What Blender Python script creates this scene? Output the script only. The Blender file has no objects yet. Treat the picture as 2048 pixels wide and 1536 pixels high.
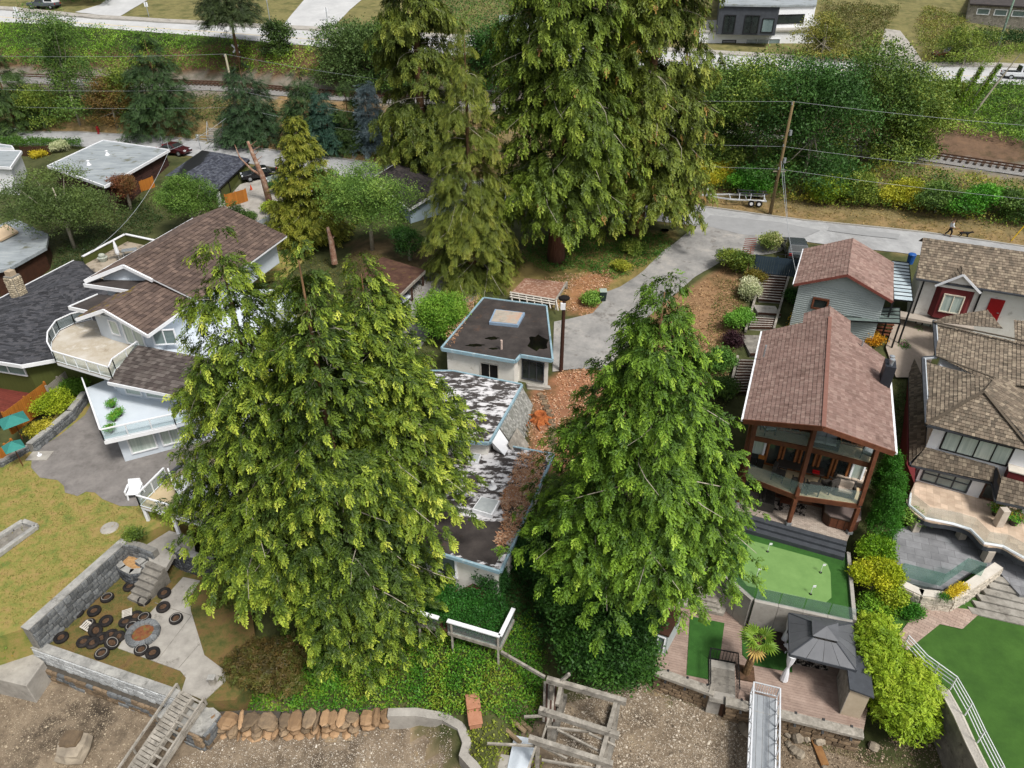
import bpy, math, random
import numpy as np
from mathutils import Vector, Matrix
R=math.radians
random.seed(7); rng=np.random.default_rng(11)
SC=bpy.context.scene; COL=SC.collection
# ---------------------------------------------------------------- camera, sky, sun, exposure
F=1421.0; TH=R(33.5); ZC=36.0            # focal length in px of a 2048 wide frame, pitch below horizon, height above the beach
cam=bpy.data.cameras.new('camera'); camo=bpy.data.objects.new('camera',cam); COL.objects.link(camo)
camo.location=(0,0,ZC); camo.rotation_euler=(math.pi/2-TH,0,0)
cam.sensor_width=36; cam.lens=F/2048*36; cam.clip_start=0.5; cam.clip_end=2000; SC.camera=camo
SUN_EL,SUN_AZ=R(56),R(140)               # soft sun from behind the camera, to its right
w=bpy.data.worlds.new('World'); SC.world=w; w.use_nodes=True
nt=w.node_tree; bg=nt.nodes['Background']
sky=nt.nodes.new('ShaderNodeTexSky'); sky.sky_type='NISHITA'; sky.sun_disc=False
sky.sun_elevation=SUN_EL; sky.sun_rotation=SUN_AZ; sky.air_density=1.2; sky.dust_density=4.0; sky.ozone_density=1.0
hs=nt.nodes.new('ShaderNodeHueSaturation'); hs.inputs['Saturation'].default_value=0.30   # cloud cover greys the sky
nt.links.new(sky.outputs[0],hs.inputs['Color']); nt.links.new(hs.outputs[0],bg.inputs[0]); bg.inputs[1].default_value=0.095
sl=bpy.data.lights.new('sun','SUN'); sl.energy=2.3; sl.angle=R(11); sl.color=(1.0,0.955,0.89)
slo=bpy.data.objects.new('sun',sl); COL.objects.link(slo)
sd=Vector((math.sin(SUN_AZ)*math.cos(SUN_EL),math.cos(SUN_AZ)*math.cos(SUN_EL),math.sin(SUN_EL)))
slo.rotation_euler=sd.to_track_quat('Z','Y').to_euler(); slo.location=(-30,-40,90)
SC.view_settings.view_transform='Standard'; SC.view_settings.look='None'; SC.view_settings.exposure=0.6; SC.view_settings.gamma=1.0
SC.render.engine='CYCLES'; SC.cycles.max_bounces=6; SC.cycles.transparent_max_bounces=8
SC.cycles.caustics_reflective=False; SC.cycles.caustics_refractive=False
# ---------------------------------------------------------------- helpers
def W(px,py,z):
    """world point at height z seen at a pixel of the survey photograph"""
    u=(px-1024)/F; v=(py-768)/F
    dy=math.cos(TH)-v*math.sin(TH); dz=-math.sin(TH)-v*math.cos(TH); t=(z-ZC)/dz
    return Vector((u*t,dy*t,z))
def PXL(p):
    z=p[2]-ZC; c=p[1]*math.cos(TH)-z*math.sin(TH)
    return 1024+F*p[0]/c, 768+F*(-p[1]*math.sin(TH)-z*math.cos(TH))/c
def ztop(base,py):
    """height at which the plumb line over base reaches picture row py"""
    lo,hi=base[2],base[2]+45
    for _ in range(40):
        m=(lo+hi)/2
        if PXL((base[0],base[1],m))[1]>py: lo=m
        else: hi=m
    return lo
def lerp(a,b,t): return a+(b-a)*t
MATS={}
def lin(c):
    return tuple(((x/12.92) if x<=0.04045 else ((x+0.055)/1.055)**2.4) for x in c)
def hx(s):
    s=s.lstrip('#'); return lin([int(s[i:i+2],16)/255 for i in (0,2,4)])
def mat(name,cols=None,scale=3.0,rough=0.8,bump=0.0,bscale=None,detail=6,metal=0.0,attr=None,spec=0.3,stretch=(1,1,1),alpha=None,objrand=0.0,distort=0.0,ramp=(0.3,0.7),transl=0.0,second=None,wave=None,brick=None):
    """procedural material: noise driven colour ramp, optional second noise layer, bump, per vertex tint attribute"""
    if name in MATS: return MATS[name]
    m=bpy.data.materials.new(name); m.use_nodes=True; MATS[name]=m
    N=m.node_tree.nodes; L=m.node_tree.links; b=N['Principled BSDF']
    b.inputs['Roughness'].default_value=rough; b.inputs['Metallic'].default_value=metal; b.inputs['Specular IOR Level'].default_value=spec
    tc=N.new('ShaderNodeTexCoord'); mp=N.new('ShaderNodeMapping'); mp.inputs['Scale'].default_value=stretch
    L.new(tc.outputs['Object'],mp.inputs['Vector']); vec=mp.outputs[0]
    out=None
    if cols:
        if len(cols)==1 and not brick:
            rgb=N.new('ShaderNodeRGB'); rgb.outputs[0].default_value=(*cols[0],1); out=rgb.outputs[0]
        else:
            nz=N.new('ShaderNodeTexNoise'); nz.inputs['Scale'].default_value=scale; nz.inputs['Detail'].default_value=detail; nz.inputs['Roughness'].default_value=0.72; nz.inputs['Distortion'].default_value=distort
            L.new(vec,nz.inputs['Vector'])
            cr=N.new('ShaderNodeValToRGB'); e=cr.color_ramp.elements
            while len(e)<len(cols): e.new(0.5)
            for i,c in enumerate(cols):
                e[i].position=lerp(ramp[0],ramp[1],i/(max(1,len(cols)-1))); e[i].color=(*c,1)
            L.new(nz.outputs['Fac'],cr.inputs[0]); out=cr.outputs[0]
        if second:                      # (colour, scale, lo, hi, stretch)
            n2=N.new('ShaderNodeTexNoise'); n2.inputs['Scale'].default_value=second[1]; n2.inputs['Detail'].default_value=8; n2.inputs['Roughness'].default_value=0.7
            mp2=N.new('ShaderNodeMapping'); mp2.inputs['Scale'].default_value=second[4] if len(second)>4 else (1,1,1); mp2.inputs['Location'].default_value=(13.7,5.1,2.2)
            L.new(tc.outputs['Object'],mp2.inputs['Vector']); L.new(mp2.outputs[0],n2.inputs['Vector'])
            mr=N.new('ShaderNodeMapRange'); mr.inputs[1].default_value=second[2]; mr.inputs[2].default_value=second[3]; L.new(n2.outputs['Fac'],mr.inputs[0])
            mx=N.new('ShaderNodeMix'); mx.data_type='RGBA'; L.new(mr.outputs[0],mx.inputs[0]); L.new(out,mx.inputs[6]); mx.inputs[7].default_value=(*second[0],1); out=mx.outputs[2]
        if brick:                       # (mortar colour, scale, width, height, mortar size, offset, axis-rotation)
            bt=N.new('ShaderNodeTexBrick'); bt.inputs['Scale'].default_value=brick[1]; bt.inputs['Brick Width'].default_value=brick[2]; bt.inputs['Row Height'].default_value=brick[3]; bt.inputs['Mortar Size'].default_value=brick[4]; bt.offset=brick[5]
            bt.inputs['Color1'].default_value=(0.8,0.8,0.8,1); bt.inputs['Color2'].default_value=(1.1,1.1,1.1,1); bt.inputs['Mortar'].default_value=(*brick[0],1)
            mp3=N.new('ShaderNodeMapping'); mp3.inputs['Rotation'].default_value=brick[6] if len(brick)>6 else (0,0,0)
            L.new(tc.outputs['Object'],mp3.inputs['Vector']); L.new(mp3.outputs[0],bt.inputs['Vector'])
            mx=N.new('ShaderNodeMix'); mx.data_type='RGBA'; mx.blend_type='MULTIPLY'; mx.inputs[0].default_value=1; L.new(out,mx.inputs[6]); L.new(bt.outputs[0],mx.inputs[7]); out=mx.outputs[2]
    if attr:
        at=N.new('ShaderNodeAttribute'); at.attribute_name=attr
        if out is None: out=at.outputs['Color']
        else:
            mx=N.new('ShaderNodeMix'); mx.data_type='RGBA'; mx.blend_type='MULTIPLY'; mx.inputs[0].default_value=1
            L.new(out,mx.inputs[6]); L.new(at.outputs['Color'],mx.inputs[7]); out=mx.outputs[2]
    if objrand:
        oi=N.new('ShaderNodeObjectInfo'); mr=N.new('ShaderNodeMapRange'); mr.inputs[3].default_value=1-objrand; mr.inputs[4].default_value=1+objrand; L.new(oi.outputs['Random'],mr.inputs[0])
        mx=N.new('ShaderNodeMix'); mx.data_type='RGBA'; mx.blend_type='MULTIPLY'; mx.inputs[0].default_value=1
        L.new(out,mx.inputs[6]); L.new(mr.outputs[0],mx.inputs[7]); out=mx.outputs[2]
    if out is not None: L.new(out,b.inputs['Base Color'])
    if bump:
        nb=N.new('ShaderNodeTexNoise'); nb.inputs['Scale'].default_value=bscale or scale*4; nb.inputs['Detail'].default_value=8
        L.new(vec,nb.inputs['Vector']); bp=N.new('ShaderNodeBump'); bp.inputs['Strength'].default_value=bump; bp.inputs['Distance'].default_value=0.05
        L.new(nb.outputs['Fac'],bp.inputs['Height']); L.new(bp.outputs[0],b.inputs['Normal'])
    if transl:
        tr=N.new('ShaderNodeBsdfTranslucent'); ms=N.new('ShaderNodeMixShader'); ms.inputs[0].default_value=transl
        if out is not None: L.new(out,tr.inputs['Color'])
        L.new(b.outputs[0],ms.inputs[1]); L.new(tr.outputs[0],ms.inputs[2]); L.new(ms.outputs[0],N['Material Output'].inputs[0])
    if alpha is not None:
        tr=N.new('ShaderNodeBsdfTransparent'); tr.inputs[0].default_value=(*alpha[1],1); ms=N.new('ShaderNodeMixShader'); ms.inputs[0].default_value=alpha[0]
        L.new(tr.outputs[0],ms.inputs[1]); L.new(b.outputs[0],ms.inputs[2]); L.new(ms.outputs[0],N['Material Output'].inputs[0])
    return m
class MB:
    """mesh builder"""
    def __init__(s): s.v=[]; s.f=[]; s.c=[]
    def add(s,vs,fs,col=None):
        o=len(s.v); s.v+= [tuple(p) for p in vs]; s.f+=[tuple(i+o for i in f) for f in fs]
        if col is not None: s.c+=[col]*len(vs)
        return s
    def box(s,c,d,rz=0,m=None):
        vs=[Vector((x*d[0]/2,y*d[1]/2,z*d[2]/2)) for x in (-1,1) for y in (-1,1) for z in (-1,1)]
        if m is None: m=Matrix.Rotation(rz,3,'Z')
        vs=[m@p+Vector(c) for p in vs]
        return s.add(vs,[(0,1,3,2),(4,6,7,5),(0,4,5,1),(2,3,7,6),(0,2,6,4),(1,5,7,3)])
    def bx(s,x0,x1,y0,y1,z0,z1): return s.box(((x0+x1)/2,(y0+y1)/2,(z0+z1)/2),(abs(x1-x0),abs(y1-y0),abs(z1-z0)))
    def bar(s,a,b,wd,ht=None,up=(0,0,1)):
        a=Vector(a); b=Vector(b); ht=ht or wd; d=(b-a); L=d.length
        if L<1e-6: return s
        d/=L; side=d.cross(Vector(up))
        if side.length<1e-4: side=d.cross(Vector((1,0,0)))
        side.normalize(); u=side.cross(d)
        vs=[]
        for p in (a,b):
            for i,j in ((-1,-1),(1,-1),(1,1),(-1,1)): vs.append(p+side*i*wd/2+u*j*ht/2)
        return s.add(vs,[(0,3,2,1),(4,5,6,7),(0,1,5,4),(1,2,6,5),(2,3,7,6),(3,0,4,7)])
    def prism(s,poly,z0,z1):
        """poly xy list (ccw or cw); z0/z1 numbers or functions"""
        P=[(p[0],p[1]) for p in poly]; A=sum(P[i][0]*P[(i+1)%len(P)][1]-P[(i+1)%len(P)][0]*P[i][1] for i in range(len(P)))
        if A<0: P=P[::-1]
        n=len(P); f0=z0 if callable(z0) else (lambda x,y:z0); f1=z1 if callable(z1) else (lambda x,y:z1)
        vs=[(x,y,f0(x,y)) for x,y in P]+[(x,y,f1(x,y)) for x,y in P]
        fs=[tuple(range(n-1,-1,-1)),tuple(range(n,2*n))]+[(i,(i+1)%n,n+(i+1)%n,n+i) for i in range(n)]
        return s.add(vs,fs)
    def slab(s,pts,th,down=True):
        """solid from a 3d polygon, thickened straight down"""
        n=len(pts); t=[Vector(p) for p in pts]; A=sum(t[i].x*t[(i+1)%n].y-t[(i+1)%n].x*t[i].y for i in range(n))
        if A<0: t=t[::-1]
        b=[p-Vector((0,0,th)) for p in t]
        return s.add(t+b,[tuple(range(n)),tuple(range(2*n-1,n-1,-1))]+[(i,n+i,n+(i+1)%n,(i+1)%n) for i in range(n)])
    def tube(s,path,r,n=6,cap=True):
        P=[Vector(p) for p in path]; rs=r if isinstance(r,(list,tuple)) else [r]*len(P)
        o=len(s.v); prev=None
        for i,p in enumerate(P):
            d=(P[min(i+1,len(P)-1)]-P[max(i-1,0)]).normalized()
            a=d.cross(Vector((0,0,1)) if abs(d.z)<0.95 else Vector((1,0,0))).normalized(); b=d.cross(a)
            for k in range(n):
                t=2*math.pi*k/n; s.v.append(tuple(p+(a*math.cos(t)+b*math.sin(t))*rs[i]))
        for i in range(len(P)-1):
            for k in range(n):
                s.f.append((o+i*n+k,o+i*n+(k+1)%n,o+(i+1)*n+(k+1)%n,o+(i+1)*n+k))
        if cap: s.f.append(tuple(o+k for k in range(n-1,-1,-1))); s.f.append(tuple(o+(len(P)-1)*n+k for k in range(n)))
        return s
    def lathe(s,prof,c=(0,0,0),n=14,sx=1,sy=1):
        o=len(s.v)
        for r,z in prof:
            for k in range(n):
                t=2*math.pi*k/n; s.v.append((c[0]+r*sx*math.cos(t),c[1]+r*sy*math.sin(t),c[2]+z))
        for i in range(len(prof)-1):
            for k in range(n): s.f.append((o+i*n+k,o+i*n+(k+1)%n,o+(i+1)*n+(k+1)%n,o+(i+1)*n+k))
        if prof[0][0]>1e-4: s.f.append(tuple(o+k for k in range(n-1,-1,-1)))
        if prof[-1][0]>1e-4: s.f.append(tuple(o+(len(prof)-1)*n+k for k in range(n)))
        return s
    def ball(s,c,r,n=10,m=6):
        rr=r if isinstance(r,(tuple,list)) else (r,r,r); o=len(s.v)
        for i in range(m+1):
            a=math.pi*i/m
            for k in range(n):
                t=2*math.pi*k/n; s.v.append((c[0]+rr[0]*math.sin(a)*math.cos(t),c[1]+rr[1]*math.sin(a)*math.sin(t),c[2]-rr[2]*math.cos(a)))
        for i in range(m):
            for k in range(n): s.f.append((o+i*n+k,o+i*n+(k+1)%n,o+(i+1)*n+(k+1)%n,o+(i+1)*n+k))
        return s
def link(o,parent=None):
    COL.objects.link(o)
    if parent is not None: o.parent=parent
    return o
def tag(o,label=None,cat=None,group=None,kind=None):
    if label: o['label']=label
    if cat: o['category']=cat
    if group: o['group']=group
    if kind: o['kind']=kind
    return o
def E(name,label,cat,loc=(0,0,0),rz=0.0,group=None):
    o=bpy.data.objects.new(name,None); o.empty_display_size=0.3; o.location=loc; o.rotation_euler=(0,0,rz); COL.objects.link(o)
    return tag(o,label,cat,group)
def pinv(parent):
    m=Matrix.Identity(4); o=parent
    while o is not None:
        m=Matrix.LocRotScale(o.location,o.rotation_euler,o.scale)@m; o=o.parent
    return m.inverted()
def B(name,mb,m,parent=None,world=False,smooth=False,label=None,kind=None,bevel=0,solid=0):
    """link a builder as one mesh object"""
    me=bpy.data.meshes.new(name); v=mb.v
    if world and parent is not None:
        iv=pinv(parent); v=[tuple(iv@Vector(p)) for p in v]
    me.from_pydata(v,[],mb.f); me.update()
    if mb.c and len(mb.c)==len(mb.v):
        a=me.color_attributes.new('tint','FLOAT_COLOR','POINT'); a.data.foreach_set('color',np.array([(*c[:3],1.0) for c in mb.c],dtype=np.float32).ravel())
    if m is not None: me.materials.append(m)
    if smooth: me.polygons.foreach_set('use_smooth',[True]*len(me.polygons))
    o=bpy.data.objects.new(name,me); link(o,parent)
    if bevel:
        bm=o.modifiers.new('bevel','BEVEL'); bm.width=bevel; bm.segments=2; bm.limit_method='ANGLE'
    if solid:
        sm=o.modifiers.new('solid','SOLIDIFY'); sm.thickness=solid
    return tag(o,label,None,None,kind)
def dup(o,parent=None,loc=None,rz=None):
    c=o.copy(); COL.objects.link(c); c.parent=parent
    if loc is not None: c.location=loc
    if rz is not None: c.rotation_euler=(0,0,rz)
    for ch in list(o.children): dup(ch,c)
    return c
def npmesh(name,v,quads,m,parent=None,cols=None,tris=None,world=True,kind=None,smooth=False):
    """numpy arrays -> mesh object"""
    v=np.asarray(v,dtype=np.float32)
    if world and parent is not None:
        iv=np.array(pinv(parent),dtype=np.float32); v=v@iv[:3,:3].T+iv[:3,3]
    me=bpy.data.meshes.new(name); me.vertices.add(len(v)); me.vertices.foreach_set('co',v.ravel().astype(np.float32))
    k=quads.shape[1]; n=len(quads)
    me.loops.add(n*k); me.loops.foreach_set('vertex_index',quads.ravel().astype(np.int32))
    me.polygons.add(n); me.polygons.foreach_set('loop_start',np.arange(0,n*k,k,dtype=np.int32)); me.polygons.foreach_set('loop_total',np.full(n,k,dtype=np.int32))
    me.update(calc_edges=True)
    if cols is not None:
        a=me.color_attributes.new('tint','FLOAT_COLOR','POINT'); c=np.ones((len(v),4),dtype=np.float32); c[:,:3]=cols; a.data.foreach_set('color',c.ravel())
    if smooth: me.polygons.foreach_set('use_smooth',[True]*n)
    if m is not None: me.materials.append(m)
    o=bpy.data.objects.new(name,me); link(o,parent)
    return tag(o,None,None,None,kind)
def inpoly(x,y,poly):
    r=False; n=len(poly); j=n-1
    for i in range(n):
        xi,yi=poly[i][0],poly[i][1]; xj,yj=poly[j][0],poly[j][1]
        if (yi>y)!=(yj>y) and x<(xj-xi)*(y-yi)/(yj-yi+1e-12)+xi: r=not r
        j=i
    return r
def inpoly_np(X,Y,poly):
    r=np.zeros(X.shape,bool); n=len(poly); j=n-1
    for i in range(n):
        xi,yi=poly[i][0],poly[i][1]; xj,yj=poly[j][0],poly[j][1]
        c=((yi>Y)!=(yj>Y))&(X<(xj-xi)*(Y-yi)/(yj-yi+1e-12)+xi); r^=c; j=i
    return r
def clip(poly,x0,x1,y0,y1):
    def cut(p,ax,val,keepless):
        o=[]; n=len(p)
        for i in range(n):
            a=p[i]; b=p[(i+1)%n]; ia=(a[ax]<=val) if keepless else (a[ax]>=val); ib=(b[ax]<=val) if keepless else (b[ax]>=val)
            if ia: o.append(a)
            if ia!=ib:
                t=(val-a[ax])/(b[ax]-a[ax]); o.append((a[0]+(b[0]-a[0])*t,a[1]+(b[1]-a[1])*t))
        return o
    for ax,val,k in ((0,x1,True),(0,x0,False),(1,y1,True),(1,y0,False)):
        poly=cut(poly,ax,val,k)
        if len(poly)<3: return []
    return poly
def tiles(name,pts,course,wid,th,m,parent,cols,world=False,gap=0.012,jit=0.0,cvar=0.15,kind='stuff'):
    """roof plane laid with single tiles or shakes: each one a proud wedge clipped to the plane's outline"""
    P=[Vector(p) for p in pts]; n=Vector((0,0,0))
    for i in range(len(P)): n+= (P[i]-P[0]).cross(P[(i+1)%len(P)]-P[0])
    n.normalize()
    if n.z<0: n=-n
    e2=(Vector((0,0,1))-n*n.z).normalized(); e1=e2.cross(n); O=P[0]
    q=[((p-O).dot(e1),(p-O).dot(e2)) for p in P]
    ys=[a[1] for a in q]; xs=[a[0] for a in q]; y0=min(ys); k=0; mb=MB()
    while y0+k*course<max(ys)-1e-3:
        a=y0+k*course; b=min(a+course*1.02,max(ys)); x=min(xs)-wid*((k%2)*0.5+random.random()*jit)
        while x<max(xs):
            ww=wid*(1+random.uniform(-jit,jit)); c=clip(q,x+gap/2,x+ww-gap/2,a,b)
            if len(c)>=3:
                A=abs(sum(c[i][0]*c[(i+1)%len(c)][1]-c[(i+1)%len(c)][0]*c[i][1] for i in range(len(c))))/2
                if A>course*wid*0.04:
                    t2=th*random.uniform(0.8,1.25); L=len(c)
                    top=[O+e1*u+e2*v+n*(t2*(1-0.75*(v-a)/course)) for u,v in c]; bot=[O+e1*u+e2*v for u,v in c]
                    cc=random.choice(cols); f=1+random.uniform(-cvar,cvar)
                    mb.add(top+bot,[tuple(range(L))]+[(i,L+i,L+(i+1)%L,(i+1)%L) for i in range(L)],(cc[0]*f,cc[1]*f,cc[2]*f))
            x+=ww
        k+=1
    return B(name,mb,m,parent,world,kind=kind)
# ---------------------------------------------------------------- materials
m_ground=mat('ground_soil',[(0.75,0.72,0.68),(1.0,1.0,1.0),(1.25,1.2,1.1)],scale=1.3,rough=0.95,bump=0.5,bscale=9,attr='tint',detail=10,second=((0.55,0.62,0.5),0.45,0.48,0.62))
m_asph=mat('asphalt',[hx('#8a8b8c'),hx('#9a9b9c'),hx('#a8a9a9')],scale=0.8,rough=0.9,bump=0.15,bscale=40,second=(hx('#828282'),0.2,0.5,0.7,(1,0.3,1)))
m_asph2=mat('road_asphalt',[hx('#a2a3a4'),hx('#adaeae'),hx('#b8b9b9')],scale=0.3,rough=0.9,bump=0.1,bscale=40)
m_drive=mat('driveway_asphalt',[hx('#6a6a69'),hx('#7d7c7a'),hx('#8e8c89'),hx('#a19c95')],scale=0.45,rough=0.92,bump=0.2,bscale=30,detail=9,second=(hx('#59544e'),0.9,0.55,0.72))
m_conc=mat('concrete',[hx('#84807a'),hx('#99958e'),hx('#aaa69e')],scale=0.8,rough=0.9,bump=0.2,bscale=25,second=(hx('#5b564f'),1.6,0.58,0.75))
m_conc_d=mat('concrete_weathered',[hx('#5e5b55'),hx('#78746d'),hx('#938e85')],scale=1.3,rough=0.95,bump=0.35,bscale=18,second=(hx('#3d3a34'),2.2,0.55,0.7))
m_kerb=mat('kerb_concrete',[hx('#8f8c86'),hx('#a29f98')],scale=2,rough=0.9)
m_patio=mat('exposed_aggregate',[hx('#6a6663'),hx('#787471'),hx('#87827e')],scale=0.9,rough=0.92,bump=0.3,bscale=60,second=(hx('#5d5956'),1.6,0.5,0.8))
m_lawn=mat('dry_lawn',[hx('#606e33'),hx('#7b7b3d'),hx('#8c7e48'),hx('#937c50')],scale=1.1,rough=0.95,bump=0.5,bscale=30,detail=11,ramp=(0.36,0.64))
m_lawn2=mat('dry_lawn_lower',[hx('#454d24'),hx('#5c582e'),hx('#6e5b36'),hx('#665236')],scale=1.3,rough=0.95,bump=0.5,bscale=30,detail=11,ramp=(0.36,0.66))
m_turf=mat('artificial_turf',[hx('#274c1c'),hx('#2f5821'),hx('#376227')],scale=1.2,rough=0.95,bump=0.4,bscale=60)
m_turf2=mat('lawn_turf_deep',[hx('#2f4f1b'),hx('#385a20'),hx('#416426')],scale=0.7,rough=0.95,bump=0.5,bscale=60)
m_putt=mat('putting_turf',[hx('#63854a'),hx('#6b8d50'),hx('#739557')],scale=0.8,rough=0.95,bump=0.1,bscale=60)
m_beach=mat('beach_gravel',[hx('#5a4e40'),hx('#6f6252'),hx('#837563'),hx('#94866f')],scale=0.9,rough=0.95,bump=0.8,bscale=14,detail=13,second=(hx('#3c342b'),0.35,0.5,0.66))
m_stone=mat('wall_stone_grey',[hx('#44474a'),hx('#66696b'),hx('#8a8a87')],scale=1.6,rough=0.9,bump=0.5,bscale=8,objrand=0.38)
m_stone_b=mat('wall_stone_brown',[hx('#5c5044'),hx('#776652'),hx('#8a775e')],scale=1.6,rough=0.9,bump=0.5,bscale=8,objrand=0.38)
m_stone_o=mat('sea_boulder_orange',[hx('#7a6350'),hx('#927658'),hx('#a1866a')],scale=0.8,rough=0.9,bump=0.4,bscale=6,objrand=0.3)
m_stone_k=mat('wall_stone_dark',[hx('#26282b'),hx('#43464a'),hx('#7e8184')],scale=2.2,rough=0.9,bump=0.5,bscale=8,objrand=0.4)
m_pebble=mat('pebble',[hx('#6d665c'),hx('#918878'),hx('#b5aa98')],scale=1.1,rough=0.85,objrand=0.5)
m_mortar=mat('wall_mortar',[hx('#6e6c68'),hx('#88867f')],scale=4,rough=0.95,bump=0.4)
m_mortar_d=mat('wall_mortar_dark',[hx('#3d3a35'),hx('#575149')],scale=4,rough=0.95,bump=0.4)
m_cap=mat('wall_cap',[hx('#777774'),hx('#94938f'),hx('#adaca6')],scale=1.5,rough=0.92,bump=0.3,second=(hx('#55544f'),1.5,0.55,0.7))
m_white=mat('white_paint',[hx('#d8dade'),hx('#e4e6e9')],scale=1.2,rough=0.5)
m_whitewash=mat('white_stucco_stained',[hx('#d3cfc6'),hx('#dedbd4'),hx('#e4e2dd')],scale=1.2,rough=0.8,second=(hx('#8d8578'),1.4,0.6,0.78))
m_palegrey=mat('pale_blue_grey_siding',[hx('#b9c2cb'),hx('#c4ccd4')],scale=0.8,rough=0.7)
m_blue=mat('pale_blue_trim',[hx('#7c98a5'),hx('#8da8b3')],scale=1.4,rough=0.6,second=(hx('#b9c4c6'),3,0.55,0.7))
m_black=mat('black_metal',[hx('#17181a')],rough=0.5)
m_dark=mat('dark_interior',[hx('#14110f')],rough=0.9)
m_glass=mat('window_glass',[hx('#5b6a6b'),hx('#7f8f8e')],scale=0.7,rough=0.08,spec=0.8)
m_glass_c=mat('curtained_glass',[hx('#93a39c'),hx('#c2ccc3')],scale=1.0,rough=0.15,spec=0.8,stretch=(7,7,0.3))
m_glass_d=mat('dark_glass',[hx('#1c2020'),hx('#343a39')],scale=0.8,rough=0.06,spec=0.8)
m_rail=mat('railing_glass',[hx('#aebfc0')],rough=0.05,spec=0.6,alpha=(0.13,(0.93,0.96,0.96)))
m_railg=mat('railing_glass_green',[hx('#7fa39b')],rough=0.05,spec=0.6,alpha=(0.22,(0.8,0.9,0.86)))
m_wood_b=mat('brown_timber',[hx('#4e2c1d'),hx('#5f3725'),hx('#6d4430')],scale=2,rough=0.65,stretch=(1,1,1))
m_wood_d=mat('dark_stained_timber',[hx('#37231a'),hx('#472d21')],scale=2,rough=0.65)
m_wood_o=mat('orange_cedar_boards',[hx('#8a5220'),hx('#a06424'),hx('#ad7330')],scale=2.2,rough=0.75,stretch=(6,6,0.5),objrand=0.12)
m_wood_g=mat('weathered_grey_timber',[hx('#6f6a62'),hx('#8e8980'),hx('#aca69c')],scale=2.5,rough=0.9,bump=0.3,second=(hx('#4d4943'),2.5,0.56,0.72))
m_deckp=mat('pinkish_deck_boards',[hx('#86746a'),hx('#948176'),hx('#a08d82')],scale=1.5,rough=0.85,objrand=0.10,second=(hx('#7d695f'),1.2,0.5,0.72))
m_vinyl=mat('deck_vinyl',[hx('#b3a07f'),hx('#c2b08f')],scale=0.8,rough=0.8,second=(hx('#8f8a6d'),0.8,0.45,0.7))
m_vinylw=mat('deck_membrane_stained',[hx('#c0bcb5'),hx('#b5aea2'),hx('#a79d8c'),hx('#c8c5bf')],scale=0.6,rough=0.85,detail=10,second=(hx('#7a6c55'),0.8,0.6,0.76))
m_metal=mat('galvanised',[hx('#9aa0a5'),hx('#b3b8bc')],scale=2,rough=0.4,metal=0.6)
m_tilered=mat('roof_shingle_red',[(0.85,0.85,0.85),(1.1,1.1,1.1)],scale=0.5,rough=0.9,attr='tint',bump=0.2,bscale=25,second=((.6,.58,.56),.7,.52,.74,(.3,1.6,1)))
m_shake=mat('roof_shake',[(0.8,0.8,0.8),(1.15,1.15,1.15)],scale=0.9,rough=0.9,attr='tint',bump=0.3,bscale=18,second=((.55,.54,.5),.8,.54,.74,(.4,1.5,1)))
m_rock=mat('beach_rock',[hx('#6f675c'),hx('#8c8273'),hx('#a69b89')],scale=1.3,rough=0.9,bump=0.4,bscale=6,objrand=0.25)
# ---------------------------------------------------------------- terrain
def curve(pts):
    p=sorted(pts); return (np.array([a[0] for a in p]),np.array([a[1] for a in p]))
def cpx(lst): return curve([(lambda q:(q.x,q.y))(W(a,b,z)) for a,b,z in lst])
C_sw=curve([(-130,66),(-60,41),(-40,33),(-26,27.0),(-17,23.3),(-13.5,22.2),(-8.6,21.4),(-5,21.2),(-3.4,19.4),(-2,18.0),(-.4,17.4),(0.4,22),(5,23),(8,23.3),(12,21.3),(18,19.3),(25,14),(40,8),(130,-25)])
C_sf=cpx([(-350,262,9),(0,268,9),(170,268,9),(330,277,9),(540,303,9),(760,331,9),(1000,368,9),(1380,413,9),(1600,443,9),(1850,468,9),(2048,497,9),(2500,560,9)])
C_rail=cpx([(-300,140,15),(0,150,14.8),(170,155,14.8),(430,166,14.6),(700,188,14.2),(1000,205,13.6),(1400,245,12.7),(1830,302,12),(2048,335,12),(2500,410,12)])
C_un=cpx([(-300,28,21),(0,46,20.6),(160,55,20.3),(420,74,19.7),(600,92,19.2),(1010,118,18.2),(1800,160,16.4),(2048,172,16),(2400,190,15.5)])
C_uf=cpx([(-300,4,22.1),(0,20,21.7),(160,34,21.4),(420,48,20.8),(660,62,20.1),(1010,84,19),(1760,131,16.7),(2048,137,16.2),(2400,150,15.7)])
C_uz=curve([(-120,21),(-83,20.6),(-31,19.2),(0,18.2),(63,16.2),(110,15.5)])
C_uz2=curve([(-130,22),(-90,21.7),(-30,20),(0,19),(63,16.5),(110,15.7)])
C_rz=curve([(-120,14.8),(-70,14.6),(-40,14.4),(-20,14.0),(0,13.4),(20,12.5),(50,11.8),(110,11.7)])
SW=6.2
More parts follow.
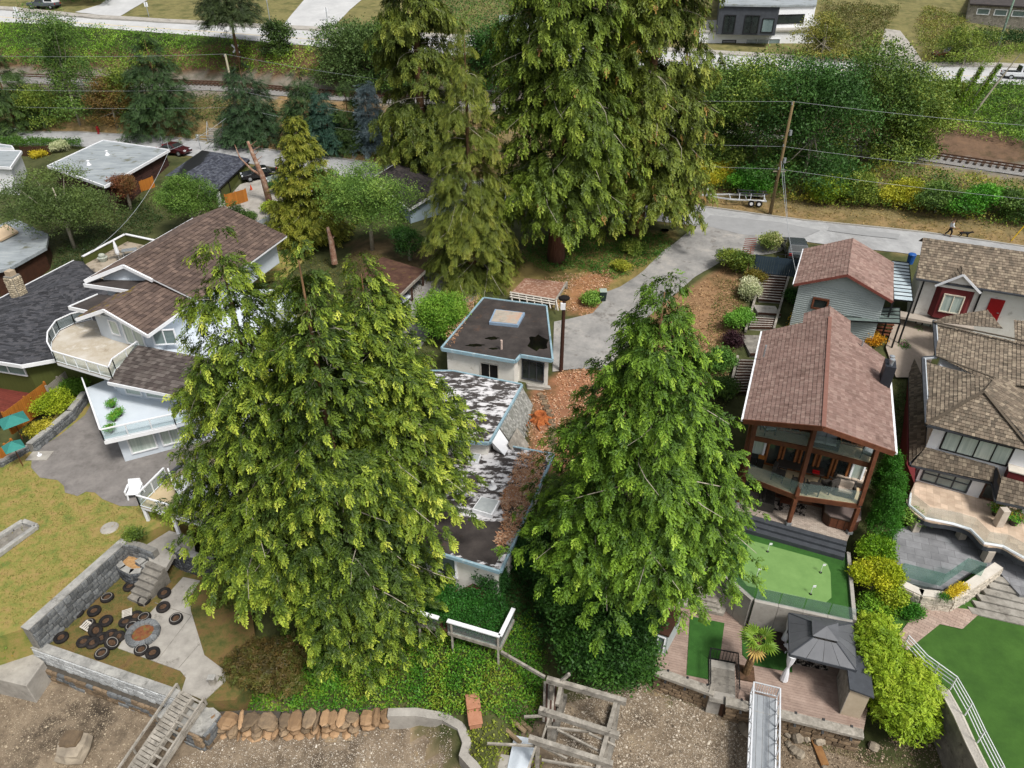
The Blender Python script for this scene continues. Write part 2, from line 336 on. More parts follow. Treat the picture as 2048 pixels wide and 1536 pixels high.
def ctl(X):
    I=lambda c:np.interp(X,c[0],c[1])
    sw=I(C_sw); sf=I(C_sf); rl=I(C_rail); un=I(C_un)-0.6; uf=I(C_uf)+0.4; uz=I(C_uz); uz2=I(C_uz2); rz=I(C_rz)
    zi=lambda a:np.interp(X,[-60,-17,-14,-1,1,5.5,8,26,60],a)
    y2=sw+0.4; z2=zi([0.2,0.2,0.9,1.0,0.25,0.25,0.2,0.2,0.2]); y3=sw+6; z3=zi([1.1,1.1,2.6,3.0,2.0,1.2,0.8,0.8,0.8])
    y4=zi([55,44,30,30,30,31,33.5,33.5,30]); z4=zi([3.3,3.3,3.8,3.9,3.9,4.0,4.1,3.2,3.2]); y5=zi([64,56,45,45,45,45,45,45,40]); z5=zi([5,5,6.3,6.5,6.6,6.6,6.4,6.2,5.5])
    ys=[np.full_like(X,-40.),sw-0.3,y2,np.maximum(y3,y2+.1),np.maximum(y4,y3+.2),np.maximum(y5,y4+.2),sf-SW,sf,rl-2.8,rl+2.0,un,uf,uf+60,uf+240]
    o=np.ones_like(X); zs=[-1.5*o,0*o,z2,z3,z4,z5,9*o,9.05*o,rz-.1,rz,uz,uz2,uz2+9,uz2+44]
    for i in range(1,len(ys)): ys[i]=np.maximum(ys[i],ys[i-1]+0.05)
    return np.array(ys),np.array(zs)
GD=0.9
gx=np.arange(-135,135.1,GD); gy=np.concatenate([np.arange(-12,150,GD),np.arange(150,300,6.0)])
ys_,zs_=ctl(gx)
TZ=np.stack([np.interp(gy,ys_[:,i],zs_[:,i]) for i in range(len(gx))],axis=1)
XX,YY=np.meshgrid(gx,gy)
def vnoise(X,Y,s,seed=0):
    r=np.random.default_rng(seed).random((64,64)); x=X/s; y=Y/s; xi=np.floor(x).astype(int); yi=np.floor(y).astype(int); fx=x-xi; fy=y-yi
    fx=fx*fx*(3-2*fx); fy=fy*fy*(3-2*fy); g=lambda a,b:r[(a)%64,(b)%64]
    return (g(xi,yi)*(1-fx)+g(xi+1,yi)*fx)*(1-fy)+(g(xi,yi+1)*(1-fx)+g(xi+1,yi+1)*fx)*fy
yst=np.interp(gx,*C_sf)[None,:]; yrl=np.interp(gx,*C_rail)[None,:]; yun=np.interp(gx,*C_un)[None,:]
rough_mask=np.where((YY>np.interp(gx,*C_sw)[None,:]+1)&(YY<yst-SW-2),0.35,0.06)
rough_mask=np.where((YY>yrl+4)&(YY<yun-1),0.5,rough_mask)
TZ=TZ+(vnoise(XX,YY,2.7,1)-0.5)*rough_mask+(vnoise(XX,YY,0.9*1.7,2)-0.5)*rough_mask*0.4
TL=TZ.tolist(); GXL=gx.tolist(); GYL=gy.tolist(); NYU=int(np.sum(gy<150)); GYU=GYL[NYU-1]
def T(x,y):
    x=min(max(x,-134.9),134.0); y=min(max(y,-11.9),290.0)
    i=int((x+135)/GD); j=int((y+12)/GD) if y<GYU else (NYU-1 if y<150 else NYU+int((y-150)/6.0)); j=min(j,len(GYL)-2); fx=(x-GXL[i])/GD; fy=(y-GYL[j])/(GYL[j+1]-GYL[j])
    a=TL[j]; b=TL[j+1]; return (a[i]*(1-fx)+a[i+1]*fx)*(1-fy)+(b[i]*(1-fx)+b[i+1]*fx)*fy
def WT(px,py,dz=0.0):
    """where the ray of a survey pixel meets the terrain"""
    a=Vector((0,0,ZC)); d=(W(px,py,0)-a)
    t=0.3; prev=0.28
    while t<12:
        p=a+d*t
        if p.z<=T(p.x,p.y)+dz:
            l,h=prev,t
            for _ in range(24):
                m=(l+h)/2; p=a+d*m
                if p.z<=T(p.x,p.y)+dz: h=m
                else: l=m
            p=a+d*h; return Vector((p.x,p.y,T(p.x,p.y)))
        prev=t; t+=0.012
    return W(px,py,0)
# colour zones of the bare ground (soil, leaf litter, dry grass, beach)
tint=np.zeros((*XX.shape,3)); 
def zone(mask,c,a=1.0): tint[mask]=tint[mask]*(1-a)+np.array(hx(c))*a
zone(np.ones(XX.shape,bool),'#464a2a')
zone(YY<np.interp(gx,*C_sw)[None,:]+0.2,'#84745d')
zone((YY>yst-SW)&(YY<yrl-3),'#776a48'); zone((YY>yst)&(YY<yst+2.5),'#826e4c')
zone((YY>yrl-4.2)&(YY<yrl+3.2),'#716b62'); zone((YY>yrl+3.2)&(YY<yrl+7),'#66503a'); zone((YY>yrl+7)&(YY<yun),'#3f4a26'); zone(YY>yun+6,'#6f6a42')
def pz(px,c):
    P=[WT(a,b) for a,b in px]; zone(inpoly_np(XX,YY,[(p.x,p.y) for p in P]),c)
pz([(560,190),(1000,240),(1000,330),(800,335),(650,320),(500,300)],'#87704f')
pz([(1125,740),(1240,735),(1260,800),(1200,900),(1130,960),(1050,900),(1060,780)],'#855e46')
pz([(1240,650),(1400,560),(1480,500),(1480,640),(1440,780),(1280,780)],'#84684c')
pz([(1060,470),(1350,460),(1340,520),(1210,600),(1110,620),(1000,580)],'#7a6c40')
pz([(1140,560),(1240,530),(1210,590),(1190,640),(1130,620)],'#8c6748')
pz([(1900,240),(2048,280),(2048,330),(1820,300),(1850,250)],'#65503f')
pz([(820,1150),(935,1170),(935,1260),(810,1240)],'#6e4630')
pz([(700,480),(960,520),(960,600),(860,560),(700,600)],'#5a4c34')
cols=tint.reshape(-1,3)*(0.9+0.2*rng.random((tint.shape[0]*tint.shape[1],1)))
nx,ny=len(gx),len(gy); ii=np.arange(nx*ny).reshape(ny,nx)
quads=np.stack([ii[:-1,:-1],ii[:-1,1:],ii[1:,1:],ii[1:,:-1]],axis=-1).reshape(-1,4)
o=npmesh('hillside_terrain',np.stack([XX.ravel(),YY.ravel(),TZ.ravel()],1),quads,m_ground,cols=cols,smooth=True); tag(o,'hillside ground rising from the beach to the upper road','terrain',kind='structure')
def drape(name,poly,off,m,label,cat,kind='structure',parent=None,world=True,smooth=False):
    """sheet lying on the terrain inside a world polygon"""
    P=[(p[0],p[1]) for p in poly]; A=sum(P[i][0]*P[(i+1)%len(P)][1]-P[(i+1)%len(P)][0]*P[i][1] for i in range(len(P)))
    if A<0: P=P[::-1]
    mb=MB(); x0=min(p[0] for p in P); x1=max(p[0] for p in P); y0=min(p[1] for p in P); y1=max(p[1] for p in P)
    i0=int((x0-gx[0])//GD); i1=int((x1-gx[0])//GD); idx={}
    js=[j for j in range(len(gy)-1) if gy[j+1]>y0 and gy[j]<y1]
    for i in range(i0,i1+1):
        Pc=clip(P,GXL[i],GXL[i+1],-1e6,1e6)
        if len(Pc)<3: continue
        a0=min(p[1] for p in Pc); a1=max(p[1] for p in Pc)
        for j in js:
            if GYL[j+1]<=a0 or GYL[j]>=a1: continue
            c=clip(Pc,-1e6,1e6,GYL[j],GYL[j+1])
            if len(c)>=3:
                f=[]
                for p in c:
                    k=(round(p[0],3),round(p[1],3))
                    if k not in idx: idx[k]=len(mb.v); mb.v.append((p[0],p[1],T(p[0],p[1])+off))
                    if idx[k] not in f: f.append(idx[k])
                if len(f)>=3: mb.f.append(tuple(f))
    o=B(name,mb,m,parent,world and parent is not None,smooth=smooth); 
    if parent is None: tag(o,label,cat,kind=kind)
    return o
def ribbon(c0,c1,xs,o0=0.0,o1=0.0):
    return [(x,np.interp(x,*c0)+o0) for x in xs]+[(x,np.interp(x,*c1)+o1) for x in reversed(xs)]
xs=list(np.linspace(-128,95,60))
drape('street',ribbon(C_sf,C_sf,xs,-SW,0),0.05,m_asph,'grey asphalt street running past the houses below the railway','street')
drape('upper_road',ribbon(C_un,C_uf,xs,0,0),0.05,m_asph2,'pale grey two lane road above the railway bank','road')
def strip(name,c,o0,w_,z,m,lab,cat):
    mb=MB(); P=[(x,np.interp(x,*c)+o0) for x in xs]
    for a,b in zip(P[:-1],P[1:]):
        za=T(*a)+z/2; zb=T(*b)+z/2; mb.bar((a[0],a[1],za),(b[0],b[1],zb),w_,z+0.05)
    o=B(name,mb,m); tag(o,lab,cat,kind='structure'); return o
strip('street_kerb',C_sf,0.1,0.2,0.13,m_kerb,'concrete kerb between the street and the dry grass verge','kerb')
strip('road_kerb',C_uf,0.2,0.25,0.14,m_kerb,'concrete kerb on the far side of the upper road','kerb')
m_paintw=mat('road_paint_white',[hx('#c9c9c7'),hx('#d8d8d6')],scale=4,rough=0.8); m_painty=mat('road_paint_yellow',[hx('#cfb877')],rough=0.8)
for off,mm,nm in ((0.42,m_painty,'yellow'),(0.08,m_paintw,'white')):
    P=[(x,lerp(np.interp(x,*C_un),np.interp(x,*C_uf),off)) for x in xs]
    drape('painted_road_line',[(a,b-0.07) for a,b in P]+[(a,b+0.09) for a,b in reversed(P)],0.062,mm,nm+' painted line along the upper road','road marking')
P=[(x,np.interp(x,*C_uf)+1.0) for x in xs]
drape('sidewalk',[(a,b-0.5) for a,b in P]+[(a,b+1.2) for a,b in reversed(P)],0.12,m_conc,'pale concrete sidewalk beyond the upper road','sidewalk')
# driveway running down from the street
drv=[(1370,470),(1330,500),(1290,540),(1240,575),(1212,585),(1208,600),(1185,628),(1135,640),(1108,645),(1105,745),(1200,742),(1260,690),(1290,640),(1350,590),(1390,555),(1440,525),(1490,510),(1560,505),(1600,482),(1500,455),(1420,440)]
drape('driveway',[WT(a,b) for a,b in drv],0.085,m_drive,'worn grey asphalt driveway curving down from the street to the flat roofed house','driveway')
drv2=[(800,560),(850,545),(960,560),(960,600),(900,620),(870,650),(840,700),(790,690),(800,640)]
drape('driveway',[WT(a,b) for a,b in drv2],0.07,m_drive,'shaded asphalt drive under the spruce beside the rotten carport','driveway')
drape('driveway',[WT(a,b) for a,b in [(420,430),(480,370),(560,345),(640,345),(620,400),(560,440),(520,470),(470,470)]],0.06,m_conc,'concrete forecourt beside the olive garage','driveway')
drape('driveway',[WT(a,b) for a,b in [(235,36),(330,-20),(255,-30),(200,10),(150,25)]],0.07,m_asph2,'steep grey driveway joining the upper road beside the hedge','driveway')
drape('side_street',[WT(a,b) for a,b in [(560,58),(660,62),(700,20),(760,-30),(640,-40),(600,10)]],0.07,m_asph2,'side street climbing away from the upper road','street')
drape('driveway',[WT(a,b) for a,b in [(1750,132),(1850,133),(1830,100),(1800,62),(1770,58)]],0.07,m_conc,'concrete driveway above the upper road between garden beds','driveway')
# beach sheet
bx_=list(np.linspace(-60,60,60))
drape('beach',[(x,-11) for x in bx_]+[(x,np.interp(x,*C_sw)+0.1) for x in reversed(bx_)],0.03,m_beach,'brown gravel beach exposed at low tide','beach',smooth=True)
# ---------------------------------------------------------------- foliage generators
def leafm(name,transl=0.14,rough=0.55): return mat(name,None,rough=rough,attr='tint',transl=transl,spec=0.25)
m_leaf=leafm('foliage'); m_bark=mat('bark_brown',[hx('#4a3728'),hx('#6a5038'),hx('#836a4d')],scale=3,rough=0.95,bump=0.6,bscale=6,stretch=(3,3,0.5))
m_barkg=mat('bark_grey',[hx('#7d776b'),hx('#9b9485'),hx('#b5ae9e')],scale=3,rough=0.95,bump=0.4)
def diamond(a,b,wd,n=(0,0,1),k=0.5):
    """one leaf: a slim triangle widening from its stalk a towards b"""
    a=np.array(a,float); b=np.array(b,float); d=b-a; s=np.cross(d,n); s/=np.linalg.norm(s)+1e-9
    return np.array([a,b-d*.12+s*wd/2,b-s*wd/2])
def tmpl_cedar():
    r=np.random.default_rng(5); v=[]
    for i in range(3):
        x=0.02+0.24*i; z=-0.25*x*x
        for sgn in (-1,1):
            L=0.5-0.08*i; v.append(diamond((x+r.uniform(-.05,.05),0,z),(x+L*r.uniform(.6,.95),sgn*L*r.uniform(.45,.75),z-r.uniform(.1,.4)*L),0.17,(0.3*r.normal(),0.5*r.normal(),1),0.6))
    v.append(diamond((0.55,0,-0.1),(1.05,0,-0.42),0.17)); return np.array(v)
def tmpl_spruce():
    v=[]
    for i in range(5):
        x=0.1+0.17*i; z=-0.12*x
        for sgn in (-1,1):
            v.append(diamond((x,0,z),(x+0.22,sgn*0.24,z-0.16),0.085,(0,0.3*sgn,1)))
    v.append(diamond((0.75,0,-0.1),(1.08,0,-0.2),0.1)); return np.array(v)
def tmpl_leaf(n=5,seed=3):
    r=np.random.default_rng(seed); v=[]
    for i in range(n):
        a=r.normal(size=3)*0.38; d=r.normal(size=3); d/=np.linalg.norm(d); nn=r.normal(size=3)+np.array([0,0,1.2])
        v.append(diamond(a-d*0.28,a+d*0.28,0.36,nn,0.45))
    return np.array(v)
TP={'cedar':tmpl_cedar(),'spruce':tmpl_spruce(),'leaf':tmpl_leaf(),'leaf3':tmpl_leaf(3,5)}
def norm(a): return a/(np.linalg.norm(a,axis=-1,keepdims=True)+1e-9)
def scatter(tp,pos,xd,up,sc,col,tipgain=0.0):
    """bake many copies of a small leaf spray into one array mesh; returns verts, quads, colours"""
    t=TP[tp]; q=t.shape[0]; tv=t.reshape(-1,3)
    x=norm(xd); y=norm(np.cross(up,x)); z=np.cross(x,y); Rm=np.stack([x,y,z],axis=-1)*np.asarray(sc)[:,None,None]
    v=np.einsum('nij,kj->nki',Rm,tv)+pos[:,None,:]; n=len(pos)
    c=np.repeat(col[:,None,:],tv.shape[0],axis=1)
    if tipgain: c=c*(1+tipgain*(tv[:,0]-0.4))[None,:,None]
    c=c*np.repeat(rng.uniform(0.86,1.14,(n,q,1)),3,axis=1)
    return v.reshape(-1,3),np.arange(n*q*3).reshape(-1,3),np.clip(c.reshape(-1,3),0.003,1)
def pick(pal,n,r=None):
    r=rng.random(n) if r is None else np.clip(r,0,0.9999); P=np.array([hx(c) for c in pal]); f=r*(len(pal)-1); i=f.astype(int); i=np.minimum(i,len(pal)-2); f=(f-i)[:,None]
    c=P[i]*(1-f)+P[i+1]*f; l=c.mean(1,keepdims=True); g_=(c[:,1:2]>c[:,0:1]*1.02)*(c[:,1:2]>c[:,2:3]*1.2)   # leaf greens lean to yellow, as late summer foliage does
    return np.where(g_,c*np.array([1.06,1.0,.84]),c)
PAL_CED=['#2a3f16','#42591c','#677f2a','#95a840','#bac45c']; PAL_CYP=['#2e4a17','#47671f','#6d912e','#9ab84b']; PAL_SPR=['#43521f','#5c6b29','#798438','#929449']
PAL_DK=['#26381f','#354c27','#46602e','#587237']; PAL_BLU=['#56686a','#6f8285','#8fa0a1']; PAL_GOLD=['#505e22','#687328','#838833','#989440']
PAL_DEC=['#35502a','#486733','#5f7f3c','#7c984a']; PAL_DEC2=['#3c5225','#56702d','#74893a','#93a04c']; PAL_YEL=['#8a9a2c','#b3b02f','#cfc13a','#d8c845']; PAL_LAU=['#2c5a1e','#3e7a27','#54952f','#6cad3a']
PAL_DKL=['#1f3a1a','#2b4e22','#386028','#4a7232']; PAL_BR=['#4a3f22','#66512a','#7a6233','#4f6029']
def prof_cone(p=0.8,b=0.12,fl=0.0):
    def f(t):
        t=np.asarray(t); body=(1-t)**p; low=np.clip((t+b*0.55)/b,0.0,1.0); return body*np.minimum(1,low)+fl*0
    return f
def tree_shell(name,label,cat,base,group=None): return E(name,label,cat,tuple(base),0,group)
def conifer(name,label,base,H,Rm,nbr=260,dens=9.0,pal=PAL_CED,tp='cedar',sl=0.8,h0=0.06,p=0.75,droop=0.55,rise=0.15,sag=0.45,group=None,trunk=None,lean=(0,0),seed=1,twigs=True,wid=0.3,b=0.14,trunk_bare=None,cat='tree',barem=None,tops=None,inner=0.22,sub=0.55,browntip=0.0,up0=0.3):
    r=np.random.default_rng(seed); base=Vector(base); root=E(name,label,cat,tuple(base),0,group)
    f=prof_cone(p,b); B0=np.array(base)
    t=r.random(nbr*6); w_=f(t)**0.9+0.3; t=t[r.random(nbr*6)<w_/w_.max()][:nbr]; n=len(t)
    az=(np.arange(n)*2.39996+r.normal(0,0.5,n)); L=Rm*f(t)*r.uniform(0.72,1.12,n)+0.4
    z=H*(h0+(1-h0)*t); d=np.stack([np.cos(az),np.sin(az),np.zeros(n)],1)
    hue=r.random(n)*0.75                                              # each branch has its own tone
    ns=np.maximum(5,(dens*(L**1.25)).astype(int)+8); idx=np.repeat(np.arange(n),ns); m=len(idx)
    Ls=L[idx]; J=np.maximum(3,(L/sub).astype(int)+2); Ji=J[idx]; jj=(r.random(m)*Ji).astype(int)
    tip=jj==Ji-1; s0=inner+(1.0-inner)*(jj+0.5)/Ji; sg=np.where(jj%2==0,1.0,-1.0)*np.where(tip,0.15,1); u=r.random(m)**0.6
    side=np.stack([-np.sin(az),np.cos(az),np.zeros(n)],1)[idx]
    wl=(wid*Ls*(1.2-s0)+0.22)*(0.75+0.5*np.sin(jj*12.9+idx*7.7)**2); s=np.minimum(1.06,s0+np.where(tip,0.12*u,0.0))
    arc=(rise+(0.35*t[idx]))*s-sag*s**2
    pos=B0+np.stack([lean[0]*z[idx]/H,lean[1]*z[idx]/H,z[idx]],1)+d[idx]*(Ls*s+wl*0.55*u)[:,None]+np.stack([np.zeros(m),np.zeros(m),Ls*arc-0.45*wl*u*u*(0.5+droop)],1)
    pos=pos+side*(sg*wl*u)[:,None]+r.normal(0,0.085*(sl/0.5),(m,3))
    xd=d[idx]*0.75+side*(sg*0.75)[:,None]+r.normal(0,0.38,(m,3)); xd[:,2]-=droop*(0.35+1.1*u)
    up=np.tile([0,0,1.0],(m,1))+d[idx]*up0+r.normal(0,0.3,(m,3))
    col=pick(pal,m,hue[idx]*0.34+0.62*u**1.5*(0.4+0.6*s0)+r.normal(0,0.12,m)-0.02)  # new growth lightens the tips; sunlit-to-shaded contrast is painted in too
    if browntip>0:
        k=r.random(m)<browntip; col[k]=pick(['#7a5a30','#8f7038'],int(k.sum()))
    sc=sl*r.uniform(0.7,1.25,m)*(0.75+0.25*np.minimum(1,Ls/2))
    v,q,c=scatter(tp,pos,xd,up,sc,col,0.30)
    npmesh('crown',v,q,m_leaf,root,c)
    tr=trunk or H*0.018; mb=MB(); K=7
    mb.tube([base+Vector((lean[0]*i/K,lean[1]*i/K,-0.6 if i==0 else H*0.95*i/K)) for i in range(K+1)],[tr*(1.25 if i==0 else 1)*(1-0.93*i/K) for i in range(K+1)],8)
    B('trunk',mb,barem or m_bark,root,True,smooth=True)
    if twigs:
        mb=MB(); ks=[k for k in range(n) if L[k]>Rm*0.25]
        for k in ks[::3]:
            path=[]
            for si in (0.1,0.35,0.6,0.8,1.0):
                aa=(rise+0.35*t[k])*si-sag*si*si; cv=.22*L[k]*math.sin(si*3+k)*(1 if k%2 else -1); path.append((B0[0]+lean[0]*z[k]/H+d[k,0]*L[k]*si-d[k,1]*cv,B0[1]+lean[1]*z[k]/H+d[k,1]*L[k]*si+d[k,0]*cv,B0[2]+z[k]+L[k]*aa+0.05))
            rr=0.010+0.0045*L[k]; mb.tube(path,[rr*1.5,rr*1.2,rr,rr*0.7,rr*0.35],3,False)
        B('branches',mb,m_barkg,root,True,kind='stuff')
    return root
def lobes_leaves(lobes,size,pal,n,tp='leaf',seed=1,flat=0.0,clump=1.2,shell=(0.72,1.04),bright=0.0):
    r=np.random.default_rng(seed); V=[];Q=[];Cc=[];o=0
    areas=np.array([(l[3]*l[4]+l[3]*l[5]+l[4]*l[5])/3 for l in lobes]); cnt=np.maximum(8,(n*areas/areas.sum()).astype(int))
    P=[];D=[]; A=[]
    for l,k in zip(lobes,cnt):
        u=norm(r.normal(size=(k,3))); u[:,2]=np.where(u[:,2]<-0.35,-u[:,2]*0.5,u[:,2]); u=norm(u); rad=r.uniform(shell[0],shell[1],k)
        bump=1+0.16*np.sin(u[:,0]*7+l[0])*np.sin(u[:,1]*6+l[1]*2)+0.10*np.sin(u[:,2]*9+l[2])
        p=np.array(l[:3])+u*np.array(l[3:6])*(rad*bump)[:,None]; P.append(p); D.append(u); A.append(np.full(k,r.random()*0.5))
    P=np.concatenate(P); D=np.concatenate(D); A=np.concatenate(A); m=len(P)
    nz=0.5+0.28*np.sin(P[:,0]*clump*2.1+P[:,2]*1.3)+0.22*np.sin(P[:,1]*clump*2.7-P[:,2]*2.2)
    col=pick(pal,m,A+0.45*nz+r.normal(0,0.14,m)+bright)
    xd=r.normal(size=(m,3)); xd[:,2]*=0.5; up=D*0.9+r.normal(0,0.55,(m,3)); up[:,2]+=0.5
    return scatter(tp,P,xd,up,size*r.uniform(0.7,1.35,m),col)
def bush(name,label,base,lobes,size,pal,n,cat='shrub',group=None,seed=1,tp='leaf',stem=True,clump=1.2,bright=0.0,shell=(0.72,1.04)):
    """lobes given relative to base"""
    base=Vector(base); root=E(name,label,cat,tuple(base),0,group)
    L=[(base.x+l[0],base.y+l[1],base.z+l[2],l[3],l[4],l[5]) for l in lobes]
    v,q,c=lobes_leaves(L,size,pal,n,tp,seed,clump=clump,bright=bright,shell=shell); npmesh('foliage',v,q,m_leaf,root,c)
    if stem:
        mb=MB()
        for l in L[:5]: mb.tube([base+Vector((0,0,-0.2)),(lerp(base.x,l[0],.4),lerp(base.y,l[1],.4),lerp(base.z,l[2],.5)),(l[0],l[1],l[2])],[0.05,0.04,0.02],4,False)
        B('stems',mb,m_barkg,root,True,kind='stuff')
    return root
def rlobes(rx,ry,h,n,seed,lob=0.45,z0=0.35):
    """cluster of overlapping lobes filling an egg shaped crown of half width rx, ry and height h"""
    r=np.random.default_rng(seed); out=[]
    for i in range(n):
        u=r.normal(size=3); u/=np.linalg.norm(u); k=r.random()**0.4*0.68
        q=lob*r.uniform(0.7,1.2); out.append((u[0]*rx*k,u[1]*ry*k,h*(z0+(1-z0)/2)+u[2]*h*(1-z0)/2*k,rx*q,ry*q,max(h*(1-z0)*0.5*q*1.1,0.2)))
    return out
def broadleaf(name,label,base,H,rx,ry,pal,n=5000,size=0.34,nl=14,seed=1,group=None,z0=0.2,lob=0.42,tp='leaf',trunk=0.18,cat='tree',clump=0.9,bright=0.0,bare=None,skirt=0):
    base=Vector(base); root=E(name,label,cat,tuple(base),0,group); L=rlobes(rx,ry,H,nl,seed,lob,z0)+[(rx*.6*math.cos(k*1.7),ry*.6*math.sin(k*1.7),H*.13,rx*.45,ry*.45,H*.16) for k in range(skirt)]
    LW=[(base.x+l[0],base.y+l[1],base.z+l[2],l[3],l[4],l[5]) for l in L]
    v,q,c=lobes_leaves(LW,size,pal,n,tp,seed,clump=clump,bright=bright,shell=(0.55,1.1)); npmesh('crown',v,q,m_leaf,root,c)
    mb=MB(); top=base+Vector((0,0,H*0.75)); mb.tube([base+Vector((0,0,-0.4)),base+Vector((0.1,0,H*0.35)),top],[trunk*1.2,trunk,trunk*0.3],7)
    for l in LW: mb.tube([base+Vector((0.05,0,H*random.uniform(0.25,0.5))),(lerp(base.x,l[0],.55),lerp(base.y,l[1],.55),lerp(base.z+H*0.4,l[2],.6)),(l[0],l[1],l[2]+l[5]*0.5)],[trunk*0.5,trunk*0.3,trunk*0.1],4,False)
    B('trunk',mb,bare or m_barkg,root,True,smooth=True)
    return root
def cover(name,label,poly,h,size,pal,dens,seed=1,tp='leaf',hump=1.6,cat='plants',base=None,layers=1.0,kind='stuff',parent=None,hvar=0.8,bright=0.0):
    """ground cover nobody could count: leaves over a hummocky sheet on the terrain"""
    r=np.random.default_rng(seed); P=[(p[0],p[1]) for p in poly]; x0=min(p[0] for p in P);x1=max(p[0] for p in P);y0=min(p[1] for p in P);y1=max(p[1] for p in P)
    A=(x1-x0)*(y1-y0); n=int(A*dens); X=r.uniform(x0,x1,n); Y=r.uniform(y0,y1,n); k=inpoly_np(X,Y,P); X=X[k];Y=Y[k]; n=len(X)
    gz=np.array([ (T(a,b) if base is None else base(a,b)) for a,b in zip(X.tolist(),Y.tolist())])
    hm=vnoise(X,Y,hump,seed)*0.65+vnoise(X,Y,hump*0.45,seed+1)*0.35
    Z=gz+h*(1-hvar+hvar*hm)*(0.6+0.45*r.random(n)); nz=vnoise(X,Y,hump*0.7,seed+5)
    col=pick(pal,n,0.15+0.7*nz+r.normal(0,0.16,n)+bright)
    xd=r.normal(size=(n,3)); xd[:,2]*=0.4; up=np.tile([0,-0.25,1.0],(n,1))+r.normal(0,0.5,(n,3))
    v,q,c=scatter(tp,np.stack([X,Y,Z],1),xd,up,size*r.uniform(0.7,1.35,n),col)
    o=npmesh(name,v,q,m_leaf,parent,c); tag(o,label if parent is None else None,cat if parent is None else None,kind=kind); return o
# ---------------------------------------------------------------- stones and terraces
def rockmesh(name,seed,rnd=0.35,m=None):
    r=random.Random(seed); mb=MB(); idx={}; g=(-1,0,1)
    for x in g:
        for y in g:
            for z in g:
                if max(abs(x),abs(y),abs(z))==1:
                    p=Vector((x,y,z)); q=p.lerp(p.normalized()*1.15,rnd)*0.5; q+=Vector((r.uniform(-1,1),r.uniform(-1,1),r.uniform(-1,1)))*0.045
                    idx[(x,y,z)]=len(mb.v); mb.v.append(tuple(q))
    for ax in range(3):
        for sgn in (-1,1):
            for a in (-1,0):
                for b in (-1,0):
                    c=[]
                    for da,db in ((0,0),(1,0),(1,1),(0,1)):
                        k=[0,0,0]; k[ax]=sgn; k[(ax+1)%3]=a+da; k[(ax+2)%3]=b+db; c.append(idx[tuple(k)])
                    mb.f.append(tuple(c) if sgn>0 else tuple(c[::-1]))
    me=bpy.data.meshes.new(name); me.from_pydata(mb.v,[],mb.f); me.update(); me.materials.append(m); return me
def stoneset(n,m,rnd): return [rockmesh('stone',100+i,rnd,m) for i in range(n)]
ST_G=stoneset(5,m_stone,0.22); ST_B=stoneset(5,m_stone_b,0.25); ST_O=stoneset(5,m_stone_o,0.85)+stoneset(3,m_stone_b,0.85); ST_K=stoneset(4,m_stone_k,0.3); ST_P=stoneset(5,m_pebble,0.8); ST_R=stoneset(5,m_rock,0.75)
def rocks(parent,p0,p1,z0,z1,meshes,size,depth=0.16,nrm=None,name='stone',limit=300,jit=0.25):
    """face of a rubble wall laid stone by stone between plan points p0 and p1 (the face looks towards nrm); z may be a pair for sloping courses"""
    p0=Vector((p0[0],p0[1],0)); p1=Vector((p1[0],p1[1],0)); L=(p1-p0).length; d=(p1-p0)/L; n=Vector((d.y,-d.x,0)) if nrm is None else Vector((nrm[0],nrm[1],0)).normalized()
    a=math.atan2(d.y,d.x); z=min(z0) if isinstance(z0,tuple) else z0; iv=pinv(parent); pr=parent.rotation_euler[2]; cnt=0
    f0=lambda t: lerp(z0[0],z0[1],t) if isinstance(z0,tuple) else z0
    f1=lambda t: lerp(z1[0],z1[1],t) if isinstance(z1,tuple) else z1
    zt=max(z1) if isinstance(z1,tuple) else z1
    while z<zt-0.06:
        h=min(size*random.uniform(0.7,1.2),zt-z)
        if zt-z-h<0.1: h=zt-z
        x=-random.random()*size*0.5
        while x<L:
            w_=size*random.uniform(0.8,1.9); xm=min(max(x,0)+min(w_,L-max(x,0))/2,L)
            ww=min(x+w_,L)-max(x,0)
            if ww>size*0.35 and f0(xm/L)<z+h*0.6<f1(xm/L)+h*0.3 and cnt<limit:
                o=bpy.data.objects.new(name,random.choice(meshes)); c=p0+d*xm+n*(depth*0.15)+Vector((0,0,z+h/2))
                o.scale=(ww*0.95,depth*random.uniform(0.9,1.5),h*0.93); o.rotation_euler=(random.uniform(-jit,jit)*0.25,random.uniform(-jit,jit)*0.35,a-pr+random.uniform(-jit,jit)*0.2)
                o.location=iv@c; link(o,parent); cnt+=1
            x+=w_
        z+=h
    return cnt
def wpx(lst,z): return [W(a,b,z) for a,b in lst]
def sheet(name,pts,m,label,cat,kind='structure',parent=None,th=0.0):
    mb=MB()
    if th: mb.slab(pts,th)
    else: mb.add(pts,[tuple(range(len(pts)))])
    o=B(name,mb,m,parent,parent is not None)
    if parent is None: tag(o,label,cat,kind=kind)
    return o
def smoothpoly(pts,n=5):
    """Catmull-Rom through a closed outline"""
    P=[Vector(p) for p in pts]; out=[]; N=len(P)
    for i in range(N):
        a,b,c,d=P[i-1],P[i],P[(i+1)%N],P[(i+2)%N]
        for k in range(n):
            t=k/n; out.append(0.5*((2*b)+(c-a)*t+(2*a-5*b+4*c-d)*t*t+(3*b-a-3*c+d)*t**3))
    return out
ZU,ZL=3.6,1.9
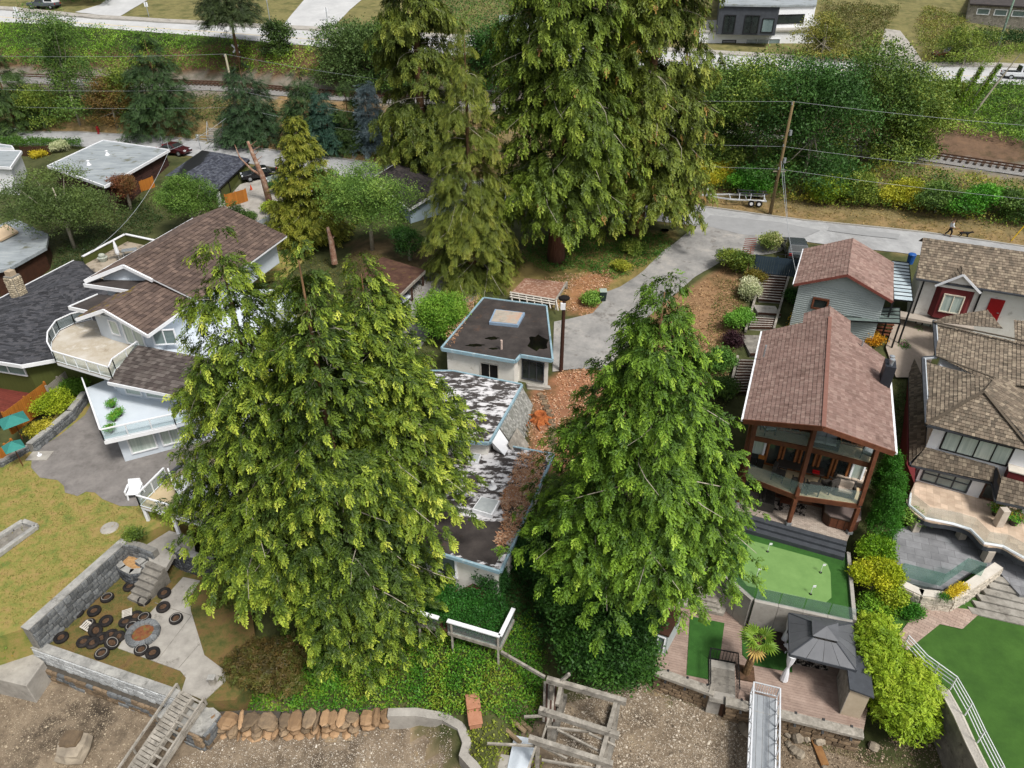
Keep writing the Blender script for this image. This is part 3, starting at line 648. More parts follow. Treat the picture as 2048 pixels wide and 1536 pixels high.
# upper lawn terrace of the white house and the lower tyre terrace: solid earth blocks
up_poly=wpx([(45,1258),(243,1082),(300,1062),(420,1010),(560,900),(560,700),(200,700),(72,885),(-400,1060),(-400,1400)],ZU)
mb=MB(); mb.prism(up_poly,-0.5,ZU); o=B('lawn',mb,m_lawn); tag(o,'dry yellow green lawn in front of the white house','lawn',kind='structure')
lo_poly=wpx([(78,1283),(362,1384),(412,1403),(470,1400),(520,1340),(500,1200),(430,1150),(300,1120),(262,1078),(60,1250)],ZL)
mb=MB(); mb.prism(lo_poly,-0.5,ZL); o=B('lawn',mb,m_lawn2); tag(o,'patchy lower lawn terrace scattered with old tyres','lawn',kind='structure')
# patio of the white house
pat=[(200,775),(170,830),(120,870),(65,905),(62,935),(80,955),(115,960),(128,972),(130,985),(155,992),(172,983),(190,985),(205,998),(240,1012),(275,1012),(300,985),(420,930),(520,860),(520,740)]
P_=wpx(pat,ZU+0.03); sheet('patio',P_,m_patio,'grey exposed aggregate patio with a scalloped edge beside the lawn','patio')
# concrete path on the lower terrace
z3=lambda l:[(x/3.523,1100+y/3.523) for x,y in l]
pth=z3([(1290,190),(1410,215),(1335,330),(1345,430),(1410,640),(1440,740),(1600,860),(1590,920),(1440,1060),(1280,990),(1310,900),(1270,850),(830,690),(860,640),(1050,450),(1200,290)])
sheet('garden_path',wpx(pth,ZL+0.05),m_conc,'pale concrete path widening beside the stone fire ring','path',th=0.1)
mb=MB()
for a,b in (((1100,790),(1350,460)),((1260,830),(1415,650)),((1090,370),(1345,460))):
    mb.bar(W(a[0]/3.523,1100+a[1]/3.523,ZL+0.055),W(b[0]/3.523,1100+b[1]/3.523,ZL+0.055),0.03,0.006)
o=B('path_joint',mb,m_conc_d); tag(o,'dark expansion joints cut across the concrete path','joint',kind='structure')
def ribwall(mb,pts,th,z0,z1,off=0.0):
    """continuous mitred wall along plan points, thickness to the left of travel"""
    P=[Vector((p[0],p[1],0)) for p in pts]; N=[]
    for i in range(len(P)):
        d=(P[min(i+1,len(P)-1)]-P[max(i-1,0)]).normalized(); N.append(Vector((-d.y,d.x,0)))
    for i in range(len(P)-1): mb.prism([P[i]+N[i]*off,P[i+1]+N[i+1]*off,P[i+1]+N[i+1]*(th+off),P[i]+N[i]*(th+off)],z0,z1)
def wall_thing(name,label,pts,z0,z1,th,core,stones,size,inward,cap=None,capth=0.08,depth=0.16,limit=300,cat='wall',both=False,group=None):
    """rubble wall along plan points: core, faced stones, capping; inward: which side (sign) the core lies"""
    P=[Vector((p[0],p[1],0)) for p in pts]; root=E(name,label,cat,(P[0].x,P[0].y,z0 if not callable(z0) else 0),0,group); lim=limit; mbc=MB(); mbk=MB()
    for a,b in zip(P[:-1],P[1:]):
        d=(b-a).normalized(); n=Vector((-d.y,d.x,0))*inward; q=[a,b,b+n*th,a+n*th]
        mbc.prism(q,z0,z1); lim-=rocks(root,a,b,z0,z1,stones,size,depth,nrm=-n,limit=lim)
        if both: lim-=rocks(root,a+n*th,b+n*th,max(z0,z1-0.6),z1,stones,size,depth,nrm=n,limit=lim)
        if cap:
            qq=[a-n*0.06-d*0.03,b-n*0.06+d*0.03,b+n*(th+0.04)+d*0.03,a+n*(th+0.04)-d*0.03]; mbk.prism(qq,z1,z1+capth)
    B('core',mbc,core,root,True)
    if cap: B('capping',mbk,cap,root,True)
    return root
# stone wall between the two terraces
a=W(243,1082,ZU); b=W(45,1258,ZU); nn=Vector((a.y-b.y,-(a.x-b.x),0)).normalized()*0.47
wall_thing('stone_retaining_wall','grey squared stone wall between the dry lawn and the tyre terrace',[b+nn,a+nn],ZL-0.3,ZU+0.12,0.45,m_mortar,ST_G,0.36,1,m_cap)
# seawall of the tyre terrace
a=W(78,1305,0.8); b=W(355,1412,0.4); a=Vector((W(78,1285,ZL).x,W(78,1285,ZL).y,0)); b=Vector((W(362,1384,ZL).x,W(362,1384,ZL).y,0))
d=(b-a).normalized(); n=Vector((-d.y,d.x,0)); a=a-n*0.75; b=b-n*0.75
wall_thing('stone_seawall','brown and grey rubble seawall with a pale stepped ledge below the tyre terrace',[a,b],-0.4,0.95,0.5,m_mortar_d,ST_B*2+ST_G,0.36,1,None)
d=(b-a).normalized(); n=Vector((-d.y,d.x,0)); wall_thing('stone_seawall','pale lime washed upper course of the seawall under the tyre terrace',[a+n*0.32,b+n*0.32],0.93,ZL+0.12,0.4,m_mortar,stoneset(4,mat('limewashed_stone',[hx('#8d8f90'),hx('#a9acad'),hx('#c3c5c5')],scale=1.5,rough=0.9,bump=0.5,bscale=8,objrand=0.2),0.25),0.34,1,m_cap,0.07)
# dark lava stone planter and stair walls
def z2p(l,z): return [W(x/3.84,780+y/3.84,z) for x,y in l]
pl=z2p([(865,1300),(930,1385),(1000,1420),(1080,1410)],ZL+0.9)
wall_thing('stone_planter','curved dark stone planter holding a dry bed beside the garden steps',[(p.x,p.y) for p in pl],ZL-0.2,ZL+1.0,0.28,m_mortar,ST_K,0.28,1,m_cap,0.06)
sheet('soil_bed',z2p([(890,1280),(940,1360),(1010,1390),(1075,1370),(1090,1290),(960,1250)],ZL+0.92),mat('dry_litter',[hx('#8a6a45'),hx('#a8845a'),hx('#bd9a6d')],scale=5,rough=0.95,bump=0.5),'straw covered soil bed inside the dark stone planter','soil')
pts=z2p([(1080,1400),(1120,1430),(1220,1500)],ZL); wall_thing('stone_stair_wall','dark stone wall flanking the left side of the garden steps',[(p.x,p.y) for p in pts],ZL-0.2,ZL+1.0,0.35,m_mortar,ST_K,0.3,1,m_cap,0.06)
pts=z2p([(1310,1290),(1400,1345),(1640,1420)],ZL+0.4); wall_thing('stone_stair_wall','long dark stone wall flanking the right side of the garden steps',[(p.x,p.y) for p in pts],ZL-0.2,ZL+1.5,0.35,m_mortar,ST_K,0.3,1,m_cap,0.06)
pts=z2p([(930,1190),(1060,1215),(1180,1260)],ZU); wall_thing('stone_parapet','low rubble parapet at the head of the dark stone planter',[(p.x,p.y) for p in pts],ZL+0.8,ZU+0.15,0.35,m_mortar,ST_G,0.28,1,None)
# garden steps
st=E('garden_steps','weathered concrete garden steps between dark stone walls','steps',tuple(W(360,1140,ZL)))
A=W(333,1118,ZL+1.3); Bq=W(362,1150,ZL); run=(Vector((Bq.x,Bq.y,0))-Vector((A.x,A.y,0)));
ul=z2p([(1145,1310),(1270,1360)],ZL+1.3); dirw=(ul[1]-ul[0]); dirw.z=0; wst=dirw.length; dirw.normalize(); fwd=Vector((dirw.y,-dirw.x,0))
s0=ul[0]
for i in range(6):
    mb=MB(); o0=Vector((s0.x,s0.y,0))+fwd*0.34*i; mb.prism([o0,o0+dirw*wst,o0+dirw*wst+fwd*0.36,o0+fwd*0.36],ZL-0.2,ZL+1.32-0.22*i); B('step',mb,m_conc_d,st,True)
sheet('landing',z2p([(1145,1310),(1275,1365),(1330,1270),(1500,1240),(1480,1130),(1300,1080),(1120,1190)],ZL+1.34),m_conc,'concrete landing at the head of the garden steps','landing',th=0.3)
# stone fire ring
fr=E('fire_ring','round stone fire ring on the concrete path','fire pit',tuple(W(1013/3.523,1100+600/3.523,ZL))); c=W(1013/3.523,1100+600/3.523,ZL); rr=0.75
for i in range(16):
    t=i/16*2*math.pi; o=bpy.data.objects.new('stone',random.choice(ST_G)); o.location=(rr*math.cos(t),rr*math.sin(t),0.15); o.scale=(0.32,0.34,0.3); o.rotation_euler=(0,0,t+math.pi/2); link(o,fr)
mb=MB(); mb.lathe([(0.0,0.16),(0.66,0.14)],n=18); B('ash_bed',mb,mat('leaf_ash',[hx('#4a2f22'),hx('#7a4a30'),hx('#5d6a35')],scale=5,rough=0.95),fr)
# tyres
m_tyre=mat('tyre_rubber',[hx('#121112'),hx('#1e1c1c'),hx('#322c28')],scale=3,rough=0.85,objrand=0.2); m_dirt=mat('tyre_soil',[hx('#2e241c'),hx('#4f3c2c'),hx('#6b5040')],scale=5,rough=0.95); m_wwall=mat('whitewall_band',[hx('#7d7a74'),hx('#8f8c86')],rough=0.7)
def tyre_mesh(white):
    prof=[(0.175,0.03),(0.22,0.0),(0.31,0.0),(0.345,0.05),(0.345,0.15),(0.31,0.2),(0.22,0.2),(0.175,0.17)]
    n=20; mb=MB(); mb.lathe(prof+[prof[0]],n=n); mb.f=mb.f[:-2]; return mb
tyre=E('tyre','','tyre'); B('casing',tyre_mesh(0),m_tyre,tyre,smooth=True); mb=MB(); mb.lathe([(0.0,0.13),(0.22,0.11)],n=14); B('soil_fill',mb,m_dirt,tyre)
tyrew=E('tyre','','tyre'); B('casing',tyre_mesh(1),m_tyre,tyrew,smooth=True); mb=MB(); mb.lathe([(0.0,0.13),(0.22,0.11)],n=14); B('soil_fill',mb,m_dirt,tyrew); mb=MB(); mb.lathe([(0.235,0.205),(0.265,0.206)],n=20); mb.f=mb.f[:-2]; B('sidewall_band',mb,m_wwall,tyrew)
TY=[(915,258,0),(755,337,1),(1160,308,0),(1015,355,0),(1152,407,0),(542,442,0),(664,430,0),(1243,488,1),(748,500,0),(625,525,1),(885,508,0),(958,468,0),(1018,482,1),(930,542,1),(672,578,2),(432,618,0),(590,647,0),(655,655,0),(720,622,0),(782,600,0),(835,612,0),(785,670,3),(718,730,1),(998,708,1),(1078,730,0)]
TYL=['black tyre highest on the grass, just below the dark stone planter','whitewall tyre on the grass nearest the squared stone wall','black tyre half on the path edge at the foot of the garden steps','black tyre with pale litter inside, on grass beside the upper path','black tyre alone on the upper part of the concrete path','black tyre close to the foot of the squared stone wall, the outermost','black tyre on grass between the stone wall and the pale pallets','whitewall tyre alone on the concrete path away from the fire ring','black tyre alone on grass between the two pale pallets','whitewall tyre with a pale pallet piece leaning on it','black tyre touching the pallet behind the fire ring','black tyre between the pale pallet and a whitewall tyre','whitewall tyre touching the upper rim of the fire ring','narrow whitewall tyre touching the fire ring on its grass side','black tyre standing on edge among the clustered tyres','black tyre by itself at the corner where both stone walls meet','black tyre at the outer end of the tight tyre cluster','black tyre second in the tight cluster toward the seawall','black tyre pushed under others in the middle of the cluster','black tyre with a bright scrap inside, in the cluster','small black tyre at the fire ring end of the cluster','whitewall tyre tilted against the cluster over the seawall ledge','whitewall tyre resting on the pale seawall ledge','whitewall tyre touching the lower rim of the fire ring','black tyre on the path just below the fire ring']
used=[0,0]
for x,y,k in TY:
    p=W(x/3.523,1100+y/3.523,ZL+0.1); p.z=ZL+0.06 if x>950 and y>250 and (x,y) not in ((1015,355),(958,468)) else ZL; w_=1 if k in (1,3) else 0; src=(tyre,tyrew)[w_]
    o=src if not used[w_] else dup(src); used[w_]=1; o.location=p; o.scale=(1.12,1.12,1.1); o.rotation_euler=((R(62) if k==2 else R(38) if k==3 else R(random.uniform(-5,5))),R(random.uniform(-5,5)),random.random()*6.28)
    if k==2: o.location.z+=0.26
    if k==3: o.location.z+=0.2
    o['label']=TYL[TY.index((x,y,k))]; o['group']='old tyres on the lower terrace'
m_wood_p=mat('bleached_wood',[hx('#a8a299'),hx('#c2bdb4')],scale=4,rough=.85)
def pallet(px,py,rz,label,tilt=0):
    e=E('wooden_pallet',label,'pallet',tuple(W(px,py,ZL+0.25))); e.rotation_euler=(tilt,0,rz); e.scale=(.6,.6,.6)
    for i in range(5):
        mb=MB(); mb.bx(-0.45,0.45,-0.4+i*0.19,-0.28+i*0.19,0.0,0.03); B('slat',mb,m_wood_p,e)
    for x in (-0.35,0.35):
        mb=MB(); mb.bx(x-0.05,x+0.05,-0.42,0.52,-0.07,0.0); B('bearer',mb,m_wood_p,e)
pallet(254,1226,R(25),'pale broken pallet lying behind the cluster of tyres'); pallet(175,1252,R(70),'pale pallet piece propped on a whitewall tyre',R(20))
mb=MB(); mb.box(W(262,1349,ZL-0.55),(1.3,0.8,0.03),R(-20)); o=B('rubber_mat',mb,m_black); tag(o,'black rubber mat draped on the pale seawall ledge','mat'); o.location=(0,0,-0.3)
mb=MB(); q=W(427,1367,ZL+0.06); e=E('boundary_marker','small grey ornament box at the corner of the concrete path','ornament',tuple(q)); mb.bx(-.15,.15,-.12,.12,0,.5); B('post',mb,m_wood_g,e,bevel=.02); mb=MB(); mb.bx(-.2,.2,-.16,.16,.5,.58); B('top',mb,m_cap,e,bevel=.02)
# old timber ramp to the beach
r0=W(385,1392,2.1); r1=W(245,1600,0.5); rp=E('beach_ramp','old weathered timber slipway running down to the beach','ramp',tuple(r0)); d=(r1-r0); L=d.length; d.normalize(); sd_=d.cross(Vector((0,0,1))).normalized()
for sx in (-0.75,0.0,0.75):
    mb=MB(); mb.bar(r0+sd_*sx-Vector((0,0,.15)),r1+sd_*sx-Vector((0,0,.15)),0.16,0.3); B('beam',mb,m_wood_g,rp,True)
n=int(L/0.2)
for i in range(n):
    p=r0+d*(i+0.5)*L/n+Vector((0,0,0.05)); mb=MB(); wd=0.74; mb.bar(p+sd_*(0.0),p+sd_*(wd+random.uniform(-.04,.04)),0.17,0.05); B('plank',mb,m_wood_g,rp,True)
    if i%2==0: mb=MB(); mb.bar(p-sd_*0.72,p-sd_*0.05,0.1,0.05); B('plank',mb,m_wood_g,rp,True)
for sx in (-0.95,0.95):
    mb=MB(); mb.bar(r0+sd_*sx+Vector((0,0,.45)),r1+sd_*sx+Vector((0,0,.45)),0.09,0.12); B('handrail',mb,m_wood_g,rp,True)
    for i in range(0,n,8):
        p=r0+d*i*L/n+sd_*sx; mb=MB(); mb.bar(p-Vector((0,0,.1)),p+Vector((0,0,.45)),0.08); B('post',mb,m_wood_g,rp,True)
# ramp abutment of stones
pts=[W(405,1405,1.2),W(420,1462,0.6),W(400,1490,0.2)]; q=[W(330,1425,1.0),W(430,1405,1.5),W(425,1470,1.0),W(405,1490,.9)]
AB=[W(a,b,1.3) for a,b in ((310,1432),(402,1472),(440,1428),(405,1398),(365,1390))]; ab=E('stone_abutment','square rubble stone abutment beside the timber slipway','wall',(AB[1].x,AB[1].y,0)); mb=MB(); mb.prism(AB,-.5,1.25); B('core',mb,m_mortar_d,ab,True); mb=MB(); mb.prism([p+(p-AB[0].lerp(AB[2],.5))*.02 for p in AB],1.25,1.34); B('capping',mb,m_cap,ab,True)
for i in range(2): d=(AB[i+1]-AB[i]); rocks(ab,AB[i],AB[i+1],-.4,1.25,ST_B+ST_G,.4,.2,nrm=(d.y,-d.x))
# centre seawall of orange boulders with a curved concrete end
ce=[(420,1445,.6),(480,1450,.6),(560,1452,.6),(640,1447,.6),(720,1445,.6),(790,1437,.6)]; pts=[(W(a,b,c).x,W(a,b,c).y) for a,b,c in ce]
sw=E('boulder_seawall','low seawall of orange brown boulders below the wild centre garden','seawall',(pts[0][0],pts[0][1],0))
for a_,b_ in zip(pts[:-1],pts[1:]): rocks(sw,a_,b_,-0.25,1.35,ST_O,0.5,0.7,limit=120,jit=1.0)
mb=MB(); 
for a_,b_ in zip(pts[:-1],pts[1:]):
    a_=Vector((*a_,0)); b_=Vector((*b_,0)); dd=(b_-a_).normalized(); nn=Vector((-dd.y,dd.x,0)); mb.prism([a_+nn*.12,b_+nn*.12,b_+nn*.6,a_+nn*.6],-0.5,.95)
B('core',mb,m_mortar_d,sw,True)
cc=[(775,1437),(830,1436),(885,1445),(915,1462),(925,1490),(918,1515),(940,1540),(960,1570)]; CP=[W(a,b,1.35) for a,b in cc]; mb=MB(); ribwall(mb,CP,.45,-.6,1.55)
o=B('concrete_seawall',mb,m_conc); tag(o,'curved pale concrete seawall end beside the orange boulders','seawall')
# left neighbour's concrete wharf block
mb=MB(); mb.prism(wpx([(-60,1345),(52,1372),(88,1322),(40,1290),(-60,1280)],1.5),-0.5,1.5); o=B('concrete_wharf',mb,m_conc,bevel=0.05); tag(o,'pale concrete wharf block at the end of the rubble seawall','wharf')
# stone lined pit in the lawn
c0=[(0,1082),(50,1045),(75,1052),(10,1108)]; mb=MB(); P0=wpx([(-30,1095),(48,1046),(75,1056),(-20,1125)],ZU+0.04)
pit=E('stone_trough','long stone lined trough sunk in the dry lawn','trough',tuple(P0[0]))
for a_,b_ in ((0,1),(1,2),(2,3)):
    v0,v1=P0[a_],P0[b_]; mb=MB(); mb.bar(v0+Vector((0,0,.12)),v1+Vector((0,0,.12)),0.3,0.3); B('kerb',mb,m_cap,pit,True,bevel=.03)
mb=MB(); mb.add([p+Vector((0,0,.02)) for p in P0],[(0,1,2,3)]); B('floor',mb,m_conc_d,pit,True)
rocks(pit,(P0[0].x,P0[0].y),(P0[1].x,P0[1].y),ZU,ZU+.28,ST_K,0.3,.2,limit=30)
mb=MB(); c=W(219,1056,ZU); mb.lathe([(0,0.06),(0.5,0.06),(0.55,0.0)],n=18); o=B('manhole_cover',mb,m_conc); o.location=c; o.rotation_euler=(0,0,0); tag(o,'round concrete cover set in the lawn below the patio','cover')
# stone edged bed along the patio
pts=[W(a,b,ZU) for a,b in ((70,905),(110,872),(150,838),(178,800))]
wall_thing('stone_bed_wall','low stone wall edging the shrub bed along the patio',[(p.x,p.y) for p in pts],ZU-0.2,ZU+0.75,0.35,m_mortar,ST_G,0.3,1,m_cap,0.06)
pts=[W(a,b,ZU) for a,b in ((-40,960),(0,935),(62,900))]
wall_thing('stone_bed_wall','low stone wall between the dry lawn and the green lawn next door',[(p.x,p.y) for p in pts],ZU-0.2,ZU+0.4,0.3,m_mortar,ST_G,0.26,1,None)
# ------------------------------- right waterfront: decks, putting green, patios
ZD,ZG,ZP=1.5,3.7,4.35
dk=[(1310,1345),(1428,1388),(1450,1405),(1725,1472),(1735,1420),(1716,1290),(1700,1262),(1500,1225),(1420,1215),(1330,1205),(1290,1290)]
DK=wpx(dk,ZD); lower=E('lower_deck','pinkish brown boarded lower deck with palm planter above the beach','deck',tuple(DK[0]))
mb=MB(); mb.prism(DK,-0.5,ZD-0.06); B('deck_base',mb,m_wood_d,lower,True)
# boards laid along the deck's length
u=(DK[3]-DK[2]); u.z=0; u.normalize(); vv=Vector((-u.y,u.x,0)); O=DK[2]; q=[((p-O).dot(u),(p-O).dot(vv)) for p in DK]; y=min(a[1] for a in q); k=0; bw=0.16
m_b=m_deckp
while y<max(a[1] for a in q):
    c=clip(q,-1e3,1e3,y+0.006,y+bw-0.006)
    if len(c)>=3:
        mb=MB(); mb.slab([O+u*a+vv*b_+Vector((0,0,0.0)) for a,b_ in c],0.05)
        B('deck_board',mb,m_b,lower,True)
    y+=bw; k+=1
for a_,b_,c_ in ((DK[0],DK[1],'l'),(DK[2],DK[3],'r')):
    mb=MB(); mb.bar(a_+Vector((0,0,.12)),b_+Vector((0,0,.12)),0.5,0.22); B('edge_timber',mb,m_wood_g,lower,True,bevel=.02)
    L=(b_-a_).length; nb=3 if c_=='l' else 5
    for i in range(nb):
        p=a_.lerp(b_,(i+.6)/nb); dd=(b_-a_).normalized(); nn=Vector((dd.y,-dd.x,0)); mb=MB(); mb.bar(p+nn*0.3+Vector((0,0,-.2)),p-nn*0.3+Vector((0,0,.26)),0.12,0.12); B('fender',mb,m_black,lower,True)
# front walls under the deck
wall_thing('deck_seawall','rubble seawall under the left half of the lower deck',[(DK[0].x,DK[0].y),(DK[1].x,DK[1].y)],-0.4,ZD-0.1,0.3,m_mortar_d,ST_B,0.36,1,None)
wall_thing('deck_seawall','timber and rubble seawall under the right half of the lower deck',[(DK[2].x,DK[2].y),(DK[3].x,DK[3].y)],-0.4,ZD-0.1,0.3,m_mortar_d,ST_B,0.36,1,None)
# turf panels on the deck
sheet('turf_panel',wpx([(1380,1232),(1449,1246),(1442,1300),(1432,1362),(1373,1350)],ZD+0.03),m_turf,'long panel of artificial turf on the lower deck','turf')
sheet('turf_panel',wpx([(1484,1262),(1580,1280),(1585,1345),(1505,1330),(1485,1310)],ZD+0.03),m_turf,'artificial turf panel around the palm and sun loungers','turf')
# concrete beach stair
bs=E('beach_steps','mossy concrete steps going down through the lower deck to the beach','steps',tuple(W(1430,1395,0)))
a0=W(1418,1318,ZD+.02); a1=W(1455,1325,ZD+.02); dd=(a1-a0).normalized(); nn=Vector((dd.y,-dd.x,0)); Wd=1.35
mb=MB(); mb.prism([a0-nn*0.05,a0+dd*Wd-nn*0.05,a0+dd*Wd+nn*2.6,a0+nn*2.6],ZD+0.0,ZD+0.03); B('well_floor',mb,m_conc_d,bs,True)
for i in range(5):
    mb=MB(); o0=a0+nn*(0.1+0.45*i); mb.prism([o0,o0+dd*Wd,o0+dd*Wd+nn*0.47,o0+nn*0.47],-0.4,ZD+0.16-0.03*i); B('step',mb,m_conc if i in(0,4) else m_conc_d,bs,True)
for sgn,off in ((0,-0.06),(1,Wd+0.06)):
    mb=MB(); p=a0+dd*off; mb.bar(p+Vector((0,0,.95)),p+nn*2.2+Vector((0,0,.95)),0.05); 
    for i in range(12): q_=p+nn*i*0.2; mb.bar(q_,q_+Vector((0,0,.95)),0.02)
    B('railing',mb,m_black,bs,True)
mb=MB(); mb.bar(a0-dd*.06+Vector((0,0,.95)),a0+dd*(Wd+.06)+Vector((0,0,.95)),0.05); mb.bar(a0-dd*.06+Vector((0,0,.1)),a0+dd*(Wd+.06)+Vector((0,0,.1)),0.05)
for i in range(9): q_=a0+dd*(i*Wd/8); mb.bar(q_,q_+Vector((0,0,.95)),0.02)
B('end_railing',mb,m_black,bs,True)
# putting green on its concrete wall
GP=wpx([(1462,1052),(1692,1108),(1704,1243),(1508,1200),(1435,1137)],ZG)
pg=E('putting_green','raised putting green with two tone artificial turf behind a concrete wall','putting green',tuple(GP[3]))
mb=MB(); mb.prism(GP,-0.3,ZG); B('turf',mb,m_turf,pg,True)
pp=[(1496,1083),(1510,1083),(1638,1118),(1655,1128),(1661,1145),(1663,1195),(1652,1205),(1495,1172),(1484,1160)]
mb=MB(); mb.add(wpx(pp,ZG+0.015),[tuple(range(len(pp)))]); B('putting_surface',mb,m_putt,pg,True)
cw=[GP[4],GP[3],GP[2]]; 
for a_,b_,nm in ((GP[4],GP[3],3),(GP[3],GP[2],4)):
    dd=(b_-a_).normalized(); nn=Vector((dd.y,-dd.x,0))
    for i in range(nm):
        p=a_.lerp(b_,i/nm)+dd*0.01; q_=a_.lerp(b_,(i+1)/nm)-dd*0.01; mb=MB(); mb.prism([p+nn*.02,q_+nn*.02,q_+nn*.26,p+nn*.26],-0.3,ZG+0.16); B('wall_panel',mb,m_conc,pg,True)
mb=MB(); dd=(GP[1]-GP[2]).normalized(); nn=Vector((dd.y,-dd.x,0)); mb.prism([GP[2],GP[1],GP[1]+nn*.2,GP[2]+nn*.2],-.3,ZG+.2); B('side_wall',mb,m_conc,pg,True)
for a_,b_,k in ((GP[4],GP[3],2),(GP[3],GP[2],4)):
    for i in range(k):
        dd=(b_-a_).normalized(); nn=Vector((dd.y,-dd.x,0))*0.12; p=a_.lerp(b_,i/k)+nn+dd*.03; q_=a_.lerp(b_,(i+1)/k)+nn-dd*.03; mb=MB(); mb.bar(p+Vector((0,0,.7)),q_+Vector((0,0,.7)),0.012,0.95); B('glass_pane',mb,m_rail,pg,True)
for i,(x,y) in enumerate(((1535,1103),(1513,1153),(1641,1145),(1621,1188))):
    c=W(x,y,ZG+.02); f=E('golf_flag',['white golf flag near the edge by the charcoal steps','white golf flag near the angled end of the concrete wall','white golf flag near the side wall and yellow green hedge','white golf flag nearest the black gazebo corner'][i],'flag',tuple(c),0,'golf flags on the putting green')
    mb=MB(); mb.tube([(0,0,0),(0,0,.72)],.014,6); B('pole',mb,m_white,f); mb=MB(); mb.lathe([(0,.004),(.09,.004)],n=12); B('cup',mb,m_white,f); mb=MB(); mb.bx(0.0,.17,-.008,.008,.56,.72); B('pennant',mb,m_white,f)
# dark wide steps between patio and green
SP=[W(1440,1012,ZP),W(1694,1082,ZP)]; ws=E('wide_steps','wide charcoal composite steps along the chalet patio','steps',tuple(SP[0])); dd=(SP[1]-SP[0]); dd.z=0; Ls=dd.length; dd.normalize(); nn=Vector((dd.y,-dd.x,0)); m_char=mat('charcoal_boards',[hx('#35383d'),hx('#43474d')],scale=2,rough=0.7)
for i in range(3):
    mb=MB(); p=SP[0]+nn*(0.36*i); mb.prism([p,p+dd*Ls,p+dd*Ls+nn*.36,p+nn*.36],ZG-.2,ZP-0.16*i-.02); B('step',mb,m_char,ws,True,bevel=.015)
# chalet patio
PT=[W(1440,1012,ZP),W(1694,1082,ZP),W(1722,1010,ZP),W(1745,900,ZP),W(1480,850,ZP),W(1420,930,ZP)]
mb=MB(); mb.prism(PT,0,ZP); o=B('patio',mb,mat('paver_patio',[hx('#8f8379'),hx('#a2968b'),hx('#b1a69b')],scale=1.5,rough=0.9,brick=((0.55,0.53,0.5),1.0,0.22,0.11,0.008,0.5,(0,0,R(22))))); tag(o,'light brown paver patio under the chalet decks','patio',kind='structure')
# side stairs down to the lower deck, V shaped
vs=E('timber_steps','wide grey timber steps angling down beside the concrete wall','steps',tuple(W(1420,1200,ZD)))
e0=W(1372,1152,ZD+2); 
for i in range(7):
    zz=ZD+0.14*(7-i)+.1; a_=W(1340+2*i,1142+11*i,zz); b_=W(1405+7*i,1160+11.2*i,zz); c_=W(1437+4.2*i,1142+10*i,zz)
    mb=MB(); n1=Vector((0,0.75,0)); mb.prism([a_,b_,c_,c_+n1,b_+n1,a_+n1],ZD-.3,zz); B('step',mb,m_wood_g,vs,True)
# aluminium gangway
g0=W(1527,1392,ZD+.35); g1=W(1520,1640,0.9); gw=E('gangway','long aluminium gangway with railings running from the lower deck over the beach','gangway',tuple(g0)); d=(g1-g0).normalized(); sd_=d.cross(Vector((0,0,1))).normalized(); L=(g1-g0).length; m_alu=mat('aluminium',[hx('#c8cbd0'),hx('#dadde0')],scale=2,rough=0.4,metal=0.35); m_grip=mat('grip_deck',[hx('#84898e'),hx('#93989d')],scale=3,rough=0.8,bump=.2)
for i in range(4):
    o_=-0.45+0.3*i; mb=MB(); mb.bar(g0+sd_*o_,g1+sd_*o_,0.285,0.05); B('deck_panel',mb,m_grip,gw,True)
for sx in (-0.64,0.64):
    mb=MB(); mb.bar(g0+sd_*sx,g1+sd_*sx,0.08,0.16); B('side_beam',mb,m_alu,gw,True)
    mb=MB(); mb.bar(g0+sd_*sx*1.02+Vector((0,0,.95)),g1+sd_*sx*1.02+Vector((0,0,.95)),0.07,0.07); B('handrail',mb,m_alu,gw,True)
    for i in range(9):
        p=g0+d*L*i/8.0+sd_*sx; mb=MB(); mb.bar(p,p+Vector((0,0,.95)),.05); B('upright',mb,m_alu,gw,True)
        if i<8: q_=g0+d*L*(i+1)/8.0+sd_*sx; mb=MB(); mb.bar(p,q_+Vector((0,0,.92)),.035); B('brace',mb,m_alu,gw,True)
mb=MB()
for zz in (.25,.95): mb.bar(g0-sd_*.64+Vector((0,0,zz)),g0+sd_*.64+Vector((0,0,zz)),.05)
for i in range(11): p=g0+sd_*(-.6+.12*i); mb.bar(p+Vector((0,0,.25)),p+Vector((0,0,.95)),.02)
B('end_gate',mb,m_alu,gw,True)
# right hand property: slate patio, stone wall, paver path, turf, seawall
ZR=3.2
RT_=wpx([(1810,1302),(1900,1380),(1945,1470),(2000,1600),(2400,1600),(2400,1150),(2048,1070),(1830,1075),(1775,1150),(1778,1240)],ZR)
mb=MB(); mb.prism(RT_,-0.5,ZR); o=B('lawn',mb,m_turf2); tag(o,'deep green turf lawn beside the white metal railing','lawn',kind='structure')
m_slate=mat('slate_pavers',[hx('#6c6d70'),hx('#7d7e81'),hx('#8f9093')],scale=0.8,rough=0.75,brick=((0.5,0.5,0.5),1.0,0.9,0.6,0.012,0.5,(0,0,R(20))))
sheet('slate_patio',wpx([(1775,1130),(1790,1060),(1850,1040),(2200,1080),(2200,1200),(2040,1190),(1995,1140),(1960,1130),(1885,1180),(1790,1160)],ZR+0.5),m_slate,'blue grey slate patio under the curved balcony','patio',th=0.6)
sheet('paver_path',wpx([(1785,1285),(1820,1240),(1850,1210),(1910,1215),(1965,1222),(1925,1258),(1880,1248),(1815,1300)],ZR+0.05),mat('pink_pavers',[hx('#8d7a6f'),hx('#a08c80'),hx('#ab998d')],scale=1.5,rough=0.9,brick=((0.55,0.53,0.5),1.0,0.4,0.2,0.012,0.5,(0,0,R(40)))),'pinkish paver path between the stone wall and the turf lawn','path')
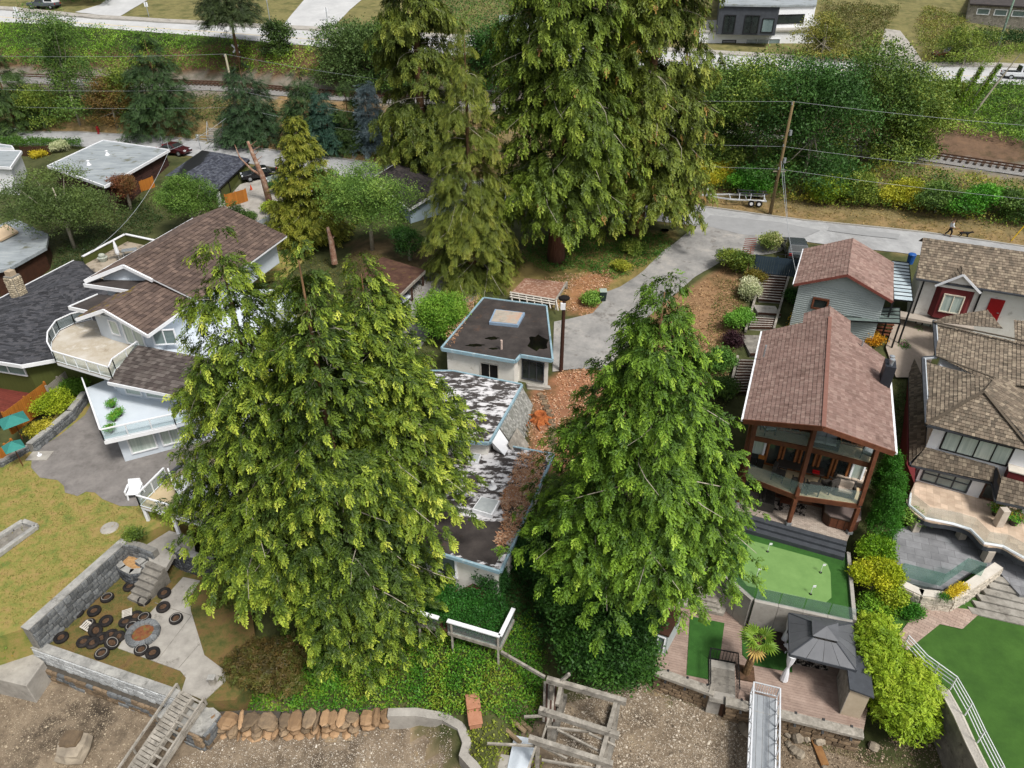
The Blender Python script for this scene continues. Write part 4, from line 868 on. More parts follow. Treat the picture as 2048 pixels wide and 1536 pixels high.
m_ledge=[rockmesh('stone',300+i,0.12,mat('ledge_stone_pale',[hx('#a39a8c'),hx('#bbb2a4'),hx('#cfc8bb')],scale=2,rough=0.9,bump=.4,bscale=8,objrand=0.2)) for i in range(4)]
pts=[W(a,b,ZR) for a,b in ((1790,1195),(1832,1215),(1895,1222),(1925,1205),(1990,1160))]
wall_thing('ledgestone_wall','pale ledgestone wall with planter below the slate patio',[(p.x,p.y) for p in pts],ZR-.2,ZR+1.0,.4,m_mortar,m_ledge,0.17,1,mat('pale_coping',[hx('#b5aea3'),hx('#cbc5bb')],scale=2,rough=.85),.08,limit=300)
bd=E('flower_bed','narrow planter bed of yellow flowers in the ledgestone wall','flower bed',tuple(W(1910,1190,ZR+1.1)))
mb=MB(); mb.add([p for p in wpx([(1882,1192),(1900,1200),(1935,1175),(1915,1168)],ZR+1.12)],[(0,1,2,3)]); B('soil',mb,m_dirt,bd,True)
pgl=[W(a,b,ZR+1.1) for a,b in ((1797,1150),(1880,1172),(1925,1140),(1962,1152))]
gb=E('glass_balustrade','green tinted frameless glass balustrade on the ledgestone wall','balustrade',tuple(pgl[0]))
for a_,b_ in zip(pgl[:-1],pgl[1:]): mb=MB(); mb.bar(a_+Vector((0,0,.5)),b_+Vector((0,0,.5)),.015,1.0); B('glass_pane',mb,m_railg,gb,True)
sr=E('stone_stairs','broad grey stone stairs descending from the slate patio to the turf lawn','steps',tuple(W(2000,1200,ZR)))
for i in range(6):
    a_=W(1975-9*i+5,1148+13*i,ZR+.45-.08*i); b_=W(2300,1230+13*i,ZR+.45-.08*i); c_=Vector((0,-0.5,0)); mb=MB(); mb.prism([a_,b_,b_+c_,a_+c_],ZR-.2,ZR+.47-.08*i); B('step',mb,mat('stair_stone',[hx('#6e6a63'),hx('#8a867e'),hx('#a19d95')],scale=1.6,rough=.9,second=(hx('#555049'),2,.55,.7)),sr,True)
# curved seawall with white railing
WP=[W(a,b,ZR) for a,b in ((1802,1300),(1838,1340),(1896,1383),(1925,1435),(1950,1490),(1985,1560),(2010,1620))]
WP=smoothpoly(WP,1) if 0 else WP
rw=E('concrete_seawall','tall curved concrete seawall with pale coping beside the turf lawn','seawall',(WP[0].x,WP[0].y,0)); mb=MB(); mc=MB(); ribwall(mb,WP,.4,-.6,ZR+.02,-.4); ribwall(mc,WP,.5,ZR+.02,ZR+.1,-.45)
B('wall',mb,m_conc_d,rw,True); B('coping',mc,MATS['pale_coping'],rw,True)
wr=E('white_railing','white painted three rail metal railing along the turf lawn','railing',tuple(WP[0]))
for zz in (.35,.6,.85,1.05):
    mb=MB(); mb.tube([p+Vector((0.1,0.05,zz+.1)) for p in WP],.028,6); B('rail',mb,m_white,wr,True)
for p in [WP[0],WP[1].lerp(WP[2],.4),WP[2],WP[3],WP[4],WP[5]]: mb=MB(); mb.bar(p+Vector((.1,.05,.1)),p+Vector((.1,.05,1.15)),.045); B('post',mb,m_white,wr,True)
# ---------------------------------------------------------------- buildings
def window(root,a,b,z0,z1,n=1,rows=1,fm=None,gm=None,fw=0.07,off=0.03,name='window',mull=None):
    """framed window on a wall; a to b in plan with the outside on the right hand of a->b; panes are its sub-parts"""
    fm=fm or m_white; gm=gm or m_glass; mull=mull or fw*0.7
    a=Vector((a[0],a[1],0)); b=Vector((b[0],b[1],0)); d=(b-a); L=d.length; d.normalize(); nn=Vector((d.y,-d.x,0)); up=Vector((0,0,1))
    P=lambda x,z,o=0.0: a+d*x+up*z+nn*(off+o)
    mb=MB()
    for z in (z0+fw/2,z1-fw/2): mb.bar(P(0,z),P(L,z),fw*1.0,fw)
    for x in (fw/2,L-fw/2): mb.bar(P(x,z0+fw),P(x,z1-fw),fw,fw*1.0)
    for i in range(1,n): mb.bar(P(L*i/n,z0+fw),P(L*i/n,z1-fw),mull,mull)
    for j in range(1,rows): zz=lerp(z0,z1,j/rows if rows!=1 else .5); mb.bar(P(fw,zz),P(L-fw,zz),mull*.9,mull*.9)
    f=B(name,mb,fm,root,True)
    for i in range(n):
        for j in range(rows):
            q=MB(); x0=L*i/n+0.02; x1=L*(i+1)/n-0.02; q0=lerp(z0,z1,j/rows)+.02; q1=lerp(z0,z1,(j+1)/rows)-.02
            q.add([P(x0,q0,-.015),P(x1,q0,-.015),P(x1,q1,-.015),P(x0,q1,-.015),P(x0,q0,-.028),P(x1,q0,-.028),P(x1,q1,-.028),P(x0,q1,-.028)],[(0,1,2,3),(7,6,5,4),(0,4,5,1),(1,5,6,2),(2,6,7,3),(3,7,4,0)])
            B('pane',q,gm,f,True)
    return f
def railing(root,pts,h=1.0,glass=None,m=None,post=1.3,pw=0.05,topw=0.06,bottom=True,name='railing'):
    """posts, rails and panes following 3d floor points; parts of root"""
    m=m or m_white; fr=MB()
    for a,b in zip(pts[:-1],pts[1:]):
        a=Vector(a); b=Vector(b); L=(b-a).length; k=max(1,round(L/post)); up=Vector((0,0,h))
        fr.bar(a+up,b+up,topw,topw*.8)
        if bottom: fr.bar(a+up*.1,b+up*.1,pw*.7,pw*.7)
    o=B(name,fr,m,root,True)
    for a,b in zip(pts[:-1],pts[1:]):
        a=Vector(a); b=Vector(b); L=(b-a).length; k=max(1,round(L/post)); up=Vector((0,0,h)); d=(b-a)/L
        for i in range(k+1):
            q=MB(); p=a.lerp(b,i/k); q.bar(p,p+up,pw); B('post',q,m,root,True)
            if i<k and glass:
                q=MB(); p2=a.lerp(b,(i+1)/k); q.bar(p+d*.04+up*.52,p2-d*.04+up*.52,.012,h*.8); B('glass_pane',q,glass,root,True)
    return o
def gable_fill(root,name,a,b,zt,apex,m,th=0.12):
    """triangular wall between two plan points and an apex"""
    a=Vector((a[0],a[1],zt)); b=Vector((b[0],b[1],zt)); c=Vector(apex); d=(b-a).normalized(); n=Vector((-d.y,d.x,0))*th
    mb=MB(); mb.add([a,b,c,a+n,b+n,c+n],[(0,1,2),(5,4,3),(0,3,4,1),(1,4,5,2),(2,5,3,0)]); return B(name,mb,m,root,True)
def fr_loc(O,rz):
    c,s=math.cos(rz),math.sin(rz); u=Vector((c,s,0)); v=Vector((-s,c,0)); O=Vector((O[0],O[1],0))
    return lambda a,b,z=0.0: O+u*a+v*b+Vector((0,0,z))
def inv_loc(O,rz,p):
    c,s=math.cos(rz),math.sin(rz); d=(p[0]-O[0],p[1]-O[1]); return (d[0]*c+d[1]*s,-d[0]*s+d[1]*c)
REDS=[hx('#7d665e'),hx('#836c64'),hx('#776058'),hx('#8a746b')]
SHK=[hx('#75695b'),hx('#7f7364'),hx('#6b6053'),hx('#8b7f6e'),hx('#635a4e')]
DKS=[hx('#2e2f33'),hx('#38393d'),hx('#434449'),hx('#4c4c50')]
BRN=[hx('#574843'),hx('#64524b'),hx('#4a3d39'),hx('#705d52')]
mat('dark_wicker',[hx('#33302d'),hx('#45413d')],scale=20,rough=.85,bump=.3)
# ============ brown timber chalet
O=W(1487,840,12.0); rz=math.atan2(*(lambda p:(p.y-O.y,p.x-O.x))(W(1790,905,12.0))); CW=(W(1790,905,12.0)-O).length
L=fr_loc(O,rz); ch=E('chalet_house','brown timber chalet with red brown shingle roof and two deep decks','house',tuple(L(CW/2,4,ZP)),rz)
bl=inv_loc(O,rz,W(1532,664,12.0)); br=inv_loc(O,rz,W(1786,722,12.0)); ZE,ZRd=12.0,13.75; ap=inv_loc(O,rz,W(1637,852,ZRd)); um=CW/2
Lb=bl[1]; pv=ap[1]
print('CHALET',math.degrees(rz),CW,bl,br,ap)
Rb=Lb+0.25
tiles('shingle_field',[L(0,0,ZE),L(um,pv,ZRd),L(um,Rb,ZRd),L(0,Lb,ZE)],0.24,0.24,0.035,m_tilered,ch,REDS,True,cvar=.09)
tiles('shingle_field',[L(um,pv,ZRd),L(CW,0,ZE),L(CW,br[1],ZE),L(um,Rb,ZRd)],0.24,0.24,0.035,m_tilered,ch,REDS,True,cvar=.09)
mb=MB(); mb.slab([L(0.02,0.02,ZE-.004),L(um,pv+.02,ZRd-.004),L(um,Rb,ZRd-.004),L(0.02,Lb,ZE-.004)],.16); mb.slab([L(um,pv+.02,ZRd-.004),L(CW-.02,0.02,ZE-.004),L(CW-.02,br[1],ZE-.004),L(um,Rb,ZRd-.004)],.16); B('roof_deck',mb,m_wood_d,ch,True)
for a_,b_ in ((L(0,0,ZE-.1),L(um,pv,ZRd-.1)),(L(um,pv,ZRd-.1),L(CW,0,ZE-.1))): mb=MB(); mb.bar(a_,b_,.08,.28); B('bargeboard',mb,m_wood_b,ch,True)
mb=MB(); mb.bar(L(-.07,0,ZE-.06),L(-.07,Lb,ZE-.06),.13,.12); B('gutter',mb,m_white,ch,True); mb=MB(); mb.bar(L(CW+.07,0,ZE-.06),L(CW+.07,br[1],ZE-.06),.13,.12); B('gutter',mb,m_white,ch,True)
mb=MB(); mb.bar(L(um,pv,ZRd+.03),L(um,Rb,ZRd+.03),.22,.05); B('ridge_cap',mb,mat('ridge_shingle',[hx('#745248'),hx('#825e53')],scale=4,rough=.9),ch,True)
vf=3.3
mb=MB(); mb.prism([L(.45,vf),L(CW-.45,vf),L(CW-.45,Lb-.5),L(.45,Lb-.5)],0,ZE-.05); B('wall',mb,mat('chalet_siding',[hx('#5d3a26'),hx('#6f4830')],scale=1.5,rough=.8),ch,True)
gable_fill(ch,'gable_wall',L(.45,vf),L(CW-.45,vf),ZE-.05,L(um,vf,ZRd-.25),MATS['chalet_siding'])
gable_fill(ch,'gable_wall',L(CW-.45,Lb-.5),L(.45,Lb-.5),ZE-.05,L(um,Lb-.5,ZRd-.25),MATS['chalet_siding'])
# rear entry roof
tiles('shingle_field',[L(um-1.5,Lb+.3,12.7),L(um,Lb+.3,13.55),L(um,Lb+2.4,13.55),L(um-1.5,Lb+2.4,12.7)],0.28,0.3,.035,m_tilered,ch,REDS,True); tiles('shingle_field',[L(um+1.5,Lb+.3,12.7),L(um,Lb+.3,13.55),L(um,Lb+2.4,13.55),L(um+1.5,Lb+2.4,12.7)],0.28,0.3,.035,m_tilered,ch,REDS,True)
mb=MB(); mb.prism([L(um-1.3,Lb),L(um+1.3,Lb),L(um+1.3,Lb+2.2),L(um-1.3,Lb+2.2)],5,12.75); B('rear_wall',mb,mat('grey_green_siding',[hx('#8f9690'),hx('#9da49e')],scale=1,rough=.8),ch,True)
# decks
def deck(z,pl,pc,pr,nm,vb):
    a=[inv_loc(O,rz,W(*p,z)) for p in (pl,pc,pr)]; pts=[L(a[0][0],vb),L(a[0][0],a[0][1]),L(a[1][0],a[1][1]),L(a[2][0],a[2][1]),L(a[2][0],vb)]
    mb=MB(); mb.prism(pts,z-.1,z); B(nm,mb,m_vinyl,ch,True)
    for q0,q1 in ((1,2),(2,3)): mb=MB(); mb.bar(pts[q0]+Vector((0,0,z-.17)),pts[q1]+Vector((0,0,z-.17)),.16,.32); B('deck_beam',mb,m_wood_b,ch,True)
    for q0,q1 in ((0,1),(3,4)): mb=MB(); mb.bar(pts[q0]+Vector((0,0,z-.17)),pts[q1]+Vector((0,0,z-.17)),.14,.28); B('deck_beam',mb,m_wood_b,ch,True)
    for q0,q1 in ((1,2),(2,3)):
        for i in range(3):
            p=pts[q0].lerp(pts[q1],i/3); q=pts[q0].lerp(pts[q1],(i+1)/3); mb=MB(); mb.bar(p+Vector((0,0,z+.5)),q+Vector((0,0,z+.5)),.014,.95); B('glass_pane',mb,m_rail,ch,True)
    return a,pts
d1,p1=deck(6.75,(1489,950),(1593,990),(1719,1008),'lower_deck_floor',vf)
d2,p2=deck(9.55,(1504,870),(1618,893),(1742,926),'upper_deck_floor',vf)
for k in (1,2,3):
    top=p2[k] if k!=2 else L(um,pv+.35); lowp=p1[k]
    mb=MB(); mb.bar(lowp.lerp(p2[k],.0)+Vector((0,0,6.7)),p2[k]+Vector((0,0,ZE+(.1 if k!=2 else 1.4))),.24,.24,up=(0,1,0)); B('timber_post',mb,m_wood_b,ch,True)
    mb=MB(); mb.bar(lowp+Vector((0,0,ZP)),lowp+Vector((0,0,6.45)),.24,.24,up=(0,1,0)); B('timber_post',mb,m_wood_b,ch,True)
    mb=MB(); mb.bar(lowp+Vector((0,0,ZP)),lowp+Vector((0,0,ZP+.2)),.3,.3,up=(0,1,0)); B('post_shoe',mb,m_metal,ch,True)
for i,(a_,b_,g) in enumerate(((.55,1.4,m_glass_c),(1.5,2.35,m_glass_d),(2.45,3.3,m_glass_d),(3.45,4.4,m_glass_d),(4.55,5.4,m_glass_d),(5.5,6.35,m_glass_d),(6.45,7.2,m_glass_c))):
    s_=(CW-.9)/7.0; window(ch,L(a_*s_+.25,vf),L(b_*s_+.25,vf),6.8,8.85,1,1,mat('cedar_door',[hx('#7a4a28'),hx('#8f5a33')],scale=2,rough=.6) if i not in (0,6) else m_white,g,.12,name='french_door')
for i,(a_,b_) in enumerate(((.6,1.9),(2.0,3.2),(4.0,5.2),(5.4,6.8))):
    s_=(CW-.9)/7.0; window(ch,L(a_*s_+.2,vf),L(b_*s_+.2,vf),9.65,11.6,2,1,MATS['cedar_door'],m_glass_d,.1,name='french_door')
for i,(a_,b_) in enumerate(((.8,2.4),(3.0,4.6),(5.2,6.6))): window(ch,L(a_,vf),L(b_,vf),4.5,6.3,2,1,m_wood_d,m_glass_d,.1,name='patio_door')
cb=inv_loc(O,rz,W(1782,765,12.2)); mb=MB(); mb.prism([L(CW-.65,cb[1]-.5),L(CW-.05,cb[1]-.5),L(CW-.05,cb[1]+.5),L(CW-.65,cb[1]+.5)],11.8,13.5); c_=B('chimney',mb,mat('dark_metal_cladding',[hx('#22252b'),hx('#2e3138')],scale=2,rough=.5),ch,True); 
for o_ in (-.2,.2): mb=MB(); q=L(CW-.35,cb[1]+o_,13.5); mb.lathe([(.11,0),(.11,.3),(.16,.32),(.16,.4),(.0,.45)],q,10); B('flue_cap',mb,m_metal,c_,True)
for px,py in ((1724,690),(1530,700)): q=W(px,py,12.9); mb=MB(); mb.tube([q-Vector((0,0,.5)),q+Vector((0,0,.35))],.06,8); B('vent_pipe',mb,m_metal,ch,True)
# chalet furniture
def chair(label,loc,rz_,group=None,frame=None,cush=None,w_=.62,arm=True,back=.85,name='patio_chair',cat='chair'):
    frame=frame or m_black; cush=cush or mat('grey_cushion',[hx('#8d9296'),hx('#a2a7aa')],scale=3,rough=.9); e=E(name,label,cat,tuple(loc),rz_,group); e.scale=(1.2,)*3; h=w_/2
    mb=MB(); mb.bx(-h,h,-.3,.3,.3,.36); B('seat_frame',mb,frame,e); mb=MB(); mb.bx(-h+.05,h-.05,-.28,.24,.36,.48); B('seat_cushion',mb,cush,e,bevel=.03); mb=MB(); mb.bx(-h,h,.24,.34,.3,back); B('backrest',mb,frame,e,bevel=.02); mb=MB(); mb.bx(-h+.05,h-.05,.16,.25,.45,back+.02); B('back_cushion',mb,cush,e,bevel=.03)
    for x in (-h+.03,h-.03):
        for y in (-.27,.27): mb=MB(); mb.bar((x,y,0),(x,y,.32),.05); B('leg',mb,frame,e)
        if arm: mb=MB(); mb.bar((x,-.3,.58),(x,.3,.58),.07,.04); mb.bar((x,-.27,.32),(x,-.27,.58),.04); B('armrest',mb,frame,e)
    return e
def sofa(label,loc,rz_,w_=1.6,frame=None,cush=None,n=2,d=.8,name='patio_sofa',cat='sofa'):
    frame=frame or mat('dark_wicker',[hx('#33302d'),hx('#45413d')],scale=20,rough=.85,bump=.3); cush=cush or mat('beige_cushion',[hx('#a8998a'),hx('#b9ab9d')],scale=3,rough=.9); e=E(name,label,cat,tuple(loc),rz_); e.scale=(1.2,)*3; h=w_/2
    mb=MB(); mb.bx(-h,h,-d/2,d/2,.05,.3); B('base',mb,frame,e,bevel=.02); mb=MB(); mb.bx(-h,h,d/2-.14,d/2,.3,.75); B('backrest',mb,frame,e,bevel=.02)
    for x in (-1,1): mb=MB(); mb.bx(x*h-x*.12,x*h,-d/2,d/2-.14,.3,.58); B('armrest',mb,frame,e,bevel=.02)
    for i in range(n):
        a=-h+.13+i*(w_-.26)/n; b=a+(w_-.26)/n-.02; mb=MB(); mb.bx(a,b,-d/2+.02,d/2-.28,.3,.45); B('seat_cushion',mb,cush,e,bevel=.03); mb=MB(); mb.bx(a,b,d/2-.3,d/2-.15,.4,.8); B('back_cushion',mb,cush,e,bevel=.04)
    return e
chair('light grey cushioned armchair at the far left of the upper chalet deck',W(1535,865,9.55),rz+R(25)); chair('light grey cushioned armchair near the right post of the upper deck',W(1735,915,9.55),rz-R(15))
sofa('light grey two seat sofa behind the centre post of the upper deck',W(1648,890,9.55),rz,1.3,m_black,MATS['grey_cushion'])
tb=E('dining_table','long dark wicker dining table on the lower chalet deck','table',tuple(W(1597,950,6.75)),rz); mb=MB(); mb.bx(-1.35,1.35,-.5,.5,.68,.74); B('tabletop',mb,mat('dark_table',[hx('#2c2723'),hx('#3a342f')],scale=3,rough=.6),tb,bevel=.02)
for x in (-1.2,1.2):
    for y in (-.4,.4): mb=MB(); mb.bar((x,y,0),(x,y,.68),.07); B('leg',mb,MATS['dark_wicker'],tb)
wk=MATS['dark_wicker']
for (a_,b_,r_,t_) in ((1555,957,80,'dark wicker chair at the far end of the dining table'),(1592,977,180,'dark wicker chair on the rail side of the table, left of the post'),(1622,985,190,'dark wicker chair on the rail side of the table, right of the post'),(1655,980,-130,'dark wicker armchair between the dining table and the beige sofa')): chair(t_,W(a_,b_,6.75),rz+R(r_),'wicker dining chairs',wk,wk,.6)
pc=E('red_tray','red tray standing on the dark dining table','tray',tuple(W(1632,945,7.5)),rz); mb=MB(); mb.bx(-.2,.2,-.15,.15,0,.03); B('base',mb,mat('red_plastic',[hx('#a8161a')],rough=.4),pc); mb=MB(); mb.bx(-.2,.2,-.15,-.13,.03,.08); mb.bx(-.2,.2,.13,.15,.03,.08); B('rim',mb,MATS['red_plastic'],pc,kind='stuff')
sofa('beige cushioned wicker sofa in the corner of the lower deck',W(1700,962,6.75),rz-R(3),1.7); e=sofa('beige ottoman in front of the wicker corner sofa',W(1687,988,6.75),rz,.95,None,None,1,.65,'ottoman','ottoman')
bq=E('planter_box','black twin planter box near the left post of the lower deck','planter',tuple(W(1512,930,6.75)),rz)
for x in (-.22,.22): mb=MB(); mb.bx(x-.2,x+.2,-.25,.25,0,.7); B('box',mb,m_black,bq,bevel=.02)
mb=MB(); mb.bx(.03,.41,-.2,.2,.7,.74); B('cedar_top',mb,m_wood_o,bq)
ht=E('hot_tub','brown octagonal hot tub with grey cover under the chalet deck','hot tub',tuple(W(1678,1037,ZP)),rz)
def octo(r,c): return [(-r,-r+c),(-r+c,-r),(r-c,-r),(r,-r+c),(r,r-c),(r-c,r),(-r+c,r),(-r,r-c)]
mb=MB(); mb.prism(octo(1.02,.35),0,.82); B('cabinet',mb,m_wood_d,ht,bevel=.02)
for i in range(3): mb=MB(); mb.bx(-.6+i*.42,-.22+i*.42,-1.04,-1.0,.08,.74); B('side_panel',mb,m_wood_b,ht)
mb=MB(); mb.prism(octo(1.06,.34),.82,.95); B('cover',mb,mat('tub_cover',[hx('#5b4f4c'),hx('#6b5f5b')],scale=2,rough=.7),ht,bevel=.04)
sofa('dark wicker lounge sofa on the patio under the deck',W(1532,1002,ZP),rz+R(90),1.8,None,wk,2)
rg=sheet('outdoor_rug',[L(*inv_loc(O,rz,W(a_,b_,ZP)),ZP+.012) for a_,b_ in ((1548,1000),(1615,1010),(1609,1033),(1540,1018))],mat('patterned_rug',[hx('#171414'),hx('#2a2522'),hx('#a59a90')],scale=4,rough=.95,ramp=(.45,.55)),'','rug'); del rg['kind']; tag(rg,'black and cream patterned rug on the chalet patio','rug')
ct=E('coffee_table','low brown slatted coffee table on the patterned rug','table',tuple(W(1575,1010,ZP)),rz)
for i in range(5): mb=MB(); mb.bx(-.5,.5,-.3+i*.12,-.2+i*.12,.32,.36); B('slat',mb,m_wood_b,ct)
for x in (-.45,.45):
    for y in (-.26,.26): mb=MB(); mb.bar((x,y,0),(x,y,.32),.05); B('leg',mb,m_wood_d,ct)
# ============ grey sided garage house with red roof
ZE2,ZR2=11.3,12.9
O=W(1588,568,ZE2); q=W(1786,602,ZE2); rz2=math.atan2(q.y-O.y,q.x-O.x); CW2=(q-O).length; L2=fr_loc(O,rz2); lb=inv_loc(O,rz2,W(1603,497,ZE2))[1]; print('GREY',math.degrees(rz2),CW2,lb)
gh=E('grey_sided_house','pale grey sided house with red brown gable roof by the street','house',tuple(L2(CW2/2,lb/2,7)),rz2); um=CW2/2
for s_ in (0,CW2): tiles('shingle_field',[L2(s_,0,ZE2),L2(um,-.15,ZR2),L2(um,lb,ZR2),L2(s_,lb,ZE2)],.28,.3,.035,m_tilered,gh,[tuple(c*1.12 for c in r_) for r_ in REDS],True,cvar=.1)
mb=MB(); mb.slab([L2(.02,.02,ZE2-.004),L2(um,-.13,ZR2-.004),L2(um,lb,ZR2-.004),L2(.02,lb,ZE2-.004)],.14); mb.slab([L2(CW2-.02,.02,ZE2-.004),L2(um,-.13,ZR2-.004),L2(um,lb,ZR2-.004),L2(CW2-.02,lb,ZE2-.004)],.14); B('roof_deck',mb,m_wood_d,gh,True)
for a_ in (0,CW2): mb=MB(); mb.bar(L2(a_,-.02,ZE2-.1),L2(um,-.17,ZR2-.1),.07,.2); B('bargeboard',mb,mat('red_brown_trim',[hx('#6d3c34'),hx('#7c473d')],rough=.7),gh,True)
mb=MB(); mb.bar(L2(-.06,0,ZE2-.05),L2(-.06,lb,ZE2-.05),.1,.1); B('gutter',mb,m_white,gh,True)
m_gs=mat('pale_grey_lap_siding',[hx('#9ba3a3'),hx('#a8b0af')],scale=.8,rough=.7)
mb=MB(); mb.prism([L2(.4,.35),L2(CW2-.5,.35),L2(CW2-.5,lb-.3),L2(.4,lb-.3)],6,ZE2-.03); B('wall',mb,m_gs,gh,True); gable_fill(gh,'gable_wall',L2(.4,.35),L2(CW2-.5,.35),ZE2-.03,L2(um,.35,ZR2-.2),m_gs); gable_fill(gh,'gable_wall',L2(CW2-.5,lb-.3),L2(.4,lb-.3),ZE2-.03,L2(um,lb-.3,ZR2-.2),m_gs)
for i in range(24): mb=MB(); zz=7.2+i*.18; mb.bar(L2(.4,.335,zz),L2(CW2-.5,.335,zz),.03,.018); B('siding_board',mb,m_gs,gh,True)
a_=inv_loc(O,rz2,W(1625,600,10.2)); window(gh,L2(a_[0],.33),L2(a_[0]+1.25,.33),9.35,10.35,1,1,m_wood_b,m_glass_d,.14)
# glazed canopies and timber stair between the houses
def canopy(label,px,z,slats,m_gl,th=.06):
    P=[W(a,b,z) for a,b in px]; e=E('glass_canopy',label,'canopy',tuple(P[0])); n=slats
    for i in range(n):
        a0=P[0].lerp(P[3],i/n); a1=P[1].lerp(P[2],i/n); b0=P[0].lerp(P[3],(i+1)/n); b1=P[1].lerp(P[2],(i+1)/n); mb=MB(); mb.slab([a0,a1,b1,b0],.02); B('roof_panel',mb,m_gl,e,True); mb=MB(); mb.bar(a0+Vector((0,0,.03)),a1+Vector((0,0,.03)),.05,.06); B('rafter',mb,m_black,e,True)
    for k in range(4): mb=MB(); mb.bar(P[k]-Vector((0,0,.05)),P[(k+1)%4]-Vector((0,0,.05)),.07,.1); B('edge_beam',mb,m_black,e,True)
    for k in (2,3): mb=MB(); mb.bar(P[k],Vector((P[k].x,P[k].y,T(P[k].x,P[k].y))),.1); B('post',mb,m_black,e,True)
    return e
m_can=mat('pale_canopy_sheet',[hx('#9fb0b8'),hx('#c3cfd4')],scale=1,rough=.15,spec=.7)
canopy('pale glazed lean to canopy beside the grey sided house',((1784,522),(1818,526),(1826,602),(1788,598)),10.9,11,m_can)
canopy('dark framed flat glass canopy over the timber stair',((1687,616),(1800,616),(1800,646),(1685,640)),9.3,4,mat('smoked_canopy',[hx('#56625f'),hx('#75827e')],scale=1,rough=.15,spec=.7))
ts=E('timber_stair','brown timber stair climbing between the chalet and the grey sided house','steps',tuple(W(1752,680,7)))
for i in range(7): p=W(1741+3*i,672-6.5*i,7.0+.2*i); mb=MB(); mb.bar(p,p+Vector((1.3,-.35,0)),.28,.06); B('tread',mb,m_wood_b,ts,True)
mb=MB(); mb.bar(W(1740,676,6.9),W(1760,630,8.4),.06,.25); B('stringer',mb,m_wood_d,ts,True)
# ============ long concrete stair with wooden kerbs
ss=E('long_garden_stair','long concrete garden stair with timber kerbs descending beside the chalet','steps',tuple(W(1555,545,8.8)))
SL=[((1528,547),(1572,549),8.85),((1490,720),(1535,722),6.6)]
def stair_flight(pa,pb,n,mm):
    for i in range(n):
        t=(i+.5)/n; a=WT(lerp(pa[0][0],pb[0][0],t),lerp(pa[0][1],pb[0][1],t)); b=WT(lerp(pa[1][0],pb[1][0],t),lerp(pa[1][1],pb[1][1],t)); z=max(a.z,b.z)+.22
        q=WT(lerp(pa[0][0],pb[0][0],t+1/n),lerp(pa[0][1],pb[0][1],t+1/n)); dl=abs(q.y-a.y)*.5; n1=Vector((0,dl,0)); mb=MB(); mb.prism([a-n1*1.05,b-n1*1.05,b+n1*.8,a+n1*.8],z-.7,z); B('step',mb,mm,ss,True); mb=MB(); mb.bar(a-n1*1.08+Vector((0,0,z-a.z-.02)),b-n1*1.08+Vector((0,0,z-b.z-.02)),.09,.16); B('tread_gap_strip',mb,m_wood_d,ss,True)  # dark strips stand in for the shaded gap lines between treads
stair_flight(((1530,548),(1574,550)),((1515,605),(1560,608)),11,m_conc); stair_flight(((1513,610),(1558,613)),((1506,632),(1551,635)),1,m_conc); stair_flight(((1504,637),(1549,640)),((1497,660),(1542,663)),5,m_conc); stair_flight(((1496,666),(1540,668)),((1480,715),(1526,718)),1,m_conc_d); stair_flight(((1478,722),(1520,724)),((1462,790),(1505,792)),12,m_conc_d)
for pa,pb in (((1526,546),(1490,668)),((1579,548),(1546,665)),((1474,720),(1455,800))):
    for k in range(6): mb=MB(); mb.bar(WT(*[lerp(pa[m],pb[m],k/6) for m in (0,1)])+Vector((0,0,.3)),WT(*[lerp(pa[m],pb[m],(k+1)/6) for m in (0,1)])+Vector((0,0,.3)),.18,.3); B('kerb',mb,m_wood_g,ss,True)
# ============ white and red house up by the street
ZF=11.6; wr_=E('white_red_house','white house with shake roof, red bay window and red door by the street','house',tuple(W(1930,620,7)))
A=W(1832,556,ZF); Bq=W(2046,590,ZF); u=(Bq-A); u.z=0; u.normalize(); v=Vector((-u.y,u.x,0)); Wd=(Bq-A).length+4; bk=W(1838,477,13.6); dp=(bk-A).dot(v); la=(bk-A).dot(u); print('WR',dp,la)
Q=lambda a,b,z: Vector((A.x,A.y,0))+u*a+v*b+Vector((0,0,z))
tiles('shake_field',[Q(0,0,ZF),Q(Wd,0,ZF),Q(Wd,dp,13.7),Q(0,dp,13.7)],.26,.22,.05,m_shake,wr_,SHK,True,jit=.25)
tiles('shake_field',[Q(0,dp,13.7),Q(Wd,dp,13.7),Q(Wd,dp+2.2,12.6),Q(0,dp+2.2,12.6)],.26,.22,.05,m_shake,wr_,SHK,True,jit=.25)
mb=MB(); mb.slab([Q(.02,.02,ZF-.004),Q(Wd,.02,ZF-.004),Q(Wd,dp,13.69),Q(.02,dp,13.69)],.15); B('roof_deck',mb,m_char,wr_,True); mb=MB(); mb.bar(Q(0,-.08,ZF-.05),Q(Wd,-.08,ZF-.05),.14,.12); B('gutter',mb,m_char,wr_,True)
mb=MB(); mb.prism([Q(.5,.6,0),Q(Wd,.6,0),Q(Wd,dp+1.8,0),Q(.5,dp+1.8,0)],6,ZF-.02); B('wall',mb,m_whitewash,wr_,True)
bay=inv_loc(A,math.atan2(u.y,u.x),W(1858,615,9)); bw0=bay[0]
bm=MB(); bm.prism([Q(bw0,.58,0),Q(bw0+.35,.05,0),Q(bw0+2.35,.05,0),Q(bw0+2.7,.58,0)],8.5,11.2); B('bay',bm,mat('dark_red_siding',[hx('#5c2022'),hx('#692729')],scale=1,rough=.7),wr_,True)
window(wr_,Q(bw0+.6,.05,0),Q(bw0+2.1,.05,0),9.1,10.7,2,1,mat('cream_frame',[hx('#cfc6b5')],rough=.6),m_glass_c,.09)
gz=12.6; 
